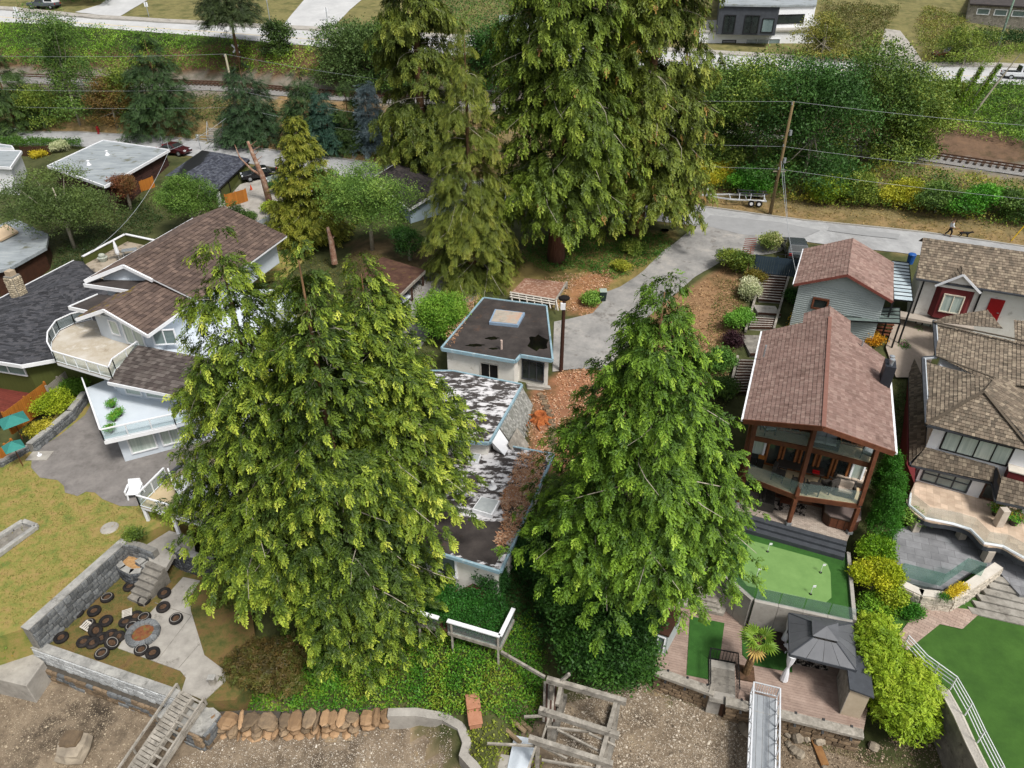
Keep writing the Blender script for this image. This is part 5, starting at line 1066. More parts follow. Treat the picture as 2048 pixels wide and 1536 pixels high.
for s_ in (0,1):
    x0=bw0-.2 if s_==0 else bw0+2.9; tiles('shake_field',[Q(x0,-.1,11.3),Q(bw0+1.35,-.25,gz),Q(bw0+1.35,dp*.55,gz),Q(x0,dp*.15,11.55)],.26,.22,.05,m_shake,wr_,SHK,True,jit=.25)
mb=MB(); mb.bar(Q(bw0-.25,-.15,11.25),Q(bw0+1.35,-.3,gz-.05),.1,.16); mb.bar(Q(bw0+2.95,-.15,11.25),Q(bw0+1.35,-.3,gz-.05),.1,.16); B('dormer_bargeboard',mb,m_white,wr_,True,kind='stuff')
gable_fill(wr_,'dormer_gable',Q(bw0,.02,0),Q(bw0+2.7,.02,0),11.2,Q(bw0+1.35,.02,12.4),m_whitewash)
dx=inv_loc(A,math.atan2(u.y,u.x),W(1970,620,9.5))[0]; mb=MB(); q0=Q(dx,.5,0); q1=Q(dx+1.0,.5,0); mb.prism([q0,q1,q1+v*.12,q0+v*.12],8.6,10.7); dr=B('door',mb,mat('red_door',[hx('#8f1318'),hx('#a01a1e')],scale=2,rough=.5),wr_,True); mb=MB(); mb.bar(Q(dx+.75,.46,9.6),Q(dx+.9,.46,9.6),.05); B('handle',mb,m_metal,dr,True)
for x in (.7,bw0+3.1): mb=MB(); mb.bar(Q(x,.5,8.0),Q(x,.5,ZF-.1),.09); B('downpipe',mb,m_black,wr_,True)
mb=MB(); mb.prism([Q(-.3,-.5,0),Q(bw0+3.4,-.5,0),Q(bw0+3.4,.6,0),Q(-.3,.6,0)],8.1,8.3); B('string_course',mb,mat('pale_stone_trim',[hx('#9a9187'),hx('#ada499')],scale=2,rough=.85),wr_,True)
window(wr_,Q(.2,-.02+.6,0),Q(1.2,.6,0),6.3,7.9,1,2,m_black,m_glass_c,.08); window(wr_,Q(1.6,.6,0),Q(2.9,.6,0),6.1,7.9,2,1,m_black,m_glass_c,.08)
sheet('courtyard',[WT(a,b)+Vector((0,0,.25)) for a,b in ((1790,640),(1860,640),(1870,700),(1850,760),(1790,760),(1770,700))],mat('court_pavers',[hx('#8c8073'),hx('#9f9387')],scale=1.5,rough=.9),'paved court between the chalet and the shake roofed house','courtyard')
# ============ shake roofed right hand house
zr=9.3; rh=E('shake_roof_house','large white house with hipped shake roofs and a curved balcony','house',tuple(W(1960,1000,ZR+.5)))
def pl(px): return [W(a,b,z) for a,b,z in px]
HP=[[(1853,848,zr),(1846,718,zr),(1985,760,10.9),(1968,782,10.9)],[(1853,848,zr),(1968,782,10.9),(2068,905,zr)],[(1968,782,10.9),(1985,760,10.9),(2100,770,10.3),(2100,905,zr),(2068,905,zr)],[(1873,712,9.5),(1868,644,9.5),(2100,690,11.6),(2100,775,11.2),(1990,756,11.0)],[(1868,644,9.5),(1890,638,9.5),(1975,620,10.4),(2005,662,10.5)],[(2030,690,10.6),(2028,640,10.6),(2120,650,11),(2120,700,11)]]
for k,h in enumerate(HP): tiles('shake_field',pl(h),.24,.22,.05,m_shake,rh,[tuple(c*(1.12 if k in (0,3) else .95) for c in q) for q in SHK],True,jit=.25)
for a,b in (((1853,848,zr+.06),(1968,782,10.97)),((1968,782,10.97),(2068,905,zr+.06)),((1873,712,9.56),(1990,756,11.07)),((1868,644,9.56),(2100,692,11.68))): mb=MB(); mb.bar(W(*a),W(*b),.2,.05); B('hip_cap',mb,mat('hip_shake',[hx('#4a4238'),hx('#5c5347')],scale=4,rough=.9),rh,True)
mb=MB(); gl=pl([(1868,642,9.42),(1873,714,9.42),(1846,716,9.22),(1853,850,9.22),(2110,912,9.22)])
for a,b in zip(gl[:-1],gl[1:]): mb.bar(a,b,.22,.16)
B('gutter',mb,m_char,rh,True,kind='stuff'); mb=MB()
for a,b in zip(gl[:-1],gl[1:]): d_=(b-a).normalized(); n_=Vector((d_.y,-d_.x,0))*(-.14); mb.bar(a-n_*-1+Vector((0,0,.02)),b-n_*-1+Vector((0,0,.02)),.06,.14)
B('fascia',mb,mat('pale_grey_fascia',[hx('#b9bfc4')],rough=.6),rh,True,kind='stuff')
# upper storey walls
A1=W(1853,850,zr); B1=W(2068,905,zr); d_=(B1-A1).normalized(); n_=Vector((d_.y,-d_.x,0)); in_=-n_*.55
A2=A1+in_+d_*.5; B2=A2+d_*9; mb=MB(); mb.prism([A2,B2,B2-n_*9,A2-n_*9],ZR,zr-.02); B('wall',mb,m_white,rh,True)
f0=inv_loc(A2,math.atan2(d_.y,d_.x),W(1873,930,7.4))[0]; f1=inv_loc(A2,math.atan2(d_.y,d_.x),W(2010,915,7.4))[0]
f0=(W(1875,925,7.4)-A2).dot(d_); f1=(W(2010,915,7.4)-A2).dot(d_); window(rh,A2+d_*max(.4,f0),A2+d_*max(3.6,f1),7.5,8.95,4,1,m_black,m_glass_c,.08)
# skirt roof
zs,zt=6.5,7.3
SK=[(1818,690),(1822,930),(1985,965),(1992,1002),(2120,1030)]; sk=[W(a,b,zs) for a,b in SK]
up_=[A2-n_*7-d_*.02,A2-d_*.02+n_*.02,B2*0+A2+d_*3.9+n_*.02,A2+d_*4.2+n_*1.0,A2+d_*9+n_*1.0]
for i in range(4):
    a,b=sk[i],sk[i+1]; c_=Vector((up_[i+1].x,up_[i+1].y,zt)); e_=Vector((up_[i].x,up_[i].y,zt)); tiles('skirt_shakes',[a,b,c_,e_],.24,.22,.05,m_shake,rh,[tuple(c*.7 for c in q) for q in SHK],True,jit=.25); mb=MB(); mb.slab([a-Vector((0,0,.01)),b-Vector((0,0,.01)),c_-Vector((0,0,.01)),e_-Vector((0,0,.01))],.14); B('skirt_deck',mb,m_char,rh,True); mb=MB(); mb.bar(a-Vector((0,0,.05)),b-Vector((0,0,.05)),.16,.14); B('skirt_gutter',mb,m_char,rh,True)
rt=E('roof_lantern','small red framed roof terrace box on the skirt roof','planter box',tuple(W(2040,955,6.9))); mb=MB(); q=W(2045,950,7.3); mb.box(q,(1.7,1.1,.8),math.atan2(d_.y,d_.x)); B('red_box',mb,MATS['dark_red_siding'],rt,True); mb=MB(); mb.box(q+Vector((0,0,.42)),(1.8,1.2,.06),math.atan2(d_.y,d_.x)); B('slab',mb,MATS['pale_coping'],rt,True)
# lower storey wall and windows
zb=5.35; A3=W(1838,935,6.0); A3=A2+n_*.55; mb=MB(); C3=A3+d_*.1; mb.prism([C3,C3+d_*3.6,C3+d_*3.6-n_*1,C3-n_*1],ZR,zs+.1); B('wall',mb,m_white,rh,True)
window(rh,C3+d_*.2,C3+d_*2.9,5.12,6.45,3,2,m_char,m_glass,.09); window(rh,C3+d_*3.62-n_*0+n_*.0,C3+d_*5.4-n_*0,5.1,6.4,2,1,m_wood_d,m_glass_d,.08)
# balcony
bz=5.0; BL_=smoothpoly([W(a,b,bz) for a,b in ((1818,985),(1816,1012),(1850,1040),(1905,1050),(1940,1062),(1968,1090),(2005,1096),(2050,1122),(2110,1135),(2110,1000),(1990,985),(1850,960))],4)
mb=MB(); mb.prism(BL_,bz-.1,bz); B('balcony_floor',mb,mat('pink_tile_floor',[hx('#b09a86'),hx('#c2ad98'),hx('#cdb9a5')],scale=1.2,rough=.6,brick=((.75,.72,.7),1,.4,.4,.008,0,(0,0,R(25)))),rh,True); mb=MB(); mb.prism([(p.x,p.y) for p in BL_],bz-.42,bz-.1); B('balcony_fascia',mb,m_char,rh,True)
edge=[W(a,b,bz) for a,b in ((1820,988),(1818,1012),(1850,1038),(1905,1049),(1940,1060),(1968,1088),(2005,1094),(2050,1119),(2100,1130))]
mb=MB(); mb.tube([p+Vector((0,0,.06)) for p in edge],.09,6); B('balcony_edge',mb,m_white,rh,True)
for a,b in zip(edge[:-1],edge[1:]): mb=MB(); mb.bar(a+Vector((0,0,.55)),b+Vector((0,0,.55)),.015,.9); B('glass_pane',mb,m_rail,rh,True)
for a,b,z0_,z1_ in ((1995,1050,bz,6.3),(1828,1060,ZR+.5,bz-.4),(1970,1120,ZR+.5,bz-.4),(1920,1075,ZR+.5,bz-.4)):
    q=W(a,b,z0_); mb=MB(); mb.prism([(q.x-.22,q.y-.22),(q.x+.22,q.y-.22),(q.x+.22,q.y+.22),(q.x-.22,q.y+.22)],z0_,z1_); B('column',mb,mat('pale_stone_column',[hx('#a79d90'),hx('#bdb4a8')],scale=3,rough=.85,bump=.2),rh,True,bevel=.02)
mb=MB(); q0=W(1835,1045,ZR+.5); q1=W(2100,1060,ZR+.5); back=Vector((0,1.2,0)); mb.prism([q0+back,q1+back,q1+back*2.5,q0+back*2.5],ZR,bz-.15); B('lower_wall',mb,mat('brown_lower_wall',[hx('#6a5a4c'),hx('#7a695a')],scale=2,rough=.85),rh,True)  # plain brown wall set back under the balcony
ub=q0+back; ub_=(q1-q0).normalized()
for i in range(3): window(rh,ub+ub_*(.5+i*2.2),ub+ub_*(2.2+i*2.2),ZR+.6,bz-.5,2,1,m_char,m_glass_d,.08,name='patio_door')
mb=MB(); mb.prism([W(1815,700,6),W(1828,930,6),W(1815,1000,5),W(1800,960,5)],ZR-1,zs-.1); B('side_wall',mb,MATS['dark_red_siding'],rh,True)
def flowerpot(px,py,z,label,fc,s=.35,leaf=PAL_LAU):
    p=W(px,py,z); e=E('flower_pot',label,'flower pot',tuple(p)); mb=MB(); mb.lathe([(s*.5,0),(s*.75,s*1.0),(s*.8,s*1.05),(s*.65,s*1.0),(0,s*.95)],n=12); B('pot',mb,mat('dark_pot',[hx('#25211f'),hx('#3a3532')],scale=4,rough=.6),e)
    v,q,c=lobes_leaves([(p.x,p.y,p.z+s*1.5,s*1.1,s*1.1,s*.8)],.16,leaf,110,'leaf',5); npmesh('leaves',v,q,m_leaf,e,c); v,q,c=lobes_leaves([(p.x,p.y,p.z+s*1.8,s*1.0,s*1.0,s*.6)],.12,fc,60,'leaf3',6); npmesh('flowers',v,q,m_leaf,e,c,kind='stuff')
flowerpot(1990,1030,bz,'pot of yellow and red foliage against the balcony column',['#b8562a','#c9a23a']); flowerpot(2025,1048,bz,'large pot of red and yellow flowers by the wicker chair on the balcony',['#b33a24','#d0a83c'],.42)
flowerpot(1830,672,6.6,'magenta flower basket beside the shake roof gutter',['#a33a86','#c25aa6']); flowerpot(1803,705,6.4,'magenta flower pot on the paved court by the chalet',['#a33a86','#c25aa6'],.4)
chair('white wicker chair at the edge of the curved balcony',W(2046,1035,bz),R(70),None,m_white,m_white,.6)
v,q,c=lobes_leaves([(lerp(W(1888,1193,0).x,W(1928,1174,0).x,t)*1,0,0,.2,.2,.2) for t in (.5,)],.1,PAL_YEL,10)
for t in (.08,.3,.5,.7,.92):
    p=W(lerp(1886,1929,t),lerp(1197,1172,t),ZR+1.2); v,q,c=lobes_leaves([(p.x,p.y,p.z,.26,.22,.2)],.13,['#c9b02a','#dcc63a'] if t>.15 else PAL_LAU,90,'leaf',int(t*100)); npmesh('flowers',v,q,m_leaf,bd,c,kind='stuff')
# ============ derelict flat roofed centre house
m_tar=mat('tar_roof',[hx('#2c2827'),hx('#3b3634'),hx('#4a4441')],scale=.9,rough=.85,bump=.15,bscale=30,detail=10,second=(hx('#5a4436'),.8,.58,.75))
m_tarw=mat('flaked_white_tar_roof',[hx('#332f2e'),hx('#433e3c')],scale=.8,rough=.85,bump=.15,bscale=30,second=(hx('#c9c8ca'),1.1,.49,.56,(1.0,2.1,1)))
def flatroof(root,poly,z,m,fas=.26,over=0.0,name='flat_roof',fm=None):
    P=[Vector((p.x,p.y,0)) for p in poly]; A=sum(P[i].x*P[(i+1)%len(P)].y-P[(i+1)%len(P)].x*P[i].y for i in range(len(P)))
    if A<0: P=P[::-1]
    mb=MB(); mb.prism([(p.x,p.y) for p in P],z-.12,z-.02); o=B(name,mb,m,root,True)
    for i in range(len(P)):
        a,b=P[i],P[(i+1)%len(P)]; d=(b-a).normalized(); nn=Vector((d.y,-d.x,0)); mb=MB(); mb.bar(a+nn*.05+d*.0+Vector((0,0,z-.08)),b+nn*.05+Vector((0,0,z-.08)),.14,fas); B('fascia',mb,fm or m_blue,root,True)
    return o
ctr=E('flat_roofed_house','derelict flat roofed white house with pale blue trim in three stepped blocks','house',tuple(W(1000,770,6.5)))
U=[W(a,b,9.0) for a,b in ((884,696),(1030,721),(1040,709),(1104,719),(1092,612),(968,596))]; flatroof(ctr,U,9.0,m_tar)
cen=sum(U,Vector())/6; ins=[p+(cen-p).normalized()*.35 for p in U]; mb=MB(); mb.prism(ins,5.6,8.87); B('upper_wall',mb,m_whitewash,ctr,True)
wa=W(955,745,7.4); e0=ins[0];e1=ins[1]; dd=(e1-e0); dd.z=0; Lw=dd.length; dd.normalize()
window(ctr,e0+dd*Lw*.50,e0+dd*Lw*.77,6.75,8.2,2,1,m_wood_p,m_dark,.07,name='broken_window')
f0_=ins[2];f1_=ins[3]; d2_=(f1_-f0_); d2_.z=0; L2_=d2_.length; d2_.normalize(); window(ctr,f0_+d2_*.25,f0_+d2_*(L2_-.3),6.75,8.5,3,1,m_char,m_glass_d,.08,name='sliding_door')
sk_=E('skylight','tarp patched skylight on the upper tar roof','skylight',tuple(W(1013,633,9.0))); P=[W(a,b,9.22) for a,b in ((990,618),(1050,625),(1036,650),(978,644))]; mb=MB(); mb.slab(P,.24); B('curb',mb,mat('tarp_blue',[hx('#6f86a0'),hx('#90a3b5')],scale=4,rough=.7),sk_,True); c_=sum(P,Vector())/4; mb=MB(); mb.slab([p.lerp(c_,.12)+Vector((0,0,.03)) for p in P],.02); B('dome',mb,mat('old_plexi',[hx('#8b8378'),hx('#a8a095'),hx('#b58d74')],scale=1.5,rough=.3),sk_,True)
mb=MB(); q=W(1003,698,9); mb.tube([q,q+Vector((0,0,.75))],.09,10); B('vent_pipe',mb,mat('plaster_pink',[hx('#b9a59a')],rough=.8),ctr,True)
m_pud=mat('puddle_water',[hx('#0c0b0b')],rough=.08,spec=.6)
for i,(a,b,rx,ry) in enumerate(((1075,685,.75,1.1),(950,690,.65,.22),(985,676,.5,.25),(988,697,.35,.16))):
    q=W(a,b,9.0); mb=MB(); mb.add([(q.x+rx*math.cos(t*.35)*(1+.25*math.sin(t*1.3+i)),q.y+ry*math.sin(t*.35)*(1+.2*math.sin(t*2.1)),8.985+.002*i) for t in range(18)],[tuple(range(18))]); B('puddle',mb,m_pud,ctr,True,label='dark rain puddle on the tar roof')
# steps and leaning frames
es=E('entry_steps','worn concrete entry steps below the sliding door','steps',tuple(W(1075,775,6.2)))
for i in range(3): a=W(1052,766+6*i,6.6-.2*i); b=W(1099,771+6*i,6.6-.2*i); mb=MB(); mb.prism([a,b,b+Vector((0.1,-.35,0)),a+Vector((0.1,-.35,0))],5.4,6.6-.2*i); B('step',mb,m_conc,es,True)
lf=E('leaning_frames','bare metal window frames leaning on the white wall beside the opening','frames',tuple(W(960,745,6.6)))
for a,b in (((945,742),(953,712)),((963,746),(966,716)),((980,744),(979,716)),((953,714),(984,716))): mb=MB(); mb.bar(W(*a,7.0),W(*b,8.3),.05); B('frame_bar',mb,m_metal,lf,True)
# middle block
M=[W(a,b,7.6) for a,b in ((800,875),(978,884),(1043,769),(905,742),(820,742))]; flatroof(ctr,[M[0],M[1],M[2],M[3],M[4]],7.6,m_tarw,.22); c_=sum(M,Vector())/5; mb=MB(); mb.prism([p+(c_-p).normalized()*.3 for p in M],4.5,7.45); B('middle_wall',mb,m_whitewash,ctr,True)
mr,mf=M[2],M[1]; dd=(mf-mr); dd.z=0; Lm=dd.length; dd.normalize(); nn=Vector((-dd.y,dd.x,0)); m_gsh=mat('grey_cedar_shingles',[(.8,.8,.8),(1.1,1.1,1.1)],scale=1,rough=.9,attr='tint')
tiles('mansard_shingles',[mr+Vector((0,0,-.15)),mr+dd*Lm*.72+Vector((0,0,-.15)),mr+dd*Lm*.72+nn*1.5+Vector((0,0,-2.3)),mr+dd*.3+nn*1.5+Vector((0,0,-2.3))],.16,.14,.02,m_gsh,ctr,[hx('#83837f'),hx('#93938e'),hx('#74756f')],True,jit=.2)
mb=MB(); mb.slab([mr+Vector((0,0,-.17)),mr+dd*Lm*.72+Vector((0,0,-.17)),mr+dd*Lm*.72+nn*1.5+Vector((0,0,-2.32)),mr+dd*.3+nn*1.5+Vector((0,0,-2.32))],.1); B('mansard_deck',mb,m_wood_g,ctr,True)
mb=MB(); o0=mr+dd*Lm*.55+nn*.9; mb.add([o0+Vector((0,0,-.9)),o0+dd*2.0+Vector((0,0,-.8)),o0+dd*1.9+nn*.8+Vector((0,0,-2.2)),o0+nn*.9+Vector((0,0,-2.2)),o0+dd*1.0-nn*.5+Vector((0,0,-2.2))],[(0,1,2,3),(1,4,2),(0,4,1),(0,3,4)]); B('dormer',mb,m_gsh if 0 else m_wood_g,ctr,True)
mb=MB(); o0=mr+dd*(Lm*.74)+nn*.05; mb.add([o0+Vector((0,0,-.2)),o0+dd*1.5+Vector((0,0,-.2)),o0+dd*1.3+nn*1.1+Vector((0,0,-1.6)),o0+dd*.2+nn*1.2+Vector((0,0,-1.7)),o0+dd*.7-nn*.1+Vector((0,0,-1.7))],[(0,1,2,3),(1,4,2),(0,3,4)]); B('slumped_panel',mb,m_white,ctr,True,label='white sheet panel slumped off the mansard')
for i in range(5): p=mr+dd*(Lm*.25+i*.38)+nn*(1.45)+Vector((0,0,-2.0)); mb=MB(); mb.bar(p,p-nn*.3+Vector((0,0,.75)),.06); B('broken_lath',mb,m_wood_g,ctr,True)
# low front block
Lo=[W(a,b,6.35) for a,b in ((740,1062),(1000,1141),(1106,909),(930,876),(800,872))]; flatroof(ctr,Lo,6.35,m_tarw,.22)
# plain dark front half of the low roof, and a drift of fallen leaves along its edge
pts=[W(a,b,6.345) for a,b in ((760,1064),(990,1130),(1032,1045),(930,1040),(850,1000))]; mb=MB(); mb.add(pts,[tuple(range(5))]); B('front_felt',mb,m_tar,ctr,True)
c_=sum(Lo,Vector())/5; mb=MB(); mb.prism([p+(c_-p).normalized()*.3 for p in Lo],2.5,6.2); B('front_wall',mb,m_whitewash,ctr,True)
w0=Lo[0]+(c_-Lo[0]).normalized()*.3; w1=Lo[1]+(c_-Lo[1]).normalized()*.3; dd=(w1-w0); dd.z=0; Lw=dd.length; dd.normalize(); t0=(W(862,1135,5)-w0).dot(dd); t1=(W(915,1140,5)-w0).dot(dd)
window(ctr,w0+dd*(t1-1.75),w0+dd*t1,4.35,5.95,1,1,m_white,m_glass,.12,name='picture_window'); window(ctr,w0+dd*(t1-3.6),w0+dd*(t1-1.85),4.35,5.95,1,1,m_white,m_glass,.12,name='picture_window')
s2_=E('skylight','white framed skylight on the leaf strewn low roof','skylight',tuple(W(978,1013,6.35))); P=[W(a,b,6.62) for a,b in ((962,993),(1000,1001),(984,1030),(944,1018))]; mb=MB(); mb.slab(P,.28); B('curb',mb,m_white,s2_,True); c_=sum(P,Vector())/4; mb=MB(); mb.slab([p.lerp(c_,.14)+Vector((0,0,.05)) for p in P],.05); B('dome',mb,mat('plexi_pale',[hx('#9aa0a2'),hx('#b4b9ba')],scale=2,rough=.2),s2_,True)
s3_=E('skylight','small white flaked skylight near the back of the low roof','skylight',tuple(W(950,918,6.35))); P=[W(a,b,6.55) for a,b in ((944,905),(962,908),(956,925),(936,922))]; mb=MB(); mb.slab(P,.22); B('curb',mb,m_white,s3_,True); c_=sum(P,Vector())/4; mb=MB(); mb.slab([p.lerp(c_,.14)+Vector((0,0,.03)) for p in P],.03); B('dome',mb,MATS['plexi_pale'],s3_,True)
q=W(985,975,6.35); mb=MB(); mb.tube([q,q+Vector((0,0,.5))],.1,10); mb.lathe([(.28,0),(.14,.14)],(q.x,q.y,q.z),12); B('roof_vent',mb,m_white,ctr,True,kind='stuff')
def litter(name,poly_px,z,size,pal,n,label,cat='leaves',seed=3,parent=None,base=None,h=.06):
    P=[W(a,b,z) if base is None else WT(a,b) for a,b in poly_px]; r=np.random.default_rng(seed); x0=min(p.x for p in P);x1=max(p.x for p in P);y0=min(p.y for p in P);y1=max(p.y for p in P)
    X=r.uniform(x0,x1,n);Y=r.uniform(y0,y1,n);k=inpoly_np(X,Y,[(p.x,p.y) for p in P]); dn=vnoise(X,Y,.8,seed)+r.random(n)*.5>.55; k&=dn; X=X[k];Y=Y[k]; m=len(X); Z=(np.full(m,z) if base is None else np.array([T(a,b) for a,b in zip(X.tolist(),Y.tolist())]))+.01+r.random(m)*h
    xd=r.normal(size=(m,3)); xd[:,2]*=.3; up=np.tile([0,0,1.],(m,1))+r.normal(0,.3,(m,3)); v,q,c=scatter('leaf3',np.stack([X,Y,Z],1),xd,up,size*r.uniform(.6,1.3,m),pick(pal,m)); o=npmesh(name,v,q,m_leaf,None,c); tag(o,label,cat,kind='stuff')
PAL_LIT=['#96684a','#b5845f','#cda98a','#b08767','#d4bba4']
litter('leaf_litter',((1040,905),(1090,905),(1085,945),(1065,1000),(1040,1060),(1005,1095),(990,1085),(1010,1030),(1000,1000),(1020,960),(1030,930)),6.35,.26,PAL_LIT,9000,'drift of fallen orange leaves on the low flat roof',seed=4)
litter('leaf_litter',((1125,742),(1230,740),(1250,800),(1200,890),(1150,960),(1060,900),(1065,800)),0,.3,PAL_LIT,9000,'thick brown leaf litter between the derelict house and the cypress',seed=5,base=1)
litter('leaf_litter',((1260,680),(1390,575),(1480,520),(1480,640),(1450,780),(1280,790)),0,.32,['#8a6a48','#a58660','#b99a74','#7d5b3c'],12000,'dry brown litter on the bank beside the long garden stair',seed=6,base=1)
litter('leaf_litter',((900,600),(960,590),(905,690),(890,695)),9.0,.2,PAL_LIT,1500,'fallen leaves along the edge of the upper tar roof',seed=7)
litter('leaf_litter',((1050,560),(1230,540),(1210,590),(1180,640),(1130,620),(1040,600)),0,.3,PAL_LIT,5000,'brown leaf litter around the broken shed',seed=8,base=1)
# stepping path of bricks
bp=E('brick_path','old brick stepping path curving below the entry steps','path',tuple(WT(1090,800)))
for i in range(26):
    t=i/25; px=1080+24*math.sin(t*2.2)+4*(i%2); py=790+118*t; p=WT(px,py); mb=MB(); mb.box(p+Vector((0,0,.07)),(.42,.24,.1),R(20-40*t)); B('paver',mb,m_stone_b,bp,True)
st_=E('tree_stump','rotting orange tree stump in the leaf litter beside the mansard','stump',tuple(WT(1080,838))); mb=MB(); mb.lathe([(.75,-.1),(.5,.25),(.42,.5),(.3,.45),(.12,.2),(0,.15)],n=11); B('stump',mb,mat('rotten_wood',[hx('#6e3a1e'),hx('#9a572e'),hx('#b3713f')],scale=4,rough=.95,bump=.8),st_)
for i in range(7): t=i*.9; mb=MB(); mb.tube([(0.4*math.cos(t),.4*math.sin(t),.2),(0.9*math.cos(t),.9*math.sin(t),.05),(1.3*math.cos(t+.2),1.3*math.sin(t+.2),-.1)],[.12,.08,.03],5); B('root',mb,MATS['rotten_wood'],st_)
tk=E('timber_pole','dark brown timber service pole beside the driveway','pole',tuple(WT(1122,742))); mb=MB(); zt_=ztop(WT(1122,742),600)-WT(1122,742).z; mb.tube([(0,0,-.4),(0,0,zt_)],[.16,.13],10); B('shaft',mb,mat('creosote_wood',[hx('#2e1c15'),hx('#43291e')],scale=4,rough=.85,stretch=(3,3,.4)),tk); mb=MB(); mb.bx(-.25,.1,-.2,.0,zt_-.7,zt_-.2); B('meter_box',mb,m_white,tk); mb=MB(); mb.ball((.0,.2,zt_+.05),(.45,.35,.2),9,5); B('ivy_tuft',mb,m_dark,tk)
# ivy deck with white cap rails
ZK=4.3; dkp=[W(a,b,ZK+.9) for a,b in ((808,1216),(1000,1272),(1027,1217))]; vd=E('overgrown_deck','overgrown small deck with white capped railing below the derelict house','deck',tuple(dkp[1]-Vector((0,0,3))))
for k,(a,b) in enumerate(((dkp[0],dkp[0].lerp(dkp[1],.37)),(dkp[0].lerp(dkp[1],.46),dkp[1]),(dkp[1],dkp[2]))):
    mb=MB(); mb.bar(a,b,.22,.07); B('cap_rail',mb,m_white,vd,True); mb=MB(); mb.bar(a-Vector((0,0,.5)),b-Vector((0,0,.5)),.04,.75); B('glass_pane',mb,m_rail,vd,True); mb=MB(); mb.bar(a-Vector((0,0,1.0)),b-Vector((0,0,1.0)),.12,.22); B('rim_joist',mb,m_wood_g,vd,True)
mb=MB(); lf_=dkp[0]+Vector((0.6,2.2,0)); mb.prism([dkp[0],dkp[1],dkp[2],lf_+Vector((3,.3,0))],ZK-.1,ZK); B('floor',mb,m_wood_d,vd,True)
for t in (.15,.5,.98): p=dkp[0].lerp(dkp[1],t); mb=MB(); mb.bar(Vector((p.x,p.y,1.5)),p,.11); B('post',mb,m_wood_g,vd,True)
# collapsed boathouse frame
bf=E('boathouse_frame','collapsed grey timber boathouse frame standing over the beach inlet','timber frame',tuple(W(1150,1450,0)))
def beam(a,za,b,zb,w_=.2,h_=.26,nm='beam'): mb=MB(); mb.bar(W(*a,za),W(*b,zb),w_,h_); B(nm,mb,m_wood_g,bf,True)
g=lambda x,y:(860+x/3.938,1200+y/3.938)
for a,b in (((920,625),(1545,805)),((860,865),(1490,1070)),((780,1090),(1440,1300))): beam(g(*a),3.2,g(*b),3.2,.24,.34)
for a,b in (((1465,800),(1320,1340)),((1040,640),(1000,830))): beam(g(*a),3.0,g(*b),2.9,.2,.24,'side_beam')
for a,b in (((940,920),(880,1110)),((920,1000),(1370,1050)),((1000,1020),(1330,1190)),((1250,1050),(1460,1150)),((880,1150),(1080,1250)),((880,1260),(1300,1330)),((740,920),(930,910)),((450,1130),(830,1150)),((840,1140),(770,1340))): beam(g(*a),2.9,g(*b),2.7,.09,.12,'brace')
for x,y in ((960,640),(1040,650),(1465,800),(945,900),(1400,1050),(850,1130),(1350,1280)):
    p=W(*g(x,y),3.0); mb=MB(); mb.bar(Vector((p.x,p.y,-.5)),p,.2); B('post',mb,m_wood_g,bf,True)
for i in range(3): beam(g(1030+i*25,640-i*25),3.3,g(1095,585),3.9,.12,.16,'broken_beam')
beam(g(560,410),3.3,g(905,610),3.2,.12,.2,'rail')
cwl=[W(*g(x,y),.7) for x,y in ((1060,750),(1020,880),(960,1100))]; mb=MB()
for a,b in zip(cwl[:-1],cwl[1:]): mb.bar(a-Vector((0,0,.4)),b-Vector((0,0,.4)),.3,1.1)
B('side_wall',mb,m_conc_d,bf,True); cwl=[W(*g(x,y),.7) for x,y in ((1480,820),(1440,1100),(1380,1340))]; mb=MB()
for a,b in zip(cwl[:-1],cwl[1:]): mb.bar(a-Vector((0,0,.4)),b-Vector((0,0,.4)),.25,1.1)
B('side_wall',mb,m_conc_d,bf,True)
sp=E('plank_stair','old brown plank steps beside the collapsed boathouse frame','steps',tuple(WT(1095,1390)))
for i in range(6): a=W(*g(905+i*18,640),1.9); b=W(*g(895+i*16,960),1.0); mb=MB(); mb.bar(a,b,.12,.06); B('plank',mb,m_wood_d if i%2 else m_wood_g,sp,True)
for (x,y,l) in ((340,840,'brown box lid leaning in the undergrowth by the seawall'),(355,965,'flat brown plastic tray lying in the grass by the seawall')):
    p=WT(*g(x,y)); e=E('plastic_tray',l,'tray',tuple(p),R(10)); mb=MB(); mb.bx(-.36,.36,-.42,.42,.45,.53); B('base',mb,mat('tan_plastic',[hx('#9a6a50'),hx('#b08168')],scale=2,rough=.7),e,bevel=.03); mb=MB(); mb.bx(-.3,.3,-.36,.36,0.05,.45); B('tub',mb,MATS['tan_plastic'],e)
p=W(*g(715,1250),.9); e=E('dumped_sheet','pale sheet panel lying against the boathouse frame','panel',tuple(p),R(-12)); mb=MB(); mb.bx(-.55,.55,-1.1,1.1,0,.05); B('sheet',mb,m_palegrey,e); mb=MB(); mb.bar((.5,.2,.1),(.75,.2,.1),.05); B('handle',mb,m_black,e)
mb=MB(); mb.prism(wpx([(938,1505),(965,1502),(1045,1515),(1040,1560),(950,1560)],.9),-.5,.9); o=B('concrete_slab',mb,m_conc); tag(o,'broken concrete slab at the foot of the centre garden','slab')
for i,(a,b) in enumerate(((690,1010),(735,1000),(650,1095))): e=E('driftwood_log','short weathered log lying in the grass by the frame, piece '+['with rot','split at one end','lying across'][i],'log',tuple(WT(*g(a,b)))); mb=MB(); mb.tube([(-.4,.35,.35),(.4,-.4,.35)],[.13,.12],8); B('log',mb,mat('log_wood',[hx('#7d6a52'),hx('#9c8a70')],scale=3,rough=.9),e)
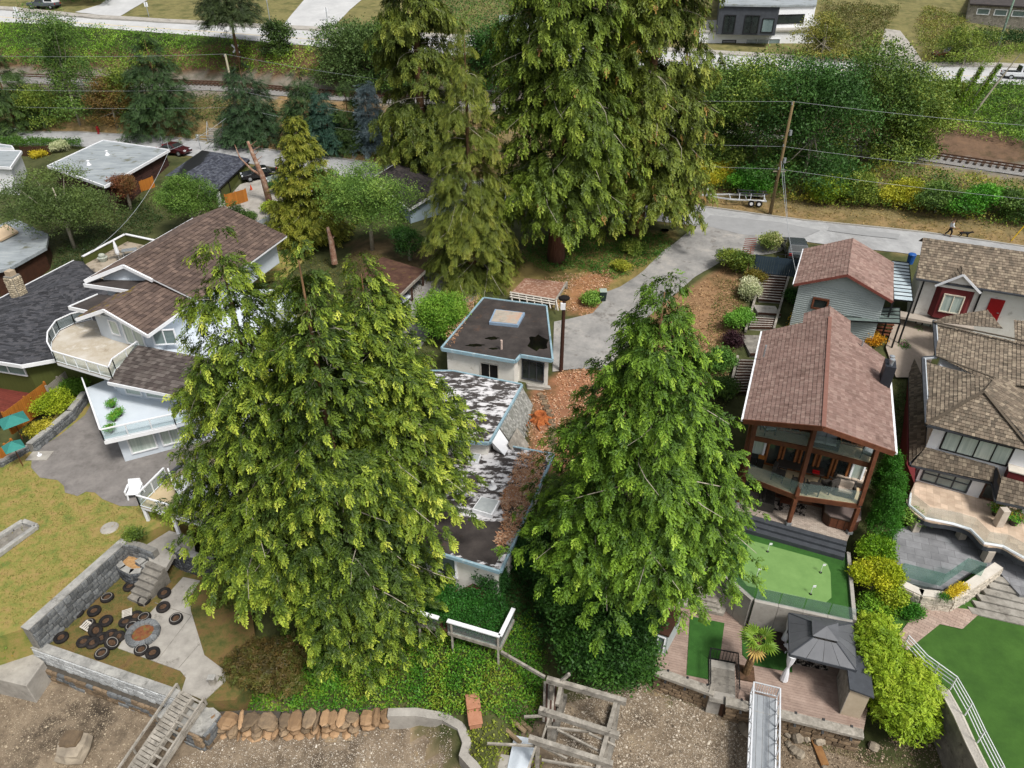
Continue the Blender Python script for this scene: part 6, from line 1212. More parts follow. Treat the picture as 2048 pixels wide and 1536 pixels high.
# rotten carport and broken shed
cp=E('rotten_carport','rotten carport with leaf covered sagging roof beside the shaded drive','carport',tuple(W(780,600,7))); zc=9.1
P=[W(a,b,zc) for a,b in ((728,536),(765,514),(850,540),(800,590),(735,610))]; mb=MB(); mb.slab(P,.15); B('roof',mb,mat('leafy_brown_roof',[hx('#35241d'),hx('#4d352b'),hx('#5f4838')],scale=1.5,rough=.95,bump=.4,second=(hx('#6a5a2a'),1.2,.58,.72)),cp,True)
mb=MB(); mb.bar(P[2]-Vector((0,0,.15)),P[3]-Vector((0,0,.1)),.1,.26); B('fascia',mb,m_wood_g,cp,True); mb=MB(); mb.bar(P[3]-Vector((0,0,.1)),P[4]-Vector((0,0,.1)),.1,.26); B('fascia',mb,m_wood_d,cp,True)
for a in (P[2],P[3],P[2].lerp(P[3],.5),P[4]): mb=MB(); q=a+(sum(P,Vector())/5-a)*.08; mb.bar(Vector((q.x,q.y,6)),q-Vector((0,0,.1)),.16); B('post',mb,m_wood_d,cp,True)
bo=E('covered_boat','pale skiff stored under the rotten carport edge','boat',tuple(W(792,612,7.3)),R(50)); mb=MB(); mb.lathe([(0,0),(.5,.1),(.7,.45),(.72,.5),(.6,.42),(0,.2)],n=14,sx=2.4); B('hull',mb,m_palegrey,bo,smooth=True); mb=MB(); mb.bx(-.1,.1,-.6,.6,.35,.42); B('thwart',mb,m_wood_g,bo)
bs_=E('broken_shed','collapsing shed with litter covered roof and white slats behind the tar roof','shed',tuple(W(1080,600,7))); P=[W(a,b,8.3) for a,b in ((1022,585),(1050,556),(1134,565),(1112,600))]; mb=MB(); mb.slab(P,.12); B('roof',mb,mat('litter_roof',[hx('#6a4a3a'),hx('#8a6552'),hx('#b9a898')],scale=4,rough=.95,bump=.4),bs_,True)
for i in range(7): a=P[0].lerp(P[3],i/6); b=a+Vector((.15,-1.1,-.45+.05*(i%3))); mb=MB(); mb.bar(a,b,.09,.06); B('rafter_tail',mb,m_wood_p,bs_,True)
for i in range(3): a=P[0]+Vector((-.1,-.25*i,.04-.1*i)); b=P[3]+Vector((-.1,-.25*i,.04-.1*i)); mb=MB(); mb.bar(a,b,.18,.03); B('white_slat',mb,m_wood_p,bs_,True)
for a in P: mb=MB(); mb.bar(Vector((a.x,a.y,6)),a-Vector((0,0,.1)),.14); B('post',mb,m_wood_g,bs_,True)
mb=MB(); mb.bar(P[2],P[3],.14,.2); B('side_beam',mb,m_wood_g,bs_,True)
wb=E('wheelie_bin','dark green wheelie bin with pale lid at the driveway edge','bin',tuple(WT(1205,601))); mb=MB(); mb.add([(-.24,-.26,.05),(.24,-.26,.05),(.24,.26,.05),(-.24,.26,.05),(-.3,-.34,.95),(.3,-.34,.95),(.3,.34,.95),(-.3,.34,.95)],[(3,2,1,0),(4,5,6,7),(0,1,5,4),(1,2,6,5),(2,3,7,6),(3,0,4,7)]); B('body',mb,mat('bin_green',[hx('#22312d')],rough=.5),wb); mb=MB(); mb.bx(-.32,.32,-.37,.36,.95,1.02); B('lid',mb,mat('bin_lid',[hx('#97a39b')],rough=.5),wb,bevel=.02); 
for x in (-.25,.25): mb=MB(); mb.tube([(x-.03,.3,.1),(x+.03,.3,.1)],.1,10); B('wheel',mb,m_black,wb)
# ============ white house with stacked balconies
V3=lambda x,y,z: Vector((x,y,z))
wh=E('white_balcony_house','tall white and pale blue house with stacked balconies and brown tile roof','house',(-28,44,ZU))
mb=MB(); mb.prism([(-28.9,41.4),(-27.4,38.95),(-24.4,40.5),(-19.5,42.9),(-19.5,57),(-31.5,57),(-31.5,46)],ZU-.2,6.15); B('ground_floor_wall',mb,m_palegrey,wh,True)
dA=V3(-27.4,38.95,0); dB=V3(-19.5,42.9,0); dd=(dB-dA).normalized()
window(wh,dA+dd*.55,dA+dd*2.3,4.1,5.7,1,1,m_white,m_glass_c,.1); window(wh,dA+dd*2.6,dA+dd*3.9,4.1,5.7,2,1,m_white,m_glass_c,.1); window(wh,dA+dd*4.3,dA+dd*5.9,4.1,5.7,2,1,m_white,m_glass_c,.1)
D2=[W(a,b,6.3) for a,b in ((172,776),(209,882),(352,850),(450,820),(430,740),(260,740))]; mb=MB(); mb.prism(D2,6.05,6.3); B('middle_balcony',mb,m_palegrey,wh,True); railing(wh,[D2[0],D2[1],D2[2],D2[3]],.95,m_rail,post=1.5,pw=.06,topw=.09)
mb=MB(); mb.bar(D2[0]-V3(0,0,.12),D2[1]-V3(0,0,.12),.1,.3); mb.bar(D2[1]-V3(0,0,.12),D2[2]-V3(0,0,.12),.1,.3); B('balcony_fascia',mb,m_white,wh,True,kind='stuff')
mb=MB(); mb.prism([(-28.9,43.4),(-19.5,40.8+.4),(-19.5,57),(-31.4,57),(-31.6,46.2)],6.25,8.3); B('middle_wall',mb,m_palegrey,wh,True)
a=V3(-28.9,43.4,0); b=V3(-19.5,41.2,0); dd=(b-a).normalized()
for x0,x1 in ((.5,1.9),(2.2,4.1),(4.4,6.0)): window(wh,a+dd*x0,a+dd*x1,6.5,8.0,1 if x1-x0<1.5 else 1,1,m_white,m_glass_c,.1,name='sliding_window')
a2=V3(-31.6,46.2,0); window(wh,a2.lerp(V3(-28.9,43.4,0),.2),a2.lerp(V3(-28.9,43.4,0),.75),6.4,8.0,2,1,m_white,m_glass_d,.1)
# lower shed roof with dark tiles
TW=[hx('#4e4643'),hx('#57504c'),hx('#625b57'),hx('#463f3c')]
S=[W(216,764,8.25),W(345,790,8.25),W(420,770,8.25)]; S2=[W(272,690,9.0),W(420,700,9.0)]; Sx=W(420,806,8.25); S2=[S2[0],S2[0]+(Sx-S[0])]
tiles('roof_tiles',[S[0],Sx,S2[1],S2[0]],.34,.34,.05,m_shake,wh,TW,True); mb=MB(); mb.slab([S[0]-V3(0,0,.01),W(420,806,8.25)-V3(0,0,.01),S2[1]-V3(0,0,.01),S2[0]-V3(0,0,.01)],.15); B('roof_deck',mb,m_white,wh,True); mb=MB(); mb.bar(S[0]-V3(0,.05,.08),W(420,806,8.17)-V3(0,.05,0),.12,.24); B('fascia',mb,m_white,wh,True)
# upper round balcony
z3_=8.4; RB=[W(a,b,z3_) for a,b in ((232,740),(225,757),(113,724),(103,705),(104,685),(120,662),(150,648),(185,640))]; full=RB+[W(a,b,z3_) for a,b in ((215,650),(290,690),(282,705))]; mb=MB(); mb.prism(full,z3_-.28,z3_-.05); B('round_balcony',mb,m_white,wh,True); mb=MB(); mb.prism([p for p in full],z3_-.05,z3_); B('balcony_membrane',mb,m_vinylw,wh,True)
ed=[W(282,704,z3_)]+RB; railing(wh,ed,.95,m_rail,post=1.2,pw=.06,topw=.09)
# upper storey
mb=MB(); mb.prism([(-32.2,48.6),(-31.0,47.9),(-27.0,46.2),(-26.6,46.4),(-25.6,50.8),(-22.2,63),(-28,64),(-31.5,58)],8.2,10.5); B('upper_wall',mb,m_palegrey,wh,True)
a=V3(-31.0,47.9,0); b=V3(-27.0,46.2,0); dd=(b-a).normalized(); window(wh,a+dd*.25,a+dd*1.2,9.0,10.3,1,1,m_white,m_glass_c,.1); window(wh,a+dd*1.6,a+dd*3.6,8.5,10.35,2,1,m_white,m_glass_c,.12,name='sliding_door'); gable_fill(wh,'gable_wall',a,b,10.6,V3(-29.6,47.4,11.35),m_palegrey)
window(wh,V3(-26.9,46.25,0),V3(-25.2,46.45,0),8.9,10.2,2,1,m_white,m_glass,.09,name='corner_window')
LG=[V3(-32.8,47.3,10.6),V3(-30.3,47.0,11.55),V3(-26.4,44.9,10.55)]; bk=V3(2.9,11,0)
TB=[hx('#594b44'),hx('#61524a'),hx('#695950'),hx('#52453f')]; m_moss=mat('mossy_tile',[(.8,.8,.8),(1.1,1.1,1.1)],scale=1,rough=.95,attr='tint',bump=.3)
tiles('roof_tiles',[LG[0],LG[1],LG[1]+bk,LG[0]+bk*.45],.34,.36,.06,m_shake,wh,TB+[hx('#6a5a2c')],True)
tiles('roof_tiles',[LG[1],LG[2],LG[2]+bk,LG[1]+bk],.38,.4,.07,m_shake,wh,TB,True)
mb=MB(); mb.slab([LG[0]-V3(0,0,.01),LG[1]-V3(0,0,.01),LG[1]+bk-V3(0,0,.01),LG[0]+bk*.45-V3(0,0,.01)],.14); mb.slab([LG[1]-V3(0,0,.01),LG[2]-V3(0,0,.01),LG[2]+bk-V3(0,0,.01),LG[1]+bk-V3(0,0,.01)],.14); B('roof_deck',mb,m_white,wh,True)
for p,q in ((LG[0],LG[1]),(LG[1],LG[2]),(LG[2],LG[2]+bk)): mb=MB(); mb.bar(p-V3(0,.06,.1),q-V3(0,.06,.1),.12,.26); B('fascia',mb,m_white,wh,True)
# moss along the ridge of the lower gable
UR=[V3(-34.2,52.1,11.5),V3(-30.9,52.4,12.7),V3(-24.6,50.0,10.7)]; ub=V3(3.4,13.5,0)
tiles('roof_tiles',[UR[0],UR[1],UR[1]+ub,UR[0]+ub*1.03],.34,.36,.06,m_shake,wh,TB,True); tiles('roof_tiles',[UR[1],UR[2],UR[2]+ub,UR[1]+ub],.38,.4,.07,m_shake,wh,TB,True)
mb=MB(); mb.slab([UR[0]-V3(0,0,.01),UR[1]-V3(0,0,.01),UR[1]+ub-V3(0,0,.01),UR[0]+ub*1.03-V3(0,0,.01)],.14); mb.slab([UR[1]-V3(0,0,.01),UR[2]-V3(0,0,.01),UR[2]+ub-V3(0,0,.01),UR[1]+ub-V3(0,0,.01)],.14); B('roof_deck',mb,m_white,wh,True)
for p,q in ((UR[0],UR[1]),(UR[1],UR[1].lerp(UR[2],.4)),(UR[0],UR[0]+ub*1.03)): mb=MB(); mb.bar(p-V3(.05,.06,.1),q-V3(.05,.06,.1),.14,.28); B('fascia',mb,m_white,wh,True)
gable_fill(wh,'upper_gable',V3(-33.4,52.9,0),V3(-28.6,52.6,0),11.3,V3(-30.9,52.7,12.45),m_palegrey); mb=MB(); mb.prism([(-33.2,52.8),(-28.5,52.6),(-25.5,64),(-29.6,65)],9.5,11.3); B('attic_wall',mb,m_palegrey,wh,True)
mb=MB(); mb.prism([(-34.3,52.0),(-29.2,50.6),(-28.6,52.6),(-33.5,53.0)],11.0,11.2); B('flat_ledge',mb,m_tar,wh,True); mb=MB(); mb.prism([(-34.4,49.4),(-31.3,48.2),(-29.8,50.8),(-33.2,51.6)],10.3,10.5); B('flat_ledge',mb,m_tar,wh,True)
for p,q in (((-34.4,52.0,11.1),(-29.2,50.5,11.1)),((-34.5,49.4,10.4),(-31.4,48.2,10.4)),((-34.5,49.4,10.4),(-33.3,51.6,10.4))): mb=MB(); mb.bar(p,q,.1,.3); B('fascia',mb,m_white,wh,True)
# front low deck
z1_=4.9; FD=[W(a,b,z1_) for a,b in ((281,1013),(335,958),(420,905),(520,960),(520,1075),(400,1048))]; fd=E('white_front_deck','white railed front deck on posts below the white house','deck',tuple(FD[0]-V3(0,0,1.3))); mb=MB(); mb.prism(FD,z1_-.22,z1_-.04); B('frame',mb,m_white,fd,True); mb=MB(); mb.prism(FD,z1_-.04,z1_); B('floor',mb,m_vinyl,fd,True); railing(fd,[FD[1],FD[0],FD[5],FD[4]],.95,m_rail,post=1.4,pw=.07,topw=.1)
hl=[W(a,b,z1_+.25) for a,b in ((343,958),(358,1000),(420,1022),(470,985),(420,930))]; mb=MB(); mb.prism(hl,z1_,z1_+.25); B('upper_platform',mb,m_white,fd,True); railing(fd,[hl[0],hl[1],hl[2]],.9,m_rail,post=1.2,pw=.06,topw=.09)
for p in (FD[0],FD[5],FD[0].lerp(FD[5],.5)): mb=MB(); mb.bar(V3(p.x+.1,p.y+.1,ZL),p+V3(.1,.1,-.2),.18); B('post',mb,m_white,fd,True)
mb=MB(); mb.bar(W(322,962,5.5),W(362,930,5.5),.25,.12); B('awning_box',mb,m_char,fd,True)
ac=E('white_armchair','white moulded garden armchair on the grey patio','chair',tuple(W(273,992,ZU+.03)),R(8)); ac.scale=(1.25,1.25,1.15)
mb=MB(); mb.bx(-.36,.36,-.3,.28,.34,.42); B('seat',mb,m_white,ac,bevel=.03)
for x in (-.3,.3):
    for y in (-.26,.26): mb=MB(); mb.bar((x*1.1,y*1.1,0),(x,y,.36),.07); B('leg',mb,m_white,ac)
    mb=MB(); mb.bar((x*1.15,-.3,.62),(x*1.15,.3,.66),.09,.05); mb.bar((x*1.15,-.28,.38),(x*1.15,-.28,.62),.06); B('armrest',mb,m_white,ac)
mb=MB(); mb.add([(-.38,.24,.4),(.38,.24,.4),(.3,.36,.95),(-.3,.36,.95),(-.38,.3,.4),(.38,.3,.4),(.3,.42,.95),(-.3,.42,.95)],[(0,1,2,3),(7,6,5,4),(0,4,5,1),(1,5,6,2),(2,6,7,3),(3,7,4,0)]); B('backrest',mb,m_white,ac)
mb=MB(); q=W(80,912,ZU+.03); e=E('parasol_stand','square concrete parasol base at the edge of the patio','base',tuple(q)); mb.bx(-.75,.75,-.5,.5,0,.06); B('slab',mb,m_conc,e); mb=MB(); mb.lathe([(.16,.06),(.16,.12),(.06,.16),(.06,.3)],n=10); B('socket',mb,m_white,e)
for i,(a,b,t) in enumerate(((223,865,'green plant pot in the corner of the middle balcony'),(229,842,'leafy plant pot second along the middle balcony rail'),(240,832,'yellow flowering pot against the middle balcony rail'),(226,815,'taller potted shrub beside the blue pot on the balcony'))): flowerpot(a,b,6.3,t,['#a8a23a','#6f8a3a'],.26)
# ============ olive house with black roof
zk=6.9; bh=E('olive_black_roof_house','olive board house with low black shingle roof and white fascia','house',(-41,55,ZU))
ev=[W(a,b,zk) for a,b in ((43,731),(235,697),(250,600),(168,524),(148,521),(-60,628),(-60,715))]; rd=[W(107,575,7.7),W(190,560,7.7),W(-60,600+20,7.7)]
for pl_ in ([ev[0],ev[1],rd[0]],[ev[1],ev[2],rd[0]],[ev[2],rd[1],rd[0]],[ev[2],ev[3],rd[1]],[ev[3],ev[4],rd[1]],[ev[4],rd[0],rd[1]],[ev[4],ev[5],rd[0]],[ev[5],rd[2],rd[0]],[ev[5],ev[6],rd[2]],[ev[6],ev[0],rd[0]],[ev[6],rd[0],rd[2]]): tiles('black_shingles',pl_,.2,.5,.02,m_shake,bh,DKS,True,cvar=.08); mb=MB(); mb.slab([p-V3(0,0,.01) for p in pl_],.12); B('roof_deck',mb,m_black,bh,True)
for p,q in ((ev[0],ev[1]),(ev[6],ev[0]),(ev[4],ev[5])): mb=MB(); mb.bar(p-V3(0,.03,.08),q-V3(0,.03,.08),.1,.3); B('fascia',mb,m_white,bh,True)
m_olive=mat('olive_boards',[hx('#42481f'),hx('#4d5427')],scale=2,rough=.75,stretch=(5,5,.4)); c_=sum(ev,V3(0,0,0))/7; mb=MB(); mb.prism([p+(c_-p)*.07 for p in ev],ZU-.8,zk-.05); B('wall',mb,m_olive,bh,True)
w0=ev[6]+(c_-ev[6])*.065; w1=ev[0]+(c_-ev[0])*.065; window(bh,w0.lerp(w1,.2),w0.lerp(w1,.95),5.5,6.6,2,1,m_white,m_glass,.1)
chm=E('stone_chimney','cobblestone chimney rising from the black shingle roof','chimney',tuple(W(42,597,zk))); q=W(42,597,zk); mb=MB(); mb.box(q+V3(0,0,.9),(.9,.9,2.8),R(-15)); B('core',mb,m_mortar,chm,True)
for k in range(2):
    a=R(-15)+k*math.pi/2; d=V3(math.cos(a),math.sin(a),0); n=V3(d.y,-d.x,0); p0=q+n*.46-d*.45; p1=q+n*.46+d*.45; rocks(chm,p0,p1,zk-.2,zk+2.2,stoneset(3,mat('cobble_buff',[hx('#8f8470'),hx('#aa9e88'),hx('#bdb29c')],scale=3,rough=.9,objrand=.3),.6),.2,.16,nrm=n,limit=120)
mb=MB(); mb.box(q+V3(0,0,2.5),(.6,.6,.5),R(-15)); B('clay_pot',mb,mat('clay_buff',[hx('#a5957f')],rough=.85),chm,True)
pr=[W(a,b,zk+.9) for a,b in ((165,513),(250,468),(316,482),(240,540),(185,563))]; rt=E('roof_terrace','olive parapet roof terrace with white coping above the black roof','terrace',tuple(pr[0]))
mb=MB(); mb.prism(pr,ZU,zk+.1); B('floor',mb,mat('terrace_floor',[hx('#5a554e'),hx('#8f8474'),hx('#9c9182')],scale=.5,rough=.85,ramp=(.42,.55)),rt,True)
for p,q in zip(pr[:3],pr[1:3]+[pr[3]]):
    mb=MB(); mb.bar(V3(p.x,p.y,zk+.45),V3(q.x,q.y,zk+.45),.12,.9); B('parapet',mb,m_olive,rt,True); mb=MB(); mb.bar(p,q,.26,.08); B('coping',mb,m_white,rt,True)
um_=E('closed_umbrella','closed white patio umbrella on the olive roof terrace','umbrella',tuple(W(240,522,zk+.1))); mb=MB(); mb.tube([(0,0,0),(0,0,2.3)],.03,8); B('pole',mb,m_metal,um_); mb=MB(); mb.lathe([(.14,.7),(.2,.9),(.16,1.6),(.05,2.25),(0,2.3)],n=9); B('canopy',mb,m_white,um_)
e=E('terrace_table','glass topped table on the olive roof terrace','table',tuple(W(262,512,zk+.1)),R(20)); mb=MB(); mb.bx(-.7,.7,-.4,.4,.66,.7); B('tabletop',mb,m_metal,e)
for x in (-.6,.6):
    for y in (-.3,.3): mb=MB(); mb.bar((x,y,0),(x,y,.66),.05); B('leg',mb,m_metal,e)
e=E('terrace_planter','pale round planter heap on the olive roof terrace','planter',tuple(W(207,522,zk+.1))); mb=MB(); mb.lathe([(.35,0),(.5,.4),(.3,.42),(0,.6)],n=11); B('tub',mb,mat('pale_tub',[hx('#a8aba0'),hx('#8d948a')],scale=4,rough=.8),e); mb=MB(); mb.ball((0,0,.6),(.35,.3,.22),9,5); B('heap',mb,MATS['pale_tub'],e)
# red deck, orange fence, teal umbrellas
rdk=E('red_deck','brick red painted deck beside the olive house','deck',tuple(W(60,800,3.6))); mb=MB(); P=wpx([(-40,742),(60,735),(130,790),(60,815),(-40,830)],3.75); mb.prism(P,2.5,3.72); B('frame',mb,m_wood_d,rdk,True)
u=V3(.94,-.34,0); v=V3(.34,.94,0); q=[((p-P[0]).dot(u),(p-P[0]).dot(v)) for p in P]; y=min(a[1] for a in q); m_rdk=mat('red_deck_paint',[hx('#5f2a22'),hx('#6f342a')],scale=2,rough=.8,objrand=.1)
while y<max(a[1] for a in q):
    c=clip(q,-1e3,1e3,y+.008,y+.192)
    if len(c)>=3: mb=MB(); mb.slab([P[0]+u*a+v*b for a,b in c],.03); B('deck_board',mb,m_rdk,rdk,True)
    y+=.2
def fence(label,pts,h,m,bw=.16,name='board_fence',z=None,cap=None,gap=.01):
    Pp=[Vector(p) for p in pts]; e=E(name,label,'fence',tuple(Pp[0])); 
    for a,b in zip(Pp[:-1],Pp[1:]):
        L=(b-a).length; n=max(1,int(L/bw)); d=(b-a)/L
        me=None
        for i in range(n):
            p=a.lerp(b,(i+.5)/n); hh=h*random.uniform(.98,1.02)
            if me is None:
                mb=MB(); mb.bx(-(L/n-gap)/2,(L/n-gap)/2,-.015,.015,-.3,h); o=B('board',mb,m,e); me=o.data
            else: o=bpy.data.objects.new('board',me); link(o,e)
            o.location=p-Pp[0]; o.rotation_euler=(0,0,math.atan2(d.y,d.x))
        for t in (0,.5,1): mb=MB(); p=a.lerp(b,t); mb.bx(-.06,.06,.02,.14,-.3,h+.05); o=B('post',mb,m,e); o.location=p-Pp[0]; o.rotation_euler=(0,0,math.atan2(d.y,d.x))
        if cap: mb=MB(); mb.bar(a+V3(0,0,h+.03),b+V3(0,0,h+.03),.14,.05); B('cap',mb,cap,e,True)
    return e
fence('orange cedar board fence between the red deck and the shrub bed',[W(24,862,3.7),W(105,800,3.7)],1.7,m_wood_o)
fence('grey weathered fence continuing the orange one beside the olive wall',[W(108,806,3.8),W(150,770,3.8)],1.6,m_wood_g)
fence('short orange fence beside the teal umbrella stand',[W(10,925,3.6),W(36,905,3.6)],1.2,m_wood_o)
for (a,b,t) in ((24,835,'teal market umbrella over the red deck by the orange fence'),(24,888,'smaller teal umbrella beside the short orange fence')):
    p=W(a,b,5.6); e=E('teal_umbrella',t,'umbrella',(p.x,p.y,3.6)); mb=MB(); mb.tube([(0,0,0),(0,0,2.3)],.03,8); B('pole',mb,m_wood_b,e); mb=MB(); rr=1.2 if b<850 else .85; mb.lathe([(rr,1.75),(0,2.25)],n=4); B('canopy',mb,mat('teal_canvas',[hx('#2c716a'),hx('#357d75')],scale=3,rough=.8),e)
e=E('picnic_bench','weathered wooden bench on the red deck','bench',tuple(W(20,760,3.75)),R(-60))
for k in range(3): mb=MB(); mb.bx(-.8,.8,-.2+.15*k,-.08+.15*k,.42,.46); B('seat_slat',mb,m_wood_g,e)
for x in (-.6,.6): mb=MB(); mb.bx(x-.05,x+.05,-.2,.2,0,.42); B('leg',mb,m_wood_g,e)
# ============ houses along the street, left
def flat_house(name,label,px,z,z0,roofm,wallm,fas,over=.06):
    P=[W(a,b,z) for a,b in px]; e=E(name,label,'house',tuple(sum(P,V3(0,0,0))/len(P)-V3(0,0,z-z0))); flatroof(e,P,z,roofm,.3,fm=fas); c=sum(P,V3(0,0,0))/len(P); mb=MB(); mb.prism([p+(c-p)*over for p in P],z0,z-.13); B('wall',mb,wallm,e,True); return e,P
m_greyroof=mat('grey_membrane_roof',[hx('#787f83'),hx('#8d9498'),hx('#a0a6a8')],scale=.35,rough=.8,stretch=(1,3,1),second=(hx('#5f6152'),.5,.56,.66))
m_brk=mat('dark_brick',[hx('#3a2622'),hx('#4e342e')],scale=3,rough=.9,brick=((.5,.48,.46),1,.5,.22,.02,.5,(math.pi/2,0,0)))
fh,P=flat_house('flat_roof_house','low house with large grey membrane roof and dark brick wall',((96,332),(206,281),(338,300),(210,372)),10.6,6,m_greyroof,m_brk,m_white)
for a,b in ((178,330),(215,310)): q=W(a,b,10.6); mb=MB(); mb.lathe([(.3,0),(.18,.15),(.12,.5),(.2,.52),(0,.6)],(q.x,q.y,q.z),10); B('roof_vent',mb,m_white,fh,True)
e,P=flat_house('white_cube_house','plain white cube house with a flat roof behind the apple tree',((-60,330),(-60,300),(38,302),(42,303),(20,335)),10.8,5,m_greyroof,m_white,m_white)
e,P=flat_house('white_cube_house','small white flat roofed annex beside the yellow shrub',((-30,295),(-30,285),(22,292),(26,297)),10.2,7,m_greyroof,m_white,m_white,.02)
e,P=flat_house('flat_roof_house','long pale flat roof with dark timber underside beyond the olive fence',((-80,560),(-80,480),(30,440),(95,470),(90,496),(20,535)),8.0,4,m_greyroof,m_wood_d,m_greyroof)
mb=MB(); mb.slab([W(a,b,8.3) for a,b in ((-20,470),(10,447),(36,462),(0,480))],.2); B('tan_sheet',mb,mat('tan_sheet',[hx('#bfa98c')],rough=.8),e,True)
fence('olive fence with pale cap behind the cobblestone chimney',[W(-30,615,5.2),W(100,540,5.2)],1.5,m_olive,.2,cap=m_wood_p)
# olive garage
gr=E('olive_garage','olive board garage with dark slate shingle roof by the street','garage',tuple(W(430,380,6.8))); ze,zr_=9.6,10.6
E1=[W(418,392,ze),W(500,322,ze)]; R1=[W(345,338,zr_)*0+W(352,345,zr_),W(428,305,zr_)]; E2=[W(338,345,ze),W(404,300,ze)]
ge=[W(330,352,9.9),W(404,300,9.9),W(500,320,9.6),W(420,394,9.6)]
tiles('slate_shingles',[ge[3],ge[2],W(440,306,10.5),W(365,352,10.5)],.22,.4,.025,m_shake,gr,[hx('#3a3d47'),hx('#464a55'),hx('#52565f'),hx('#333640')],True,cvar=.1); tiles('slate_shingles',[ge[0],ge[1],W(440,306,10.5),W(365,352,10.5)],.22,.4,.025,m_shake,gr,[hx('#3a3d47'),hx('#464a55'),hx('#52565f')],True,cvar=.1)
mb=MB(); mb.slab([p-V3(0,0,.02) for p in (ge[3],ge[2],W(440,306,10.5),W(365,352,10.5))],.12); mb.slab([p-V3(0,0,.02) for p in (ge[0],ge[1],W(440,306,10.5),W(365,352,10.5))],.12); B('roof_deck',mb,m_black,gr,True)
c_=sum(ge,V3(0,0,0))/4; gi=[p+(c_-p)*.06 for p in ge]; mb=MB(); mb.prism(gi,5.5,9.55); B('wall',mb,m_olive,gr,True); dd=(gi[2]-gi[3]); dd.z=0; Lg=dd.length; dd.normalize(); nn=V3(dd.y,-dd.x,0); g0_=V3(gi[3].x,gi[3].y,0)
for k,(a,b,mm) in enumerate(((.12,.2,m_white),(.23,.42,m_olive),(.45,.68,m_olive),(.71,.97,m_olive))):
    mb=MB(); p=g0_+dd*Lg*a+nn*.03; q=g0_+dd*Lg*b+nn*.03; mb.prism([p,q,q+nn*.05,p+nn*.05],6.5,9.2); B('garage_door' if k else 'white_door',mb,mm,gr,True)
    mb=MB(); mb.bar(q+nn*.06+dd*.1+V3(0,0,6.5),q+nn*.06+dd*.1+V3(0,0,9.4),.12); B('door_jamb',mb,m_black,gr,True)
fence('orange cedar fence at the end of the concrete forecourt',[WT(455,415),WT(496,403)],1.5,m_wood_o); fence('orange cedar gate panel half hidden by the garden tree',[WT(440,470),WT(455,440)],1.6,m_wood_o); fence('low orange fence under the garage eaves',[WT(268,390),WT(310,374)],1.3,m_wood_o)
fence('pale grey board fence at the edge of the back lawn',[WT(480,485),WT(520,465),WT(555,447)],1.3,mat('pale_grey_boards',[hx('#8b9399'),hx('#9aa2a8')],scale=3,rough=.8,objrand=.08),.3)
fence('dark brown slat fence below the clipped hedge',[WT(45,312),WT(100,310)],1.2,m_wood_d,.25,gap=.06)
drape('back_lawn',[WT(a,b) for a,b in ((490,500),(545,455),(590,450),(610,520),(570,560),(500,570))],.08,m_lawn,'small dry back lawn beside the grey fence','lawn')
# grey gable house under the spruce
gg=E('dark_roof_house','pale blue house with dark shingle gable roof under the spruce','house',tuple(W(800,430,7))); ze,zr_=10.0,11.3
q0_=W(742,357,ze); q1_=W(818,419,ze); ax_=(q1_-q0_); hw=V3(-ax_.y,ax_.x,0).normalized()*-1; hw=hw if hw.y>0 else -hw; q=[q0_,q1_,q0_+hw*3.2+V3(0,0,1.3),q1_+hw*3.2+V3(0,0,1.3),q1_+hw*6.4,q0_+hw*6.4]
tiles('dark_shingles',[q[0],q[1],q[3],q[2]],.22,.4,.025,m_shake,gg,[hx('#2e2a2a'),hx('#3a3535'),hx('#453f3d')],True,cvar=.1); tiles('dark_shingles',[q[2],q[3],q[4],q[5]],.22,.4,.025,m_shake,gg,[hx('#2e2a2a'),hx('#3a3535'),hx('#453f3d')],True,cvar=.1)
mb=MB(); mb.slab([p-V3(0,0,.02) for p in (q[0],q[1],q[3],q[2])],.12); mb.slab([p-V3(0,0,.02) for p in (q[2],q[3],q[4],q[5])],.12); B('roof_deck',mb,m_white,gg,True)
for a,b in ((q[0],q[1]),(q[0],q[2]),(q[1],q[3])): mb=MB(); mb.bar(a-V3(0,.03,.08),b-V3(0,.03,.08),.08,.24); B('fascia',mb,m_white,gg,True)
c_=(q[0]+q[1]+q[4]+q[5])/4; mb=MB(); mb.prism([p+(c_-p)*.08 for p in (q[0],q[1],q[4],q[5])],5.5,ze-.05); B('wall',mb,mat('soft_blue_siding',[hx('#9fb2c0'),hx('#adbfcb')],scale=1,rough=.7),gg,True); gable_fill(gg,'gable_wall',q[1]+(c_-q[1])*.08,q[4]+(c_-q[4])*.08,ze-.05,q[3]+(c_-q[3])*.1-V3(0,0,.15),MATS['soft_blue_siding'])
# ============ houses above the upper road
def box_house(label,px,z,h,wallm,roofm,wins,name='hillside_house'):
    P=[W(a,b,z) for a,b in px]; e=E(name,label,'house',tuple(P[0]-V3(0,0,h))); c=sum(P,V3(0,0,0))/len(P); mb=MB(); mb.prism(P,z-h,z); B('wall',mb,wallm,e,True); mb=MB(); mb.prism([p+(p-c).normalized()*.3 for p in P],z,z+.25); B('roof',mb,roofm,e,True)
    a,b=P[0],P[1]; d=(b-a).normalized(); L=(b-a).length
    for x0,x1,z0,z1,n,fm,gm in wins: window(e,a+d*L*x0,a+d*L*x1,z-h*z0,z-h*z1,n,1,fm,gm,.12)
    return e
e=box_house('modern white house with a flat terrace above the upper road',((1400,64),(1634,62),(1650,20),(1420,20)),20.2,3.4,m_white,mat('roof_terrace_boards',[hx('#9a9790'),hx('#b0ada6')],scale=.8,rough=.85),((.2,.32,.9,.35,1,m_black,m_glass_d),(.4,.7,.85,.3,3,m_white,m_glass)))
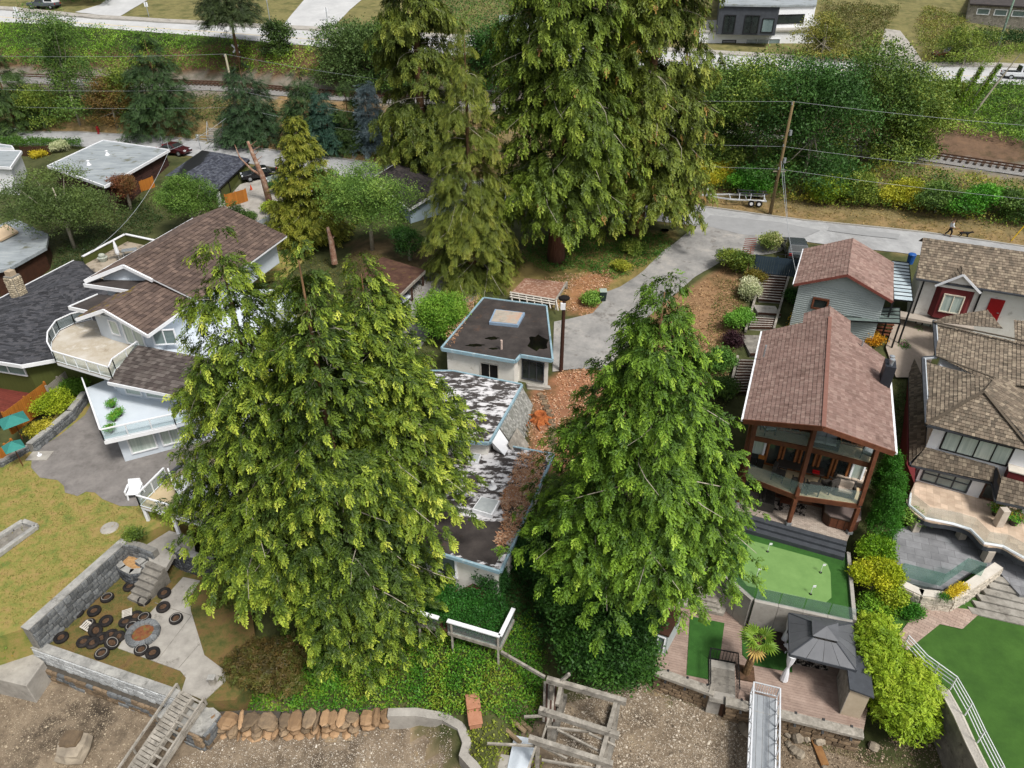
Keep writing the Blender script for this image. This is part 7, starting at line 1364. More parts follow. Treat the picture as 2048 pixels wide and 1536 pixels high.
for i in range(6): q=W(1440+i*16,22,20.7); f=E('terrace_sofa',['grey lounge seat at the outer end of the white terrace row','grey lounge seat second from the outer end of the row','grey lounge seat third from the outer end of the row','grey lounge seat third from the charcoal door end','grey lounge seat second from the charcoal door end','grey lounge seat at the charcoal door end of the row'][i],'seat',tuple(q-V3(0,0,.25)),0,'lounge seats on the white terrace'); mb=MB(); mb.bx(-.6,.6,-.45,.45,.05,.4); B('seat',mb,mat('slate_cushion',[hx('#6b767a'),hx('#7d888c')],scale=2,rough=.9),f,bevel=.05); mb=MB(); mb.bx(-.6,.6,.35,.5,.4,.75); B('backrest',mb,MATS['slate_cushion'],f,bevel=.05)
box_house('charcoal house front with glazed doors behind the lounge terrace',((1440,12),(1560,14),(1560,-40),(1440,-40)),24,4,m_char,m_greyroof,((.1,.3,.95,.3,2,m_black,m_glass_d),(.45,.7,.95,.3,2,m_black,m_glass_d),(.75,.95,.9,.4,1,m_black,m_glass)))
e=box_house('white flat roofed wing with a long dark window slot',((1555,14),(1632,12),(1640,-40),(1560,-40)),23.5,5.5,m_white,m_greyroof,((.05,.75,.45,.2,1,m_black,m_glass_d),))
box_house('brown timber house front with white windows above the hedge',((1940,10),(2120,20),(2120,-40),(1940,-50)),22.5,4,m_wood_g,m_tar,((.1,.25,.35,.1,1,m_white,m_glass),(.3,.45,.35,.1,1,m_white,m_glass),(.5,.65,.35,.1,1,m_white,m_glass)))
box_house('white walled carport beyond the big cedars',((1000,62),(1130,66),(1130,35),(1000,30)),21,2.4,m_white,m_greyroof,((.3,.6,.95,.2,1,m_black,m_glass_d),))
# ---------------------------------------------------------------- trees
def ctree(px,py,z,topy,**k):
    b=W(px,py,z); return b,ztop(b,topy)-z
def lin_base(tx,ty,by,z):
    """base pixel on the plumb line of a tree top pixel"""
    vy=768+F/math.tan(TH); return (1024+(tx-1024)*(vy-by)/(vy-ty),by)
bx,by=lin_base(425,448,1130,3.6); b,H=ctree(bx,by,3.4,448)
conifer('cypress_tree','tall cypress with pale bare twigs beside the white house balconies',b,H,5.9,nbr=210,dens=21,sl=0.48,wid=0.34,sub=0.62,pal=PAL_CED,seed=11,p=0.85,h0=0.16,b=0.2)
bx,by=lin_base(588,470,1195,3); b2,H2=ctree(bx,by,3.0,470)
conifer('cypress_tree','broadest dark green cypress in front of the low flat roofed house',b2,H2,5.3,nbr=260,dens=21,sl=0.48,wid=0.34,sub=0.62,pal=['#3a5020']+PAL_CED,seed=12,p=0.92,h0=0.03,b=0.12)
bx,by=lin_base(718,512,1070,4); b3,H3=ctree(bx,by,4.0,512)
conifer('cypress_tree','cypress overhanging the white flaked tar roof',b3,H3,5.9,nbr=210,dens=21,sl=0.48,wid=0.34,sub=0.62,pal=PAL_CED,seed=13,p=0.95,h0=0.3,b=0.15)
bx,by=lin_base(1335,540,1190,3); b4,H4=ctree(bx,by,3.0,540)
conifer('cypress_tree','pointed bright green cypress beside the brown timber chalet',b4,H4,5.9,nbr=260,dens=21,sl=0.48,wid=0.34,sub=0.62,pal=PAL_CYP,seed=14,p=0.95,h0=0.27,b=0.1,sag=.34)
print('TREES',H,H2,H3,H4,b2,b4)
def gtree(px,py,topy):
    b=WT(px,py); return b,ztop(b,topy)-b.z
# centre back giants
b=WT(945,560); H=ztop(b,45)-b.z
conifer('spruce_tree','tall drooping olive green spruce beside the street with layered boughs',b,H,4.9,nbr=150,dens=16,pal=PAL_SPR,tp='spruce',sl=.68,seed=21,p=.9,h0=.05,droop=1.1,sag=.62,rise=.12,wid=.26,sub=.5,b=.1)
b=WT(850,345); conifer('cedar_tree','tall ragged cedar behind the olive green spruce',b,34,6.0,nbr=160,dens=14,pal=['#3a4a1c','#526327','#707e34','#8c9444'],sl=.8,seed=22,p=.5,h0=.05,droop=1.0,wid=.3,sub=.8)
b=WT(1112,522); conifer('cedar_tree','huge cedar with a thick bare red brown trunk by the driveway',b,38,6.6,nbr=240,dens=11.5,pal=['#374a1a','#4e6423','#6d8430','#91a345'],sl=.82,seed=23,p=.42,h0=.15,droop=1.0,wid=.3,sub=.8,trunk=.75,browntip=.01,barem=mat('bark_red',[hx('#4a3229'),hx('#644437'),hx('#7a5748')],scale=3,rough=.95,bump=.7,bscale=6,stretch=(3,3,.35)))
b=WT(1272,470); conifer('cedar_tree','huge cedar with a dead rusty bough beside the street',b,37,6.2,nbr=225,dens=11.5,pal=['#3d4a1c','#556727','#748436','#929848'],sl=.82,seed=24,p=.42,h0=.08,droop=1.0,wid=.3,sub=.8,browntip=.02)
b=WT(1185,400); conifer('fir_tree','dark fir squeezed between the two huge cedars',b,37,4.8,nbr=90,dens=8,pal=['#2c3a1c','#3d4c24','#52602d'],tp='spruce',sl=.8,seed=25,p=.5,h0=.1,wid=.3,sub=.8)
b,H=gtree(628,478,235); conifer('golden_cypress','golden yellow green cypress spire beside the back lawn',b,H,3.9,nbr=230,dens=17,pal=PAL_GOLD,sl=.55,seed=26,p=.8,h0=.03,droop=.35,rise=.3,sag=.35,wid=.3,sub=.6)
# street bank conifers
for k,(bx,by,ty,rm,pal,lab,dn) in enumerate(((30,245,95,6.0,PAL_DK,'dark conifer at the far end of the street bank',8),(335,258,70,6.2,['#243823','#334c2b','#456236'],'broad dark green spruce on the street bank',9),(505,268,122,5.0,['#233626','#314a30','#42603c'],'dark shaggy fir beside the wooden bank steps',9),(618,292,140,3.6,['#243823','#334c2b','#456236'],'dark pointed spruce above the street kerb',10),(655,298,178,2.8,['#24403a','#2f4d44','#3f6052'],'short blue green spruce beside the dark pointed one',10),(703,292,160,1.9,PAL_DK,'narrow dark yew column beside the blue spruce',10),(743,288,160,2.3,PAL_BLU,'slim silvery blue spruce on the dry bank',13),(480,132,-110,4.8,['#26331e','#354527','#45552e'],'tall conifer with bare trunk by the level crossing',8))):
    b,H=gtree(bx,by,ty); conifer('conifer_tree',lab,b,H,rm,nbr=115,dens=dn*.72,pal=pal,tp='spruce',sl=.85,seed=30+k,p=.75,h0=.42 if ty<0 else .03,droop=.5,wid=.34,sub=.9,twigs=False,b=.1)
# deciduous along the bank and road
DEC=[(160,250,10,4.5,PAL_DEC,'tall loose grey green poplar on the street bank',3000,.42),(95,250,165,3.8,PAL_DEC2,'rounded hedge tree near the end of the bank',1800,.4),(235,255,150,3.6,PAL_BR,'brownish autumn shrub tree between the dark conifers',1800,.4),(265,235,120,3.5,PAL_DEC2,'olive leafed shrub tree under the poplar',1600,.4),
(712,178,20,6.2,['#3a5030','#4f6a3c','#6b8450'],'large grey green tree beside the upper road junction',4200,.5),(790,190,0,5,PAL_DEC,'dark leafy tree behind the ragged cedar',2800,.5),(560,112,40,2.6,PAL_DK,'small dark tree at the side street corner',900,.5),(985,190,30,5.5,PAL_DKL,'dark leafy tree left of the huge cedars above the railway',2800,.5),
(1430,330,95,5.5,PAL_DEC,'leafy tree right of the rusty boughed cedar',4200,.45),(1500,350,80,6.5,['#3d5a2a','#557636','#7c9648','#a0b25a'],'tall pale topped maple on the street bank',5200,.45),(1600,380,110,6.5,['#2b4a24','#3a602d','#4e7738'],'dark dense maple behind the street pole',5200,.45),(1720,330,75,6.5,['#3a5529','#4f6d33','#71893f','#8f9a48'],'broad maple in front of the upper road',5200,.45),(1800,320,170,4.2,PAL_DEC2,'maple at the edge of the rail cutting',2600,.45),(1640,120,25,4.5,['#7a7a3a','#8f8a3d','#6d7a3c','#4f5f34'],'yellowing tree beside the modern white house',1600,.45),
(1925,130,45,4.6,PAL_DEC2,'thin leaved tree over the orange truck',1500,.4)]
for k,(bx,by,ty,rx,pal,lab,n,sz) in enumerate(DEC):
    b,H=gtree(bx,by,ty); broadleaf('leafy_tree',lab,b,H,rx,rx*.85,pal,n=int(n*1.15),size=sz,nl=16,seed=50+k,trunk=.16,z0=.05,lob=.44,skirt=5)
b,H=gtree(150,500,330); broadleaf('apple_tree','wide grey green garden tree between the flat roofs',b,H,6.4,5.0,['#3f5230','#556b3c','#6f8548'],n=6500,size=.3,nl=20,seed=71,z0=.15)
b,H=gtree(395,478,350); broadleaf('leafy_tree','bright green garden tree beside the orange gate panel',b,H,3.9,3.6,['#3c5a28','#527333','#6f8f45'],n=4200,size=.28,nl=14,seed=72)
b,H=gtree(480,500,400); broadleaf('leafy_tree','small dark tree at the end of the grey fence',b,H,1.8,1.8,PAL_DK,n=1200,size=.25,nl=8,seed=73)
b,H=gtree(262,420,350); broadleaf('maple_tree','rusty leafed maple beside the dark brick wall',b,H,2.1,2.1,['#5e3a26','#7a4a2e','#6b5a34'],n=1100,size=.26,nl=8,seed=74)
b,H=gtree(745,500,322); broadleaf('leafy_tree','large fresh green cherry tree between the golden cypress and the blue house',b,H,5.2,4.6,['#41602c','#587c3a','#7a9c4c','#97b35f'],n=6500,size=.28,nl=18,seed=75)
b,H=gtree(820,520,455); broadleaf('leafy_tree','dark rhododendron behind the rotten carport',b,H,2.4,2.0,PAL_DKL,n=1400,size=.26,nl=9,seed=76)
# shrubs
b=W(885,668,7.2); bush('round_bush','round glossy bright green laurel beside the upper tar roof',b,[(0,0,1.6,2.1,2.0,1.95)]+rlobes(2.1,2.0,3.5,9,5,.5,.1),.26,['#375f1c','#4b7824','#648f30','#80a540'],6500,seed=81,clump=2.0)
b=WT(1215,1330); bush('laurel_bush','big dark glossy laurel thicket beside the pink boarded deck',b,rlobes(3.2,2.8,4.4,18,82,.45,.0),.32,PAL_DKL+['#4a7a30'],7500,seed=82,clump=1.6)
b=W(1150,1200,3.2); bush('laurel_bush','dark laurel under the pointed cypress beside the ivy',b,rlobes(2.4,2.2,3.8,12,83,.45,.0),.3,PAL_DKL,4500,seed=83,clump=1.6)
b=W(1060,1130,3.5); bush('ivy_mass','dark ivy mass climbing the side of the derelict house',b,rlobes(1.3,2.2,3.4,12,84,.5,.0),.24,['#1c3a1a','#264a22','#33602b'],4500,seed=84)
b=W(982,1185,3.4); bush('ivy_mass','ivy covering the front corner of the derelict house',b,rlobes(1.0,.7,2.8,9,85,.5,.0),.22,['#1f4020','#2b5428','#386830'],2800,seed=85)
b=WT(545,1350); bush('cypress_shrub','brownish green spreading juniper above the boulder seawall',b,rlobes(3.0,2.2,2.2,16,86,.42,.0),.34,['#3d3a1e','#5a4a26','#4a5526','#6b5a30'],5200,seed=86,tp='cedar',clump=1.6)
b=WT(470,1200); bush('cypress_shrub','green juniper skirting the concrete path edge',b,rlobes(1.6,2.4,1.8,10,87,.45,.0),.32,['#4a5a26','#5f6b2c','#6b5f30'],2600,seed=87,tp='cedar')
# hedge column on the chalet's right side
for k,(px,py,z,tp_,rx,pal,lab) in enumerate(((1757,1000,4.0,905,.75,['#26551a','#33681f','#427c28'],'clipped dark green cedar column nearest the chalet post'),(1765,1040,3.8,948,.8,['#2c5c1c','#3a7022','#4b852c'],'clipped cedar column second in the row'),(1752,1085,3.6,985,.85,['#2c5c1c','#3a7022','#4b852c'],'clipped cedar column third in the row beside the hot tub'))):
    b=W(px,py,z); H=ztop(b,tp_)-z; bush('cedar_column',lab,b,[(0,0,H*.3,rx,rx,H*.36),(0,.05,H*.55,rx*.9,rx*.9,H*.34),(0,0,H*.8,rx*.6,rx*.6,H*.24)],.16,pal,2400,seed=90+k,group='clipped cedar columns',clump=2.2)
for k,(px,py,z,rx,h,pal,lab,n) in enumerate(((1738,1115,3.4,1.1,1.7,['#4d7a1f','#6f9a26','#93b030'],'clipped green shrub below the cedar columns',1900),(1745,1170,3.3,1.25,1.7,['#7f9a22','#a5b32a','#c4c638'],'yellow green variegated shrub beside the putting green',2300),(1775,1200,3.2,.9,1.2,['#5f8a24','#86a02c','#a3b038'],'small olive shrub at the end of the hedge',1000),(1750,1235,2.2,1.3,1.6,['#4f7a24','#6b9a2e','#88ad3c'],'feathery green shrub behind the gazebo',1600))):
    bush('hedge_shrub',lab,W(px,py,z),rlobes(rx,rx,h,9,95+k,.5,.0),.22,pal,n,seed=95+k)
b=W(1790,1440,1.0); bush('cypress_shrub','large bright yellow green cypress hanging over the seawall beside the shed',b,[(x*.9,y*.9,z,r,r,r) for x,y,z,r in ((0,0,1.2,1.5),(-.5,1.5,2.0,1.4),(-.6,2.8,2.6,1.2),(.6,.6,2.0,1.3),(.5,-.4,.8,1.2),(-.2,3.8,2.6,1.0),(.9,1.6,1.8,1.1))],.34,['#5a7a1c','#7a9a26','#97b334','#a9bd48'],6500,seed=99,tp='cedar',clump=1.8)
for k,(px,py,rx,h,pal,lab,n,sz) in enumerate(((1470,540,1.7,2.2,PAL_DEC2,'rounded shrub beside the red trellis',1500,.28),(1530,500,1.2,1.9,['#5f7a3a','#8a9a5a','#b8b48a'],'pale flowering shrub by the dark gate',900,.26),(1506,566,.9,1.2,['#6a6a2c','#7f7030','#5f7a30'],'reddish tinged shrub under the trellis',700,.24),(1494,596,1.1,1.6,['#6f8a5a','#b9c2a5','#d8dccb'],'white flowering hydrangea beside the long stair',1200,.24),(1474,655,1.2,1.7,['#4a7a2c','#62973a','#7dad4a'],'fresh green shrub below the white hydrangea',1300,.24),(1466,690,.9,1.0,['#2c1c22','#3d262c','#4f3236'],'dark purple barberry beside the long stair',800,.2),(1432,735,1.4,1.5,['#3f6a2c','#55803a','#6f954a'],'green shrub behind the pointed cypress',1200,.26),(1440,790,1.2,1.4,PAL_DEC,'grey green shrub next to the lower stair flight',900,.26),(1612,662,1.4,1.1,['#b08a1c','#c9a528','#d9bb3c'],'golden yellow shrub behind the chalet roof',1300,.24),(1745,690,.9,1.2,['#b87f1c','#cf9a28','#d9b03c'],'orange yellow shrub at the chalet roof edge',700,.22),(1182,605,.9,.9,['#5f8a3a','#7aa04a','#93b25c'],'spiky pale green yucca clump near the bin',500,.3),(1265,505,1.2,1.0,PAL_DEC2,'small olive shrub in the driveway island',600,.26),(1245,540,1.0,.8,['#7a8a30','#98a03c','#b3b04a'],'yellow green shrub at the driveway island edge',600,.24),(120,822,1.4,1.6,['#6f8a20','#92a82c','#b0bd3c'],'yellow green shrub behind the patio stone bed',1300,.24),(82,870,1.0,1.0,['#8a8a24','#a9a030','#bfb444'],'low golden shrub in the stone edged bed',800,.22),(155,790,1.0,1.4,['#4f7a2c','#6f9a38'],'green shrub against the grey fence end',800,.24),(118,303,1.3,1.3,['#7f9a6a','#b5bfa0','#dadcc8'],'white flowering hydrangea by the flat grey roof',900,.26),(85,312,1.5,.7,['#a59a24','#c4b22c','#d0bf3c'],'yellow flower border below the slat fence',700,.26),(545,425,1.2,1.3,['#6a8a28','#8aa530','#a5b540'],'yellow green shrub at the grey fence corner',900,.24),(505,445,1.0,1.2,PAL_DEC,'grey green shrub by the concrete forecourt',700,.24),(560,385,1.3,1.6,PAL_DKL,'dark shrub beside the silver car',900,.26),(22,1295,1.2,1.5,['#3d6a2c','#557f38','#7a8a3c','#b08a3c'],'autumn tinted shrub growing on the concrete wharf',1500,.24),(1584,606,.8,1.0,PAL_DKL,'dark shrub between the long stair and grey siding',700,.24),(270,1075,.7,.6,PAL_DEC2,'small weeds beside the front deck post',300,.2),(2020,590,1.0,1.4,PAL_DKL,'climbing ivy beside the red door',700,.24),(1850,1150,.01,.01,PAL_LAU,'tiny sprig',8,.05),(1815,1060,.9,2.0,['#5f8a3a','#7fa84a','#98b85c'],'slender pale shrub below the curved balcony',700,.2),(1820,1230,.8,.6,PAL_LAU,'clipped low hedge at the paver path',600,.18))):
    if rx<.1: continue
    if py>1040 and px>1700 or px<60 and py>1200: b=W(px,py,ZR if px>1700 else 1.5)
    elif px<300 and 750<py<1100: b=W(px,py,ZU)
    else: b=WT(px,py)
    bush('shrub',lab,b,rlobes(rx,rx,h,9,200+k,.5,.0),sz,pal,n,seed=200+k)
# street side shrubs on the right hand bank
SB=[(1425,372,2.6,2.6,PAL_YEL,'bright yellow leafed shrub beside the boat trailer'),(1500,385,2.4,2.6,PAL_LAU,'green shrub behind the boat trailer'),(1640,405,2.6,2.6,['#5a7a28','#7a9a30','#a5b03c'],'yellow tipped shrub right of the street pole'),(1720,405,2.6,2.8,PAL_DEC2,'leafy shrub on the bank, second from the pole'),(1800,410,2.8,2.6,['#7a8a28','#a5a832','#c2b83c'],'golden shrub in the row beside the street'),(1870,425,2.8,2.8,PAL_DEC,'grey green shrub below the railway ballast'),(1945,430,3.0,3.0,PAL_LAU,'large green shrub beside the yellow guy guard'),(2025,440,3.0,3.0,PAL_DEC,'green shrub at the end of the street verge'),(1560,350,2.6,2.4,PAL_DKL,'dark shrub under the dense maple'),(1900,200,2.4,2.2,PAL_DEC2,'shrub around the ivy clad trunks')]
for k,(px,py,rx,h,pal,lab) in enumerate(SB): bush('shrub',lab,WT(px,py),rlobes(rx,rx*.8,h,10,300+k,.5,.0),.36,pal,1900,seed=300+k,tp='leaf')
for k,(px,py) in enumerate(((1880,235),(1905,232),(1925,230),(1942,232))):
    b=WT(px,py); H=ztop(b,120-k*5)-b.z; e=E('ivy_clad_trunk',['slim trunk wrapped in ivy, at the outer edge of the clump','thickest ivy wrapped trunk leaning over the road','pale green ivy wrapped trunk beside the thickest one','bare pale trunk at the end of the ivy clump'][k],'tree',tuple(b),0,'ivy clad trunks by the railway'); lean=(.8+.9*k); mb=MB(); mb.tube([(0,0,-.3),(lean*.5,0,H*.5),(lean,0,H)],[.16,.12,.05],6); B('trunk',mb,m_barkg,e)
    if k<3:
        tt=rng.random(900); an=rng.random(900)*6.28; rr=.3*(1-.5*tt); P_=np.stack([b.x+lean*tt+rr*np.cos(an),b.y+rr*np.sin(an),b.z+H*.85*tt],1); v,q,c=scatter('leaf3',P_,rng.normal(size=(900,3)),rng.normal(size=(900,3)),np.full(900,.34),pick(['#4a6a20','#6a8f2a','#86a838'],900)); npmesh('ivy',v,q,m_leaf,e,c)
    L_=[(b.x+lean+x,b.y+y,b.z+H+z,1.4,1.2,.8) for x,y,z in ((0,0,0),(1.2,.3,.6),(-.9,.2,.4))]; v,q,c=lobes_leaves(L_,.3,['#6f8a3a','#8aa04a'],220,'leaf3',70+k); npmesh('crown',v,q,m_leaf,e,c)
# ------------------------------- ground cover
def gp(l): return [(lambda p:(p.x,p.y))(WT(a,b)) for a,b in l]
xs1=list(np.linspace(-105,-22,40)); cover('bramble_bank','dense green bramble thicket on the bank between railway and upper road',[(x,np.interp(x,*C_rail)+3.0) for x in xs1]+[(x,np.interp(x,*C_un)-1.0) for x in reversed(xs1)],1.6,.42,['#3d641f','#568229','#769f36','#98b546'],11,seed=401,hump=3.2,cat='brambles')
xs2=list(np.linspace(-22,40,30)); cover('undergrowth','dark mixed undergrowth above the railway behind the cedars',[(x,np.interp(x,*C_rail)+4.5) for x in xs2]+[(x,np.interp(x,*C_un)-.8) for x in reversed(xs2)],1.5,.44,['#2c4a20','#3d6028','#557a34','#6a6a34'],8,seed=402,hump=3.0,cat='brambles')
xs3=list(np.linspace(38,95,30)); cover('bramble_bank','green fern and bramble bank below the upper road on the right',[(x,np.interp(x,*C_rail)+7.5) for x in xs3]+[(x,np.interp(x,*C_un)-.8) for x in reversed(xs3)],1.5,.44,['#3d6222','#557c2c','#719638','#92a848'],9,seed=403,hump=3.0,cat='brambles')
cover('wild_undergrowth','wild green undergrowth between the boulder seawall and the overgrown deck',gp([(440,1425),(520,1436),(640,1438),(760,1430),(860,1430),(940,1436),(1050,1470),(1075,1440),(1090,1330),(1060,1240),(960,1280),(820,1230),(700,1270),(560,1290),(420,1420)]),.7,.24,['#2c5a1a','#3f7422','#5a8c2c','#7f9a34','#6a6a2c'],75,seed=404,hump=1.4,cat='undergrowth')
cover('garden_ivy','ivy spilling over the overgrown deck floor',[(p.x,p.y) for p in (dkp[0]+V3(.3,.3,0),dkp[1]+V3(-.3,.4,0),dkp[2]+V3(-.2,0,0),dkp[2]+V3(-.6,1.6,0),dkp[0]+V3(.8,2.4,0))],.35,.2,['#1f4a1c','#2c5f24','#3d752d'],190,seed=405,hump=.9,cat='ivy',base=lambda x,y:ZK)
cover('garden_ivy','dark ground ivy between the laurels and the derelict house',gp([(1000,1280),(1100,1300),(1120,1180),(1080,1080),(1040,1090),(1010,1150),(1000,1200)]),.6,.24,['#1f3f1c','#2b5526','#3d6a30'],70,seed=406,hump=1.2,cat='ivy')
cover('verge_ivy','ivy ground cover under the huge cedars by the driveway',gp([(1060,470),(1150,470),(1340,470),(1345,495),(1300,530),(1230,560),(1150,540),(1100,545),(1040,520)]),.25,.26,['#2f5a20','#41702a','#5f7f36'],26,seed=407,hump=1.4,cat='ivy')
cover('verge_grass','tufts of dry grass along the street verge',[(x,np.interp(x,*C_sf)+.5) for x in xs]+[(x,np.interp(x,*C_sf)+5.0) for x in reversed(xs)],.22,.3,['#6a6a35','#8f7d4a','#a58a56'],7,seed=408,cat='grass',tp='leaf3')
cover('clipped_hedge','long low clipped hedge along the street beside the slat fence',gp([(5,300),(165,300),(165,292),(5,288)]),1.1,.3,['#35561f','#446a26','#567c30'],60,seed=409,hvar=.15,cat='hedge',kind=None)
cover('cedar_hedge','row of clipped dark cedars in front of the brown timber house',gp([(1935,100),(2080,108),(2080,92),(1935,86)]),3.0,.4,['#1f3a1a','#2b4a20','#38592a'],30,seed=410,hvar=.6,hump=1.0,cat='hedge',kind=None)
cover('clipped_hedge','dark clipped hedge beside the parked grey pickup',gp([(120,14),(220,14),(225,-6),(120,-8)]),2.0,.45,['#2c4a1c','#3c5f24','#4d702c'],25,seed=411,hvar=.2,cat='hedge',kind=None)
cover('garden_shrubs','mixed garden shrubs filling the slope above the upper road',gp([(1650,125),(1740,130),(1770,60),(1800,20),(1640,10)]),1.6,.5,['#5a5a34','#6f6a3c','#4a5f30','#8a7a3c'],6,seed=412,hump=3,cat='shrubs')
cover('garden_shrubs','mixed beds and shrubs right of the upper concrete driveway',gp([(1850,128),(1930,125),(1930,40),(1850,20),(1830,60)]),1.3,.45,['#4a5f2c','#6a7a38','#8a8a44','#6a4a38'],7,seed=413,hump=2.5,cat='shrubs')
cover('garden_shrubs','planting beyond the upper road behind the cedars',gp([(850,70),(1000,75),(1400,90),(1400,20),(850,-10)]),2.0,.6,['#2c4a22','#3d602c','#5a7a3a','#7a7a40'],2.6,seed=414,hump=5,cat='shrubs')
cover('dark_garden_planting','dark shrub planting between the left hand houses',gp([(100,560),(300,470),(330,440),(280,400),(120,500)]),.6,.3,['#1f3018','#2c4420','#3d552a'],12,seed=415,cat='shrubs')

xs5=list(np.linspace(-95,-36,40)); cover('bank_undergrowth','mixed green and brown undergrowth on the bank between street and railway',[(x,np.interp(x,*C_sf)+3.2) for x in xs5]+[(x,np.interp(x,*C_rail)-4.5) for x in reversed(xs5)],1.5,.42,['#2c4220','#3d5628','#556a32','#6f6a36','#5f4a2c'],8,seed=416,hump=3.4,cat='undergrowth')
xs6=list(np.linspace(18,80,40)); cover('bank_undergrowth','leafy green undergrowth on the bank below the maples',[(x,np.interp(x,*C_sf)+3.6) for x in xs6]+[(x,np.interp(x,*C_rail)-(3.5 if x<40 else 7.5)) for x in reversed(xs6)],1.7,.42,['#2f4a20','#426428','#5c7c34','#8a8f3c','#b0a840'],8,seed=417,hump=3.6,cat='undergrowth')
cover('rough_grass','rough weedy grass around the derelict house and carport',gp([(500,480),(640,520),(730,500),(860,560),(800,640),(870,720),(860,760),(720,760),(560,640)]),.2,.22,['#3d4a22','#56602c','#6f6a38','#5a4a30'],22,seed=418,cat='grass',tp='leaf3')
cover('rough_grass','weedy ground beside the long garden stair',gp([(1440,560),(1500,560),(1470,700),(1450,820),(1400,800),(1400,700)]),.25,.24,['#46522a','#5f6a36','#7a6a44'],22,seed=419,cat='grass',tp='leaf3')
cover('rough_grass','dark weedy ground between the left hand houses',gp([(50,345),(110,335),(200,385),(330,380),(420,400),(470,470),(330,440),(120,500),(40,430)]),.25,.28,['#2f3d1e','#445226','#5a5f30'],12,seed=420,cat='grass',tp='leaf3')
cover('rough_grass','narrow strip of weeds between the chalet and the cedar columns',gp([(1745,900),(1800,760),(1815,800),(1800,1000),(1770,1080),(1735,1080)]),.3,.2,['#24381a','#355022','#48632c'],40,seed=421,cat='plants',tp='leaf3')
cover('bark_bed','shrubby planting bed between the gazebo and the paver path',gp([(1720,1260),(1760,1230),(1800,1260),(1800,1420),(1740,1460),(1730,1300)]),.5,.24,['#3a4a20','#566a2a','#6f8a34'],40,seed=422,cat='plants')

LU=[(p.x,p.y) for p in wpx([(50,1248),(236,1082),(280,1060),(300,1015),(275,1014),(240,1014),(205,1000),(172,986),(130,988),(110,964),(78,957),(60,938),(60,905),(-40,955),(-60,1260)],ZU)]
cover('lawn_grass','short dry grass blades of the lawn before the white house',LU,.05,.13,['#5a6a2e','#757638','#8f8048','#a08a56'],75,seed=430,tp='leaf3',hump=2.2,cat='grass',base=lambda x,y:ZU)
LW_=[(p.x,p.y) for p in wpx([(95,1283),(270,1110),(330,1150),(335,1185),(292,1230),(232,1290),(215,1300),(345,1345),(355,1365),(345,1375)],ZL)]
cover('lawn_grass','patchy dry grass among the old tyres',LW_,.05,.12,['#4a5426','#665f30','#7a6638','#6b5636'],75,seed=431,tp='leaf3',hump=1.6,cat='grass',base=lambda x,y:ZL)
cover('rough_grass','yellow green grass tufts behind the curved concrete seawall',gp([(935,1462),(1055,1475),(1085,1540),(975,1550),(945,1515)]),.35,.24,['#5a6a2a','#7a8a34','#98a044'],60,seed=432,cat='grass',tp='leaf3')
# ---------------------------------------------------------------- railway
rw_=E('railway_track','single railway track on grey ballast along the hillside','railway',(0,float(np.interp(0,*C_rail)),13.2))
xr=list(np.arange(-118,96,1.6)); m_rust=mat('rusty_rail',[hx('#4f3a2e'),hx('#6b4f3f')],scale=4,rough=.7,metal=.3); m_tie=mat('old_tie',[hx('#3f342c'),hx('#5a4c40')],scale=3,rough=.95,objrand=.15)
RC=[(x,float(np.interp(x,*C_rail)-.3)) for x in xr]
ball=MB()
for a,b in zip(RC[:-1],RC[1:]):
    pass
bxs=list(np.linspace(-120,97,70)); drape('ballast',[(x,np.interp(x,*C_rail)-3.2) for x in bxs]+[(x,np.interp(x,*C_rail)+1.6) for x in reversed(bxs)],.1,mat('ballast_gravel',[hx('#5f5e5d'),hx('#7d7b79'),hx('#98958f')],scale=5,rough=.95,bump=.8,bscale=12,detail=10),'grey crushed stone ballast under the railway track','ballast')
for off in (-.72,.72):
    mb=MB()
    for a,b in zip(RC[:-1],RC[1:]): mb.bar((a[0],a[1]+off,T(*a)+.36),(b[0],b[1]+off,T(*b)+.36),.09,.17)
    B('rail',mb,m_rust,rw_,True)
tie_mb=MB(); tie_mb.bx(-.12,.12,-1.25,1.25,-.1,.1); tm=None; xt=-70.0; nt_=0
sl_=[x for x in np.arange(-64,-14,.62)]+[x for x in np.arange(38,78,.62)]
for x in sl_:
    y=float(np.interp(x,*C_rail)-.3); y2=float(np.interp(x+.3,*C_rail)-.3)
    if tm is None: o=B('sleeper',tie_mb,m_tie,rw_); tm=o.data
    else: o=bpy.data.objects.new('sleeper',tm); link(o,rw_)
    o.location=Vector((x,y,T(x,y)+.2))-rw_.location; o.rotation_euler=(0,0,math.atan2(y2-y,.3))
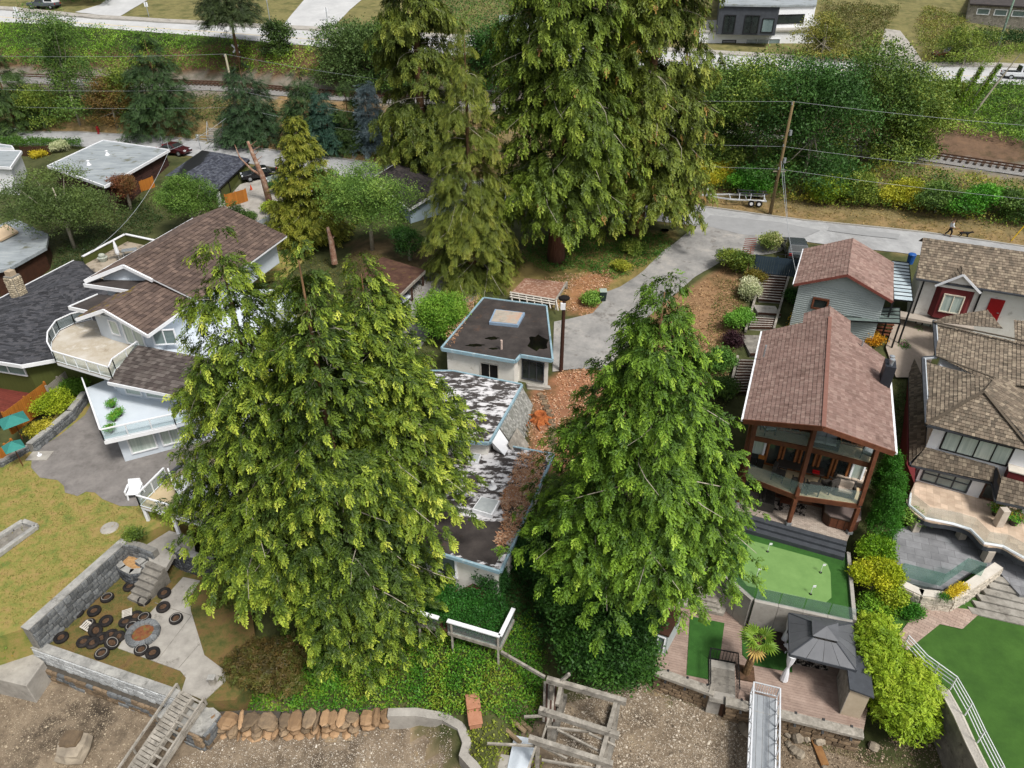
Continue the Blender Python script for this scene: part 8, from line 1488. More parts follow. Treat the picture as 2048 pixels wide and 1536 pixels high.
# ---------------------------------------------------------------- gazebo, loungers, palm, shed on the lower deck
gz=E('gazebo','dark grey metal roofed gazebo with tied white curtains on the lower deck','gazebo',tuple(W(1640,1325,ZD)))
Gc=[W(a,b,3.9) for a,b in ((1578,1226),(1706,1246),(1713,1340),(1580,1308))]; cen=sum(Gc,Vector())/4; apx=cen+V3(0,0,.95); m_gaz=mat('grey_metal_roof',[hx('#54565a'),hx('#606266')],scale=1.2,rough=.55,metal=.2,objrand=.08)
for k in range(4):
    a,b=Gc[k],Gc[(k+1)%4]; t1=a.lerp(apx,.62); t2=b.lerp(apx,.62)
    for i in range(4):
        mb=MB(); mb.slab([a.lerp(b,i/4+.004),a.lerp(b,(i+1)/4-.004),t1.lerp(t2,(i+1)/4-.004),t1.lerp(t2,i/4+.004)],.03); B('roof_panel',mb,m_gaz,gz,True)
    u1=t1.lerp(cen,-.06)+V3(0,0,.16); u2=t2.lerp(cen,-.06)+V3(0,0,.16)
    for i in range(2): mb=MB(); mb.slab([u1.lerp(u2,i/2),u1.lerp(u2,(i+1)/2-.005),(apx+V3(0,0,.14))],.03); B('cap_panel',mb,m_gaz,gz,True)
    mb=MB(); mb.bar(a,apx,.06,.05); B('hip_bar',mb,m_char,gz,True); mb=MB(); mb.bar(a-V3(0,0,.08),b-V3(0,0,.08),.08,.16); B('edge_beam',mb,m_char,gz,True)
    q=a.lerp(cen,.12); mb=MB(); mb.bar(V3(q.x,q.y,ZD),q-V3(0,0,.05),.11); B('post',mb,m_char,gz,True)
q=Gc[3].lerp(cen,.1); mb=MB(); mb.lathe([(.25,2.2),(.18,1.6),(.07,1.15),(.16,.7),(.22,.1)],(q.x,q.y,ZD),9); B('curtain',mb,m_white,gz,True); q=Gc[0].lerp(cen,.1); mb=MB(); mb.lathe([(.2,2.2),(.14,1.6),(.07,1.15),(.14,.7),(.2,.1)],(q.x,q.y,ZD),9); B('curtain',mb,m_white,gz,True)
rg2=sheet('outdoor_rug',wpx([(1590,1312),(1660,1325),(1656,1342),(1587,1328)],ZD+.012),MATS['patterned_rug'],'','rug'); del rg2['kind']; tag(rg2,'grey patterned rug under the gazebo roof','rug')
def lounger(label,px,py,rz_):
    e=E('sun_lounger',label,'sun lounger',tuple(W(px,py,ZD+.02)),rz_,'brown sun loungers behind the palm'); mm=mat('brown_wicker',[hx('#2f2320'),hx('#3f302b')],scale=18,rough=.8)
    for i in range(4): mb=MB(); mb.bx(-.36,.36,-.95+i*.33,-.95+i*.33+.31,.28,.34); B('slat_panel',mb,mm,e)
    mb=MB(); m4=Matrix.Rotation(R(28),3,'X'); mb.box((0,.62,.42),(.72,.7,.05),m=m4); B('backrest',mb,mm,e)
    for x in (-.32,.32):
        for y in (-.85,.6): mb=MB(); mb.bar((x,y,0),(x,y,.28),.06); B('leg',mb,mm,e)
lounger('brown sun lounger half under the concrete wall',1506,1264,R(170)); lounger('brown sun lounger beside the gazebo curtain',1552,1285,R(172))
e=E('side_table','small white side table beside the gazebo post','table',tuple(W(1577,1305,ZD+.03)),R(10)); mb=MB(); mb.bx(-.25,.25,-.3,.3,.38,.43); B('top',mb,m_white,e,bevel=.02)
for x in (-.2,.2): mb=MB(); mb.bar((x,0,0),(x,0,.38),.05); B('leg',mb,m_white,e)
pm=E('fan_palm','short windmill palm with fan leaves in a square deck planter','palm',tuple(W(1491,1348,ZD))); pb=W(1491,1348,ZD); ph=ztop(pb,1285)-ZD; top=pb+V3(.25,.1,ph)
mb=MB(); mb.tube([pb-V3(0,0,.1),pb+V3(.08,0,ph*.5),top],[.2,.2,.17],9); B('trunk',mb,mat('palm_fibre',[hx('#4a3826'),hx('#6b543a'),hx('#8a7050')],scale=5,rough=.95,bump=.9,bscale=10),pm,True)
m_palm=mat('palm_leaf',[hx('#4a6a24'),hx('#6a8a2c'),hx('#8aa03a')],scale=1.2,rough=.5,transl=.15)
for k in range(13):
    an=k*2.4; el=[.9,.2,.45,-.15,.65,0,.3,-.3,.75,.15,.5,-.1,.35][k]; d=V3(math.cos(an)*math.cos(el),math.sin(an)*math.cos(el),math.sin(el)); st_p=top+d*.45; mb=MB(); mb.tube([top,st_p],[.03,.015],4); side=d.cross(V3(0,0,1)).normalized(); upv=side.cross(d)
    for j in range(13):
        t=(j-6)/6*R(105); dd_=d*math.cos(t)+side*math.sin(t); L_=.72*(1-.15*abs(t)); tipd=V3(0,0,-.22*L_); w_=.05; c0=st_p; m1=c0+dd_*L_*.6+tipd*.3; e1=c0+dd_*L_+tipd; ws=dd_.cross(upv).normalized()*w_
        mb.add([c0,m1+ws,e1,m1-ws],[(0,1,2,3)])
    B('fan_leaf',mb,m_palm if k not in (3,7) else mat('palm_leaf_dry',[hx('#a58a4a'),hx('#c2a865')],scale=3,rough=.7),pm,True)
mb=MB(); mb.box(pb+V3(0,0,.06),(.9,.9,.12),R(-12)); B('planter',mb,m_dirt,pm,True)
shd=E('storage_shed','tall narrow beige storage shed with sloping charcoal roof on the lower deck','shed',tuple(W(1700,1420,ZD)))
A0=W(1680,1428,ZD); u=V3(.96,-.28,0); v=V3(.28,.96,0); o_=V3(A0.x,A0.y,0); h=2.0
mb=MB(); mb.prism([o_,o_+u*.95,o_+u*.95+v*2.1,o_+v*2.1],ZD,ZD+h); B('cabinet',mb,mat('beige_panel',[hx('#a89a84'),hx('#b8ab96')],scale=2,rough=.75),shd,True)
mb=MB(); mb.prism([o_-v*.02-u*.03,o_+v*2.1-u*.03,o_+v*2.1-u*.0,o_-v*.02],ZD+.1,ZD+h-.1); B('door',mb,m_wood_g,shd,True)
mb=MB(); mb.slab([o_-u*.1-v*.1+V3(0,0,ZD+h+.3),o_+u*1.1-v*.1+V3(0,0,ZD+h+.05),o_+u*1.1+v*2.2+V3(0,0,ZD+h+.05),o_-u*.1+v*2.2+V3(0,0,ZD+h+.3)],.1); B('roof',mb,m_char,shd,True)
sh2=E('boat_shed','little shed with brown shingle roof between the laurel and the boarded walk','shed',tuple(W(1340,1270,ZD))); P=[W(a,b,3.3) for a,b in ((1320,1215),(1365,1222),(1338,1272),(1310,1262))]; tiles('shingles',P,.2,.25,.03,m_tilered,sh2,[hx('#5f4640'),hx('#6e524a'),hx('#55403a')],True); mb=MB(); mb.slab([p-V3(0,0,.02) for p in P],.12); B('roof_deck',mb,m_wood_d,sh2,True); c=sum(P,Vector())/4; mb=MB(); mb.prism([p+(c-p)*.08 for p in P],ZD,3.15); B('wall',mb,m_gs,sh2,True)
q0=P[3]+(c-P[3])*.07; q1=P[2]+(c-P[2])*.07; window(sh2,q0.lerp(q1,.2),q0.lerp(q1,.85),ZD+.2,3.0,1,1,m_white,m_glass,.08,name='door')
# ---------------------------------------------------------------- beach rocks, pebbles
BL_=[s_+' boulder '+t_ for s_,t_ in zip(['grey','long grey','small tan','squat grey','pale','rounded tan','dark','half buried','big brown','low brown','largest flat','tilted','little','tiny pale','lone small','lone mossy'],['below the gangway end','touching the flat timber side of the pile','at the outer edge of the boulder pile','between two others in the pile','beside the rusty timber','farthest down the beach in the pile','against the deck seawall','under the deck fenders','by the gangway on the laurel side','wedged under the gangway head','below the deck edge beside the rusty timber','on the shed side of the rusty timber','on the gangway side of the pile','on the gangway side, lower down','far out past the rusty timber','under the yellow green cypress'])]
BR=[(1597,1455,.5),(1594,1478,.55),(1588,1500,.4),(1612,1478,.4),(1637,1486,.5),(1600,1508,.45),(1584,1445,.6),(1592,1430,.5),(1490,1462,.7),(1502,1445,.6),(1620,1440,.8),(1632,1462,.6),(1575,1470,.35),(1577,1488,.3),(1650,1535,.3),(1745,1498,.45)]
for i,(a,b,s) in enumerate(BR):
    o=bpy.data.objects.new('beach_boulder',random.choice(ST_R)); link(o); p=W(a,b,.15); o.location=(p.x,p.y,T(p.x,p.y)+s*.3); o.scale=(s*1.1,s,s*.8); o.rotation_euler=(random.random(),random.random()*.4,random.random()*6); tag(o,BL_[i],'rock','boulders below the lower deck')
o=bpy.data.objects.new('beach_boulder',rockmesh('stone',777,.7,m_rock)); link(o); p=W(150,1500,.2); o.location=(p.x,p.y,.35); o.scale=(1.5,1.5,.9); tag(o,'broad flat capped boulder alone on the gravel beach','rock')
o=bpy.data.objects.new('stone_cap',rockmesh('stone',778,.3,m_stone_b)); o.location=(-.05,.1,.62); o.scale=(.55,.5,.35); link(o,bpy.data.objects[bpy.data.objects[-1].name] if 0 else None); o.location=(p.x-.1,p.y+.2,.85); o.name='flat_rock'; o.scale=(.9,.8,.3); tag(o,'tan flat rock resting on the broad beach boulder','rock')
bmr=E('drift_beam','rusty flat timber lying on the gravel beside the boulders','timber',tuple(W(1635,1500,.1))); mb=MB(); mb.bar(W(1622,1462,.25),W(1650,1530,.2),.4,.12); B('beam',mb,mat('rust_wood',[hx('#6b4a2c'),hx('#8f6a42')],scale=2,rough=.9),bmr,True)
def gravel(name,label,px,n,s0,s1,pal,seed):
    P=[W(a,b,0.05) for a,b in px]; r=np.random.default_rng(seed); x0=min(p.x for p in P);x1=max(p.x for p in P);y0=min(p.y for p in P);y1=max(p.y for p in P); X=r.uniform(x0,x1,n);Y=r.uniform(y0,y1,n); k=inpoly_np(X,Y,[(p.x,p.y) for p in P]); k&=(vnoise(X,Y,1.6,seed)+.5*r.random(n))>.42; X=X[k];Y=Y[k]; m=len(X)
    Z=np.array([T(a,b) for a,b in zip(X.tolist(),Y.tolist())])+.035; S=r.uniform(s0,s1,m)*(1+1.2*(r.random(m)>.93)); oct_=np.array([(1,0,0),(0,1,0),(-1,0,0),(0,-1,0),(0,0,.7),(0,0,-.4)]); an=r.random(m)*6.28; ca,sa=np.cos(an),np.sin(an); sx=S*r.uniform(.7,1.4,m)
    vx=oct_[None,:,0]*sx[:,None]; vy=oct_[None,:,1]*S[:,None]; V=np.stack([X[:,None]+vx*ca[:,None]-vy*sa[:,None],Y[:,None]+vx*sa[:,None]+vy*ca[:,None],Z[:,None]+oct_[None,:,2]*S[:,None]],-1); f=np.array([(0,1,4),(1,2,4),(2,3,4),(3,0,4)]); Q=(np.arange(m)*6)[:,None,None]+f[None]
    c=np.repeat(pick(pal,m)[:,None,:]*r.uniform(.8,1.2,(m,1,1)),6,axis=1)
    o=npmesh(name,V.reshape(-1,3),Q.reshape(-1,3),mat('gravel_stones',None,rough=.9,attr='tint'),None,c.reshape(-1,3)); tag(o,label,'gravel',kind='stuff')
gravel('shell_gravel','pale pebbles and shells strewn on the beach right of the boathouse frame',[(1120,1400),(1180,1370),(1330,1370),(1500,1430),(1520,1540),(1100,1545)],22000,.012,.034,['#4f463b','#75695a','#9a8e7d','#bdb4a6'],501)
gravel('shell_gravel','pebbles and white shells strewn below the boulder seawall',[(430,1480),(780,1450),(905,1470),(905,1545),(300,1545)],13000,.01,.028,['#554b40','#7a6e5f','#9a8e7d','#c4beb3'],502)
gravel('shell_gravel','brown pebbles on the open beach left of the slipway',[(0,1360),(100,1330),(300,1420),(240,1545),(0,1545)],11000,.01,.03,['#574c3f','#75695a','#938671','#aea28e'],503)
gravel('shell_gravel','brown pebbles at the foot of the lower deck seawall',[(1560,1460),(1730,1500),(1900,1430),(1920,1545),(1560,1545)],12000,.012,.034,['#33291f','#574838','#857560','#a39480'],504)
# ---------------------------------------------------------------- poles, wires, street things
m_pole=mat('pole_wood',[hx('#6f6a58'),hx('#8c8773'),hx('#9d9986')],scale=3,rough=.9,stretch=(4,4,.4)); m_wire=mat('wire_dark',[hx('#3a3a3c')],rough=.6); m_wirel=mat('wire_pale',[hx('#9a9fa3')],rough=.5)
def pole(label,b,ty,arm=None,m=None,r=.16):
    H=ztop(b,ty)-b.z; e=E('utility_pole',label,'utility pole',tuple(b)); mb=MB(); mb.tube([(0,0,-.5),(0,0,H)],[r*1.2,r*.8],9); B('shaft',mb,m or m_pole,e,smooth=True)
    for zz in (H-.3,H*.62,H*.42): mb=MB(); mb.tube([(-.12,-.1,zz),(-.12,-.1,zz+.25)],.07,8); B('insulator',mb,m_metal,e)
    mb=MB(); mb.bar((-.6,0,H*.40),(.7,0,H*.40),.1); B('crossarm',mb,m_pole,e); return e,H
pL=W(487,287,9.2); e1,HL=pole('leaning grey utility pole beside the dark shaggy fir',pL,108)
pR=W(1540,428,9.2); e2,HR=pole('brown utility pole beside the boat trailer',pR,203,m=mat('pole_brown',[hx('#5f5138'),hx('#7a6848')],scale=3,rough=.9,stretch=(4,4,.4)))
for zz in (HR*.48,HR*.72): mb=MB(); mb.tube([(.3,-.15,zz),(.3,-.15,zz+.5)],.16,10); B('transformer',mb,m_metal,e2)
pG=WT(1990,110); e3,H3_=pole('green tinted utility pole above the upper road by the cedar hedge',pG,-40,m=mat('pole_green',[hx('#5f7566'),hx('#728878')],scale=3,rough=.8))
def wire(label,a,b,sag,m=None,r=.012):
    e=E('overhead_wire',label,'cable',tuple(a)); mb=MB(); n=14; mb.tube([Vector(a).lerp(Vector(b),i/n)-V3(0,0,sag*4*(i/n)*(1-i/n)) for i in range(n+1)],r,4); B('cable',mb,m or m_wirel,e,True); return e
farL=V3(-110,112,9); farR=V3(78,58,9)
for k,(f,t) in enumerate(((1.0,'top'),(.62,'middle'),(.42,'lowest'))):
    wire(t+' cable running from the leaning grey pole to the left along the street',pL+V3(0,0,HL*f),farL+V3(0,0,HL*f),.9); wire(t+' cable spanning between the leaning grey pole and the brown pole',pL+V3(0,0,HL*f),pR+V3(0,0,HR*f),1.6); wire(t+' cable running from the brown pole to the right along the street',pR+V3(0,0,HR*f),farR+V3(0,0,HR*f),.8)
wire('pale service cable from the leaning pole down to the flat grey roof',pL+V3(0,0,HL*.4),W(340,300,10.8),.5,m_wirel,.022); wire('service cable dropping over the garden tree to the olive terrace',W(340,296,11.6),W(180,505,8.6),1.4,m_wirel,.024); wire('service cable from the leaning pole to the olive garage',pL+V3(0,0,HL*.36),W(405,302,10),.4,m_wire,.02); wire('thin guy wire from the leaning pole to the street kerb',pL+V3(0,0,HL*.6),WT(325,268),.1,m_wire,.02)
wire('service cable dropping from the brown pole to the grey sided house',pR+V3(0,0,HR*.5),W(1592,545,11.2),.6,m_wirel,.022); wire('guy cable from the brown pole to the street verge',pR+V3(0,0,HR*.55),WT(1575,436),.0,m_wirel,.03)
# service mast on the flat roof
e=E('service_mast','grey service mast at the corner of the flat grey roof','mast',tuple(W(338,300,10.6))); mb=MB(); mb.tube([(0,0,0),(0,0,1.1)],.05,7); B('mast',mb,m_metal,e); mb=MB(); mb.bar((-.2,0,1.0),(.2,0,1.0),.04); B('bracket',mb,m_metal,e)
# hydrant, crossing sign, bank steps with rail, lamp standards, guard
hb=WT(198,267); e=E('fire_hydrant','red fire hydrant on the dry street verge','hydrant',tuple(hb)); m_red=mat('hydrant_red',[hx('#7f1216'),hx('#96191c')],rough=.5); e.scale=(1.3,1.3,1.3)
mb=MB(); mb.lathe([(.18,0),(.18,.06),(.12,.08),(.12,.6),(.16,.62),(.15,.7),(.05,.82),(0,.84)],n=10); B('barrel',mb,m_red,e,smooth=False)
for x in (-.2,.2): mb=MB(); mb.tube([(0,0,.45),(x,0,.45)],.06,8); B('outlet',mb,m_red,e)
cb_=WT(478,130); e=E('crossing_sign','white railway crossing crossbuck on a short post','sign',tuple(cb_)); zt=ztop(cb_,115)-cb_.z; mb=MB(); mb.tube([(0,0,0),(0,0,max(zt,2.4))],.06,7); B('post',mb,m_metal,e)
for s in (-1,1): mb=MB(); c=(0,-.08-.03*s,max(zt,2.4)-.1); mb.box(c,(1.5,.03,.24),m=Matrix.Rotation(s*R(48),3,'Y')); B('blade',mb,m_white,e)
bst=E('bank_steps','wooden steps with pipe handrails climbing the bank from the street','steps',tuple(WT(425,285)))
for i in range(7): p=WT(432,283-4*i); mb=MB(); mb.bar(p+V3(-1.0,0,.1),p+V3(1.0,-.3,.1),.35,.18); B('step',mb,m_wood_g,bst,True)
for s in (-1.1,1.1): a=WT(432,284)+V3(s,0,.9); b=WT(432,256)+V3(s,0,.9); mb=MB(); mb.bar(a,b,.06); mb.bar(a,a-V3(0,0,.9),.06); mb.bar(b,b-V3(0,0,.9),.06); B('handrail',mb,m_wirel,bst,True)
kb=E('street_railing','galvanised pipe railing along the street at the bank steps','railing',tuple(WT(395,281)));
for zz in (.5,.95): mb=MB(); mb.bar(WT(395,283)+V3(0,0,zz),WT(462,289)+V3(0,0,zz),.06); B('rail',mb,m_wirel,kb,True)
for i in range(4): p=WT(395+22*i,283+2*i); mb=MB(); mb.bar(p,p+V3(0,0,.95),.06); B('post',mb,m_wirel,kb,True)
for (px,py,ty,t) in ((402,300,272,'short grey service post with insulator by the garage roof'),(772,352,318,'slim grey post at the ridge of the dark roofed house'),(326,290,270,'small grey standard at the kerb opposite the hydrant')):
    b=WT(px,py); e=E('service_post',t,'post',tuple(b)); h=max(1.5,ztop(b,ty)-b.z); mb=MB(); mb.tube([(0,0,0),(0,0,h)],.05,7); B('shaft',mb,m_metal,e); mb=MB(); mb.ball((0,0,h+.05),.13,8,5); B('head',mb,m_metal,e)
for (px,py,ty,t) in ((38,40,22,'slim street sign post at the end of the upper road'),(655,43,15,'traffic sign post on the side street corner'),(298,34,4,'pale sign post beside the steep driveway'),(540,42,-10,'green lamp standard at the side street')):
    b=WT(px,py); e=E('sign_post',t,'sign post',tuple(b)); h=max(2,ztop(b,ty)-b.z); mb=MB(); mb.tube([(0,0,0),(0,0,h)],.07,6); B('post',mb,m_metal,e); mb=MB(); mb.bx(-.3,.3,-.03,.03,h-.7,h); B('plate',mb,m_white,e)
a=WT(2022,482); b=WT(2048,462); e=E('guy_guard','yellow plastic guy wire guard slanting from the verge','guard',tuple(a)); mb=MB(); mb.tube([a,a+V3(1.3,.5,1.9)],.06,7); B('sleeve',mb,mat('yellow_plastic',[hx('#b08f14')],rough=.5),e,True); mb=MB(); mb.tube([a+V3(1.3,.5,1.9),a+V3(3.2,1.3,4.6)],.02,4); B('wire',mb,m_wire,e,True)
# dead snag by the forecourt
sb=WT(540,405); e=E('dead_snag','bare dead tree snag with reddish peeling bark and one forked limb','dead tree',tuple(sb)); m_snag=mat('snag_bark',[hx('#6e4436'),hx('#8f6f5c'),hx('#b5a596')],scale=2.5,rough=.9,bump=.5); S=lambda a,b,z:W(a,b,z)
Hs=ztop(sb,283)-sb.z; mb=MB(); mb.tube([(0,0,-.4),(-.3,0,Hs*.45),(-.9,0,Hs*.8),(-1.2,.1,Hs)],[.4,.3,.22,.14],9); B('trunk',mb,m_snag,e,smooth=True); mb=MB(); mb.tube([(-.3,0,Hs*.45),(-1.3,-.1,Hs*.55),(-2.4,-.1,Hs*.75),(-2.7,0,Hs*.95)],[.18,.13,.08,.03],7); B('limb',mb,m_snag,e,smooth=True)
for k in range(5): mb=MB(); z_=Hs*(.6+.08*k); mb.tube([(-.7-.1*k,0,z_),(-.2+.3*(k%2),.1,z_+.6)],[.06,.02],4); B('twig',mb,m_snag,e)
sb2=W(668,520,7.2); e=E('dead_snag','pale broken tree stub poking up behind the cypress tops','dead tree',tuple(sb2)); h=ztop(sb2,455)-7.2; mb=MB(); mb.tube([(0,0,-.4),(0,0,h*.6),(-.15,0,h)],[.32,.26,.14],9); B('trunk',mb,m_snag,e); mb=MB(); mb.tube([(0,0,h*.6),(.4,0,h*.75)],[.08,.03],5); B('branch_stub',mb,m_snag,e)
# gate, trellis
fence('dark slate ribbed gate panel at the head of the long stair',[W(1508,538,8.95),W(1592,548,8.95)],1.35,mat('slate_gate',[hx('#2c3a46'),hx('#384754')],scale=2,rough=.55),.2,'ribbed_gate')
te=E('garden_trellis','leaning red brown slatted trellis on a post beside the long stair','trellis',tuple(W(1492,560,8.3))); mb=MB(); mb.bar(W(1491,560,8.2),W(1503,492,10.6),.1); B('post',mb,m_wood_b,te,True)
for i in range(9): p=W(1494,512-0*i,9.4)+V3(.05*i,.12*i,.16*i); mb=MB(); mb.bar(p+V3(-.55,0,0),p+V3(.55,0,.1),.09,.04); B('slat',mb,mat('trellis_red',[hx('#6b3a30'),hx('#7d473b')],rough=.8),te,True)
mb=MB(); mb.bar(W(1548,520-12,9.6),W(1598,520-10,9.6),.06); o=B('gate_rail',mb,m_black,te,True)
# ---------------------------------------------------------------- vehicles
def car(name,label,loc,rz_,body,L=4.5,Wd=1.82,H=1.5,kind='suv',cat='car',scale=1.0):
    e=E(name,label,cat,tuple(loc),rz_); e.scale=(scale,)*3; h=L/2
    if kind=='suv': prof=[(-h,.35),(-h,.75),(-h+.05,.95),(-h+.35,1.0),(-h+.75,H-.05),(-h+1.2,H),(h-2.1,H),(h-1.35,1.02),(h-.25,.88),(h,.7),(h,.35)]; gl=((-h+.42,1.03),(-h+.8,H-.1),(h-2.1,H-.07),(h-1.5,1.03))
    elif kind=='pickup': prof=[(-h,.45),(-h,.98),(-h+1.9,.98),(-h+2.0,H),(h-2.2,H),(h-1.5,1.05),(h-.2,.98),(h,.85),(h,.45)]; gl=((-h+2.15,1.05),(-h+2.15,H-.08),(h-2.25,H-.08),(h-1.65,1.05))
    else: prof=[(-h,.35),(-h,.8),(-h+.75,.92),(-h+1.4,H),(h-1.9,H),(h-1.1,.92),(h-.15,.8),(h,.62),(h,.35)]; gl=((-h+.95,.95),(-h+1.45,H-.07),(h-1.95,H-.07),(h-1.3,.95))
    mb=MB(); n=len(prof); w2=Wd/2
    def hw(z): return w2*(1.0 if z<.95 else 1-.16*(z-.95)/(H-.95+1e-6))
    vs=[(x,-hw(z),z) for x,z in prof]+[(x,hw(z),z) for x,z in prof]; mb.add(vs,[tuple(range(n-1,-1,-1)),tuple(range(n,2*n))]+[(i,(i+1)%n,n+(i+1)%n,n+i) for i in range(n)]); B('body',mb,body,e,bevel=.07)
    for s in (-1,1):
        mb=MB(); y=lambda z:s*(hw(z)+.006); q=[(x,y(z),z) for x,z in gl]; q2=[(x,y(z)+s*.012,z) for x,z in gl]; mb.add(q+q2,[(0,1,2,3),(7,6,5,4),(0,4,5,1),(1,5,6,2),(2,6,7,3),(3,7,4,0)]); B('side_window',mb,m_glass_d,e)
    def screen(x0,z0,x1,z1,nm):
        d=V3(x1-x0,0,z1-z0); nrm=V3(-d.z,0,d.x).normalized()*.012; nrm=nrm if nrm.z>0 else -nrm; mb=MB(); q=[V3(x0,-hw(z0)*.88,z0),V3(x0,hw(z0)*.88,z0),V3(x1,hw(z1)*.86,z1),V3(x1,-hw(z1)*.86,z1)]; mb.add([p+nrm*.2 for p in q]+[p+nrm*1.6 for p in q],[(0,3,2,1),(4,5,6,7),(0,1,5,4),(1,2,6,5),(2,3,7,6),(3,0,4,7)]); B(nm,mb,m_glass_d,e)
    if kind=='suv': screen(h-1.42,1.06,h-2.05,H-.04,'windscreen'); screen(-h+.4,1.04,-h+.72,H-.1,'rear_window')
    elif kind=='pickup': screen(h-1.58,1.1,h-2.15,H-.04,'windscreen'); screen(-h+1.92,1.05,-h+1.99,H-.1,'rear_window')
    else: screen(h-1.2,.97,h-1.85,H-.04,'windscreen'); screen(-h+.85,.97,-h+1.36,H-.04,'rear_window')
    for x in (-h+.85,h-.9):
        for s in (-1,1):
            mb=MB(); mb.tube([(x,s*(w2-.2),.34),(x,s*(w2+.02),.34)],.34,16); wt=B('wheel',mb,m_tyre,e); mb=MB(); mb.tube([(x,s*(w2+.0),.34),(x,s*(w2+.035),.34)],.2,12); B('rim',mb,m_metal,wt)
    for s in (-1,1):
        mb=MB(); mb.box((h-.08,s*(w2-.3),.72),(.18,.4,.14)); B('headlight',mb,mat('headlight_glass',[hx('#c9ced2')],rough=.1,spec=.8),e); mb=MB(); mb.box((-h+.03,s*(w2-.22),.85),(.1,.3,.2)); B('tail_light',mb,mat('tail_light_red',[hx('#8f1416')],rough=.3),e); mb=MB(); mb.box((h-1.55,s*(w2+.12),1.05),(.12,.22,.14)); B('mirror',mb,body,e,bevel=.03)
    if kind=='pickup': mb=MB(); mb.bx(-h+.12,-h+1.85,-w2+.1,w2-.1,.985,1.0); B('bed',mb,m_black,e)
    for x in (h,-h): mb=MB(); mb.box((x*.995,0,.5),(.1,Wd*.94,.2)); B('bumper',mb,m_black if kind!='sedan' else body,e,bevel=.03)
    return e
cp_=lambda c,r=.25:mat('car_paint_'+c,[hx(c)],rough=r,spec=.6)
p=WT(1586,508); car('parked_suv','dark grey SUV parked nose in beside the slate gate',p,R(80),cp_('#3a3f42'),4.6,1.9,1.6,'suv')
p=WT(521,357); car('parked_car','black hatchback parked beside the olive garage',p,R(205),cp_('#0e0f14'),4.4,1.8,1.45,'sedan'); p=WT(574,367); car('parked_car','silver green estate parked beside the black hatchback',p,R(205),cp_('#7a8580'),4.5,1.78,1.5,'suv')
p=WT(350,308); car('parked_car','dark maroon car behind the flat grey roof',p,R(-15),cp_('#3d1418'),4.4,1.8,1.45,'sedan')
p=WT(90,17); e=car('parked_pickup','grey pickup with a white canopy parked above the upper road',p,R(172),cp_('#4f565c'),5.4,1.9,1.75,'pickup'); mb=MB(); mb.bx(-2.65,-.75,-.9,.9,.99,1.75); B('canopy',mb,m_white,e,bevel=.08)
for s in (-1,1): mb=MB(); mb.bx(-2.4,-1.0,s*.905,s*.92,1.2,1.6); B('canopy_window',mb,m_glass_d,e)
p=WT(2045,158); car('white_pickup','white pickup driving on the upper road',p,R(-12),cp_('#c9ccd0'),5.6,2.0,1.85,'pickup')
p=WT(1900,118); e=car('orange_truck','orange pickup parked under the thin leaved tree',p,R(175),cp_('#8f3a1c'),5.2,1.9,1.75,'pickup')
p=W(2,268,9.1); car('parked_car','dark blue car at the end of the street',p,R(-14),cp_('#0f1626'),4.4,1.8,1.45,'sedan')
# boat trailer
bt=WT(1475,405); e=E('boat_trailer','empty galvanised twin axle boat trailer parked on the verge','trailer',tuple(bt),R(-10)); mg=m_alu
for s in (-1,1):
    mb=MB(); mb.bar((-1.0,s*.85,.6),(2.9,s*.85,.6),.12,.14); B('side_rail',mb,mg,e); mb=MB(); mb.bar((-1.0,s*.85,.6),(-4.0,0,.62),.12,.14); B('drawbar',mb,mg,e)
    for x in (1.3,2.1): mb=MB(); mb.tube([(x,s*1.0,.34),(x,s*1.2,.34)],.34,14); wt=B('wheel',mb,m_tyre,e); mb=MB(); mb.tube([(x,s*1.2,.34),(x,s*1.23,.34)],.18,10); B('rim',mb,m_white,wt)
    mb=MB(); mb.bx(.85,2.6,s*.98-.02,s*.98+.26*s,.72,.76); B('mudguard',mb,m_white,e)
    for x in (0,1.2,2.6): mb=MB(); mb.bar((x,s*.8,.6),(x,s*.55,1.25),.06); B('upright',mb,mg,e)
    mb=MB(); mb.bar((-.2,s*.5,1.25),(2.9,s*.5,1.25),.16,.08); B('bunk',mb,m_char,e)
for x in (-.9,.8,2.8): mb=MB(); mb.bar((x,-.85,.58),(x,.85,.58),.1); B('cross_member',mb,mg,e)
mb=MB(); mb.bar((-3.4,0,.65),(-3.4,0,1.3),.09); B('winch_post',mb,mg,e); mb=MB(); mb.ball((-3.4,0,1.3),.16,8,5); B('winch',mb,mg,e)
# bins and cones
for (px,py,t) in ((1054,372,'blue recycling bin beside the huge cedar on the street'),(1819,527,'blue recycling box stack beside the pale canopy')):
    b=W(px,py,9.1); e=E('recycling_bin',t,'bin',tuple(b)); mm=mat('bin_blue',[hx('#1c4a8a'),hx('#2558a0')],scale=2,rough=.5); mb=MB(); mb.lathe([(.27,0),(.34,.85),(.36,.88)],n=12); B('body',mb,mm,e); mb=MB(); mb.lathe([(.37,.88),(.3,.97),(0,1.0)],n=12); B('lid',mb,mm,e)
b=WT(503,380); e=E('traffic_cone','orange traffic cone beside the parked cars','cone',tuple(b)); mb=MB(); mb.lathe([(.16,.04),(.04,.6),(0,.62)],n=10); B('cone',mb,mat('cone_orange',[hx('#c2441c')],rough=.5),e); mb=MB(); mb.bx(-.2,.2,-.2,.2,0,.04); B('base',mb,m_black,e)
b=W(480,378,7.0); flowerpot(480,378,7.0,'leafy shrub in a tall grey pot beside the garage door',PAL_DEC,.45)
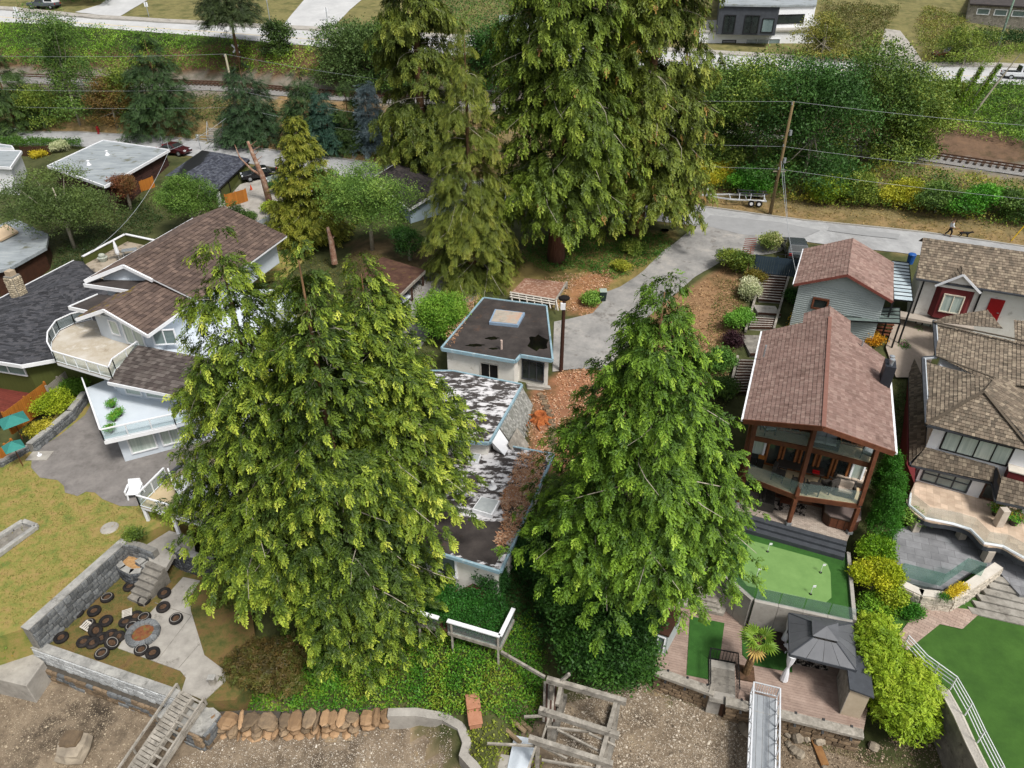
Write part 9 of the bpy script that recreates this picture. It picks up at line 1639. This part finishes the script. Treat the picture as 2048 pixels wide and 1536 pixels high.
# street patches and lettering-like paint remains
for (pl_,t) in (([(1660,455),(1800,470),(1795,480),(1655,463)],'darker asphalt repair strip along the street'),([(1400,450),(1420,432),(1560,446),(1640,462),(1600,480),(1480,470)],'broad darker asphalt patch at the driveway mouth')):
    drape('asphalt_patch',[WT(a,b) for a,b in pl_],.1,mat('asphalt_patch_'+t[:5],[hx('#858687'),hx('#929394')] if 'darker' in t else [hx('#a8a9a9'),hx('#b3b4b4')],scale=1,rough=.9),t,'road patch')
for (px,py) in ((1330,462),): 
    q=WT(px,py); mb=MB(); mb.lathe([(0,.0),(.42,0)],n=16); o=B('manhole_cover',mb,mat('iron_dark',[hx('#2f2f30')],rough=.7)); o.location=q+V3(0,0,.115); tag(o,'dark iron manhole cover in the driveway mouth','manhole')
# ---------------------------------------------------------------- person and dog
def skin_fig(name,verts,edges,radii,m,parent,root=0,sub=2):
    me=bpy.data.meshes.new(name); me.from_pydata(verts,edges,[]); me.update(); o=bpy.data.objects.new(name,me); link(o,parent); sk=o.modifiers.new('skin','SKIN'); sk.use_smooth_shade=True
    for i,r in enumerate(radii): me.skin_vertices[0].data[i].radius=(r,r) if not isinstance(r,tuple) else r
    me.skin_vertices[0].data[root].use_root=True
    ss=o.modifiers.new('sub','SUBSURF'); ss.levels=sub; ss.render_levels=sub; me.materials.append(m); return o
pp_=WT(1896,474); m_skin=mat('skin',[hx('#a07a62')],rough=.6); m_shirt=mat('white_shirt',[hx('#c4c6c9'),hx('#d2d4d6')],scale=5,rough=.85); m_trs=mat('black_trousers',[hx('#131316')],rough=.85)
pe=E('person','person in white top and black trousers walking a dog along the verge','person',(pp_.x,pp_.y,pp_.z+.06),R(-12))
# one continuous body, mid-stride to the right (+x)
V=[(0,0,.92),(0,0,1.12),(0.02,0,1.34),(.03,0,1.46),(.05,0,1.52),(.07,0,1.62),(.08,0,1.72),
   (0,-.09,.88),(.18,-.1,.48),(.10,-.1,.10),(.24,-.1,.05),(0,.09,.88),(-.10,.1,.48),(-.38,.1,.16),(-.28,.1,.06),
   (.02,-.17,1.40),(.06,-.22,1.14),(.28,-.2,1.02),(.38,-.19,1.0),(.02,.17,1.40),(-.10,.22,1.14),(.06,.22,.94),(.1,.22,.87)]
Ed=[(0,1),(1,2),(2,3),(3,4),(4,5),(5,6),(0,7),(7,8),(8,9),(9,10),(0,11),(11,12),(12,13),(13,14),(2,15),(15,16),(16,17),(17,18),(2,19),(19,20),(20,21),(21,22)]
Rr=[.13,.125,.14,.08,.055,.1,.09,.1,.07,.045,.045,.1,.07,.045,.045,.075,.05,.038,.04,.075,.05,.038,.04]
body=skin_fig('body',V,Ed,Rr,m_skin,pe)
Vs=[(0,0,1.0),(0,0,1.15),(.02,0,1.36),(.03,0,1.45),(.02,-.17,1.40),(.06,-.22,1.14),(.24,-.2,1.04),(.02,.17,1.40),(-.10,.22,1.14),(.03,.22,.98)]
skin_fig('shirt',Vs,[(0,1),(1,2),(2,3),(2,4),(4,5),(5,6),(2,7),(7,8),(8,9)],[.16,.15,.165,.09,.09,.068,.055,.09,.068,.055],m_shirt,pe,1)
Vt=[(0,0,.98),(0,-.09,.86),(.18,-.1,.48),(.11,-.1,.14),(0,.09,.86),(-.10,.1,.48),(-.36,.1,.2)]
skin_fig('trousers',Vt,[(0,1),(1,2),(2,3),(0,4),(4,5),(5,6)],[.15,.115,.085,.065,.115,.085,.065],m_trs,pe)
for (x,y,z) in ((.18,-.1,.045),(-.32,.1,.1)): mb=MB(); mb.ball((x,y,z),(.14,.055,.05),8,5); B('shoe',mb,m_black,pe)
mb=MB(); mb.ball((.055,0,1.71),(.105,.095,.11),10,6); B('hair',mb,mat('brown_hair',[hx('#3a2a20')],rough=.7),pe)
for s in (-1,1):
    for k in range(5): mb=MB(); q=V3(.40 if s<0 else .115,s*.195+(.012*(k-2)),.995 if s<0 else .85); mb.tube([q,q+V3(.05,0,-.02 if s<0 else -.06)],[.011,.008],5); B('finger',mb,m_skin,pe)
dg=E('dog','black dog walking on a lead beside the person','dog',(pp_.x+1.35,pp_.y-.35,WT(1925,478).z+.05),R(-12)); m_dog=mat('black_fur',[hx('#0d0c0c'),hx('#1c1a19')],scale=8,rough=.8)
V=[(-.35,0,.5),(-.1,0,.52),(.2,0,.5),(.36,0,.55),(.5,0,.62),(.62,0,.64),(.76,0,.6),(-.36,-.09,.42),(-.30,-.1,.30),(-.42,-.1,.17),(-.38,-.1,.03),(-.36,.09,.42),(-.42,.1,.30),(-.54,.1,.17),(-.50,.1,.03),(.22,-.09,.36),(.20,-.09,.2),(.24,-.09,.03),(.22,.09,.36),(.32,.09,.2),(.36,.09,.03),(-.52,0,.52),(-.72,0,.6)]
Ed=[(0,1),(1,2),(2,3),(3,4),(4,5),(5,6),(0,7),(7,8),(8,9),(9,10),(0,11),(11,12),(12,13),(13,14),(2,15),(15,16),(16,17),(2,18),(18,19),(19,20),(0,21),(21,22)]
skin_fig('body',V,Ed,[.12,.125,.14,.1,.085,.09,.05,.08,.055,.035,.035,.08,.055,.035,.035,.06,.04,.035,.06,.04,.035,.04,.02],m_dog,dg,1)
for s in (-1,1): mb=MB(); mb.add([(.58,s*.06,.72),(.66,s*.07,.7),(.6,s*.12,.6)],[(0,1,2)]); B('ear',mb,m_dog,dg,solid=.02)
a=V3(pp_.x+.38,pp_.y-.25,pp_.z+1.05); b=V3(pp_.x+1.8,pp_.y-.45,dg.location.z+.6); mb=MB(); mb.tube([a,a.lerp(b,.5)-V3(0,0,.2),b],.012,4); o=B('dog_lead',mb,m_red); tag(o,'thin red dog lead between the person and the black dog','lead')
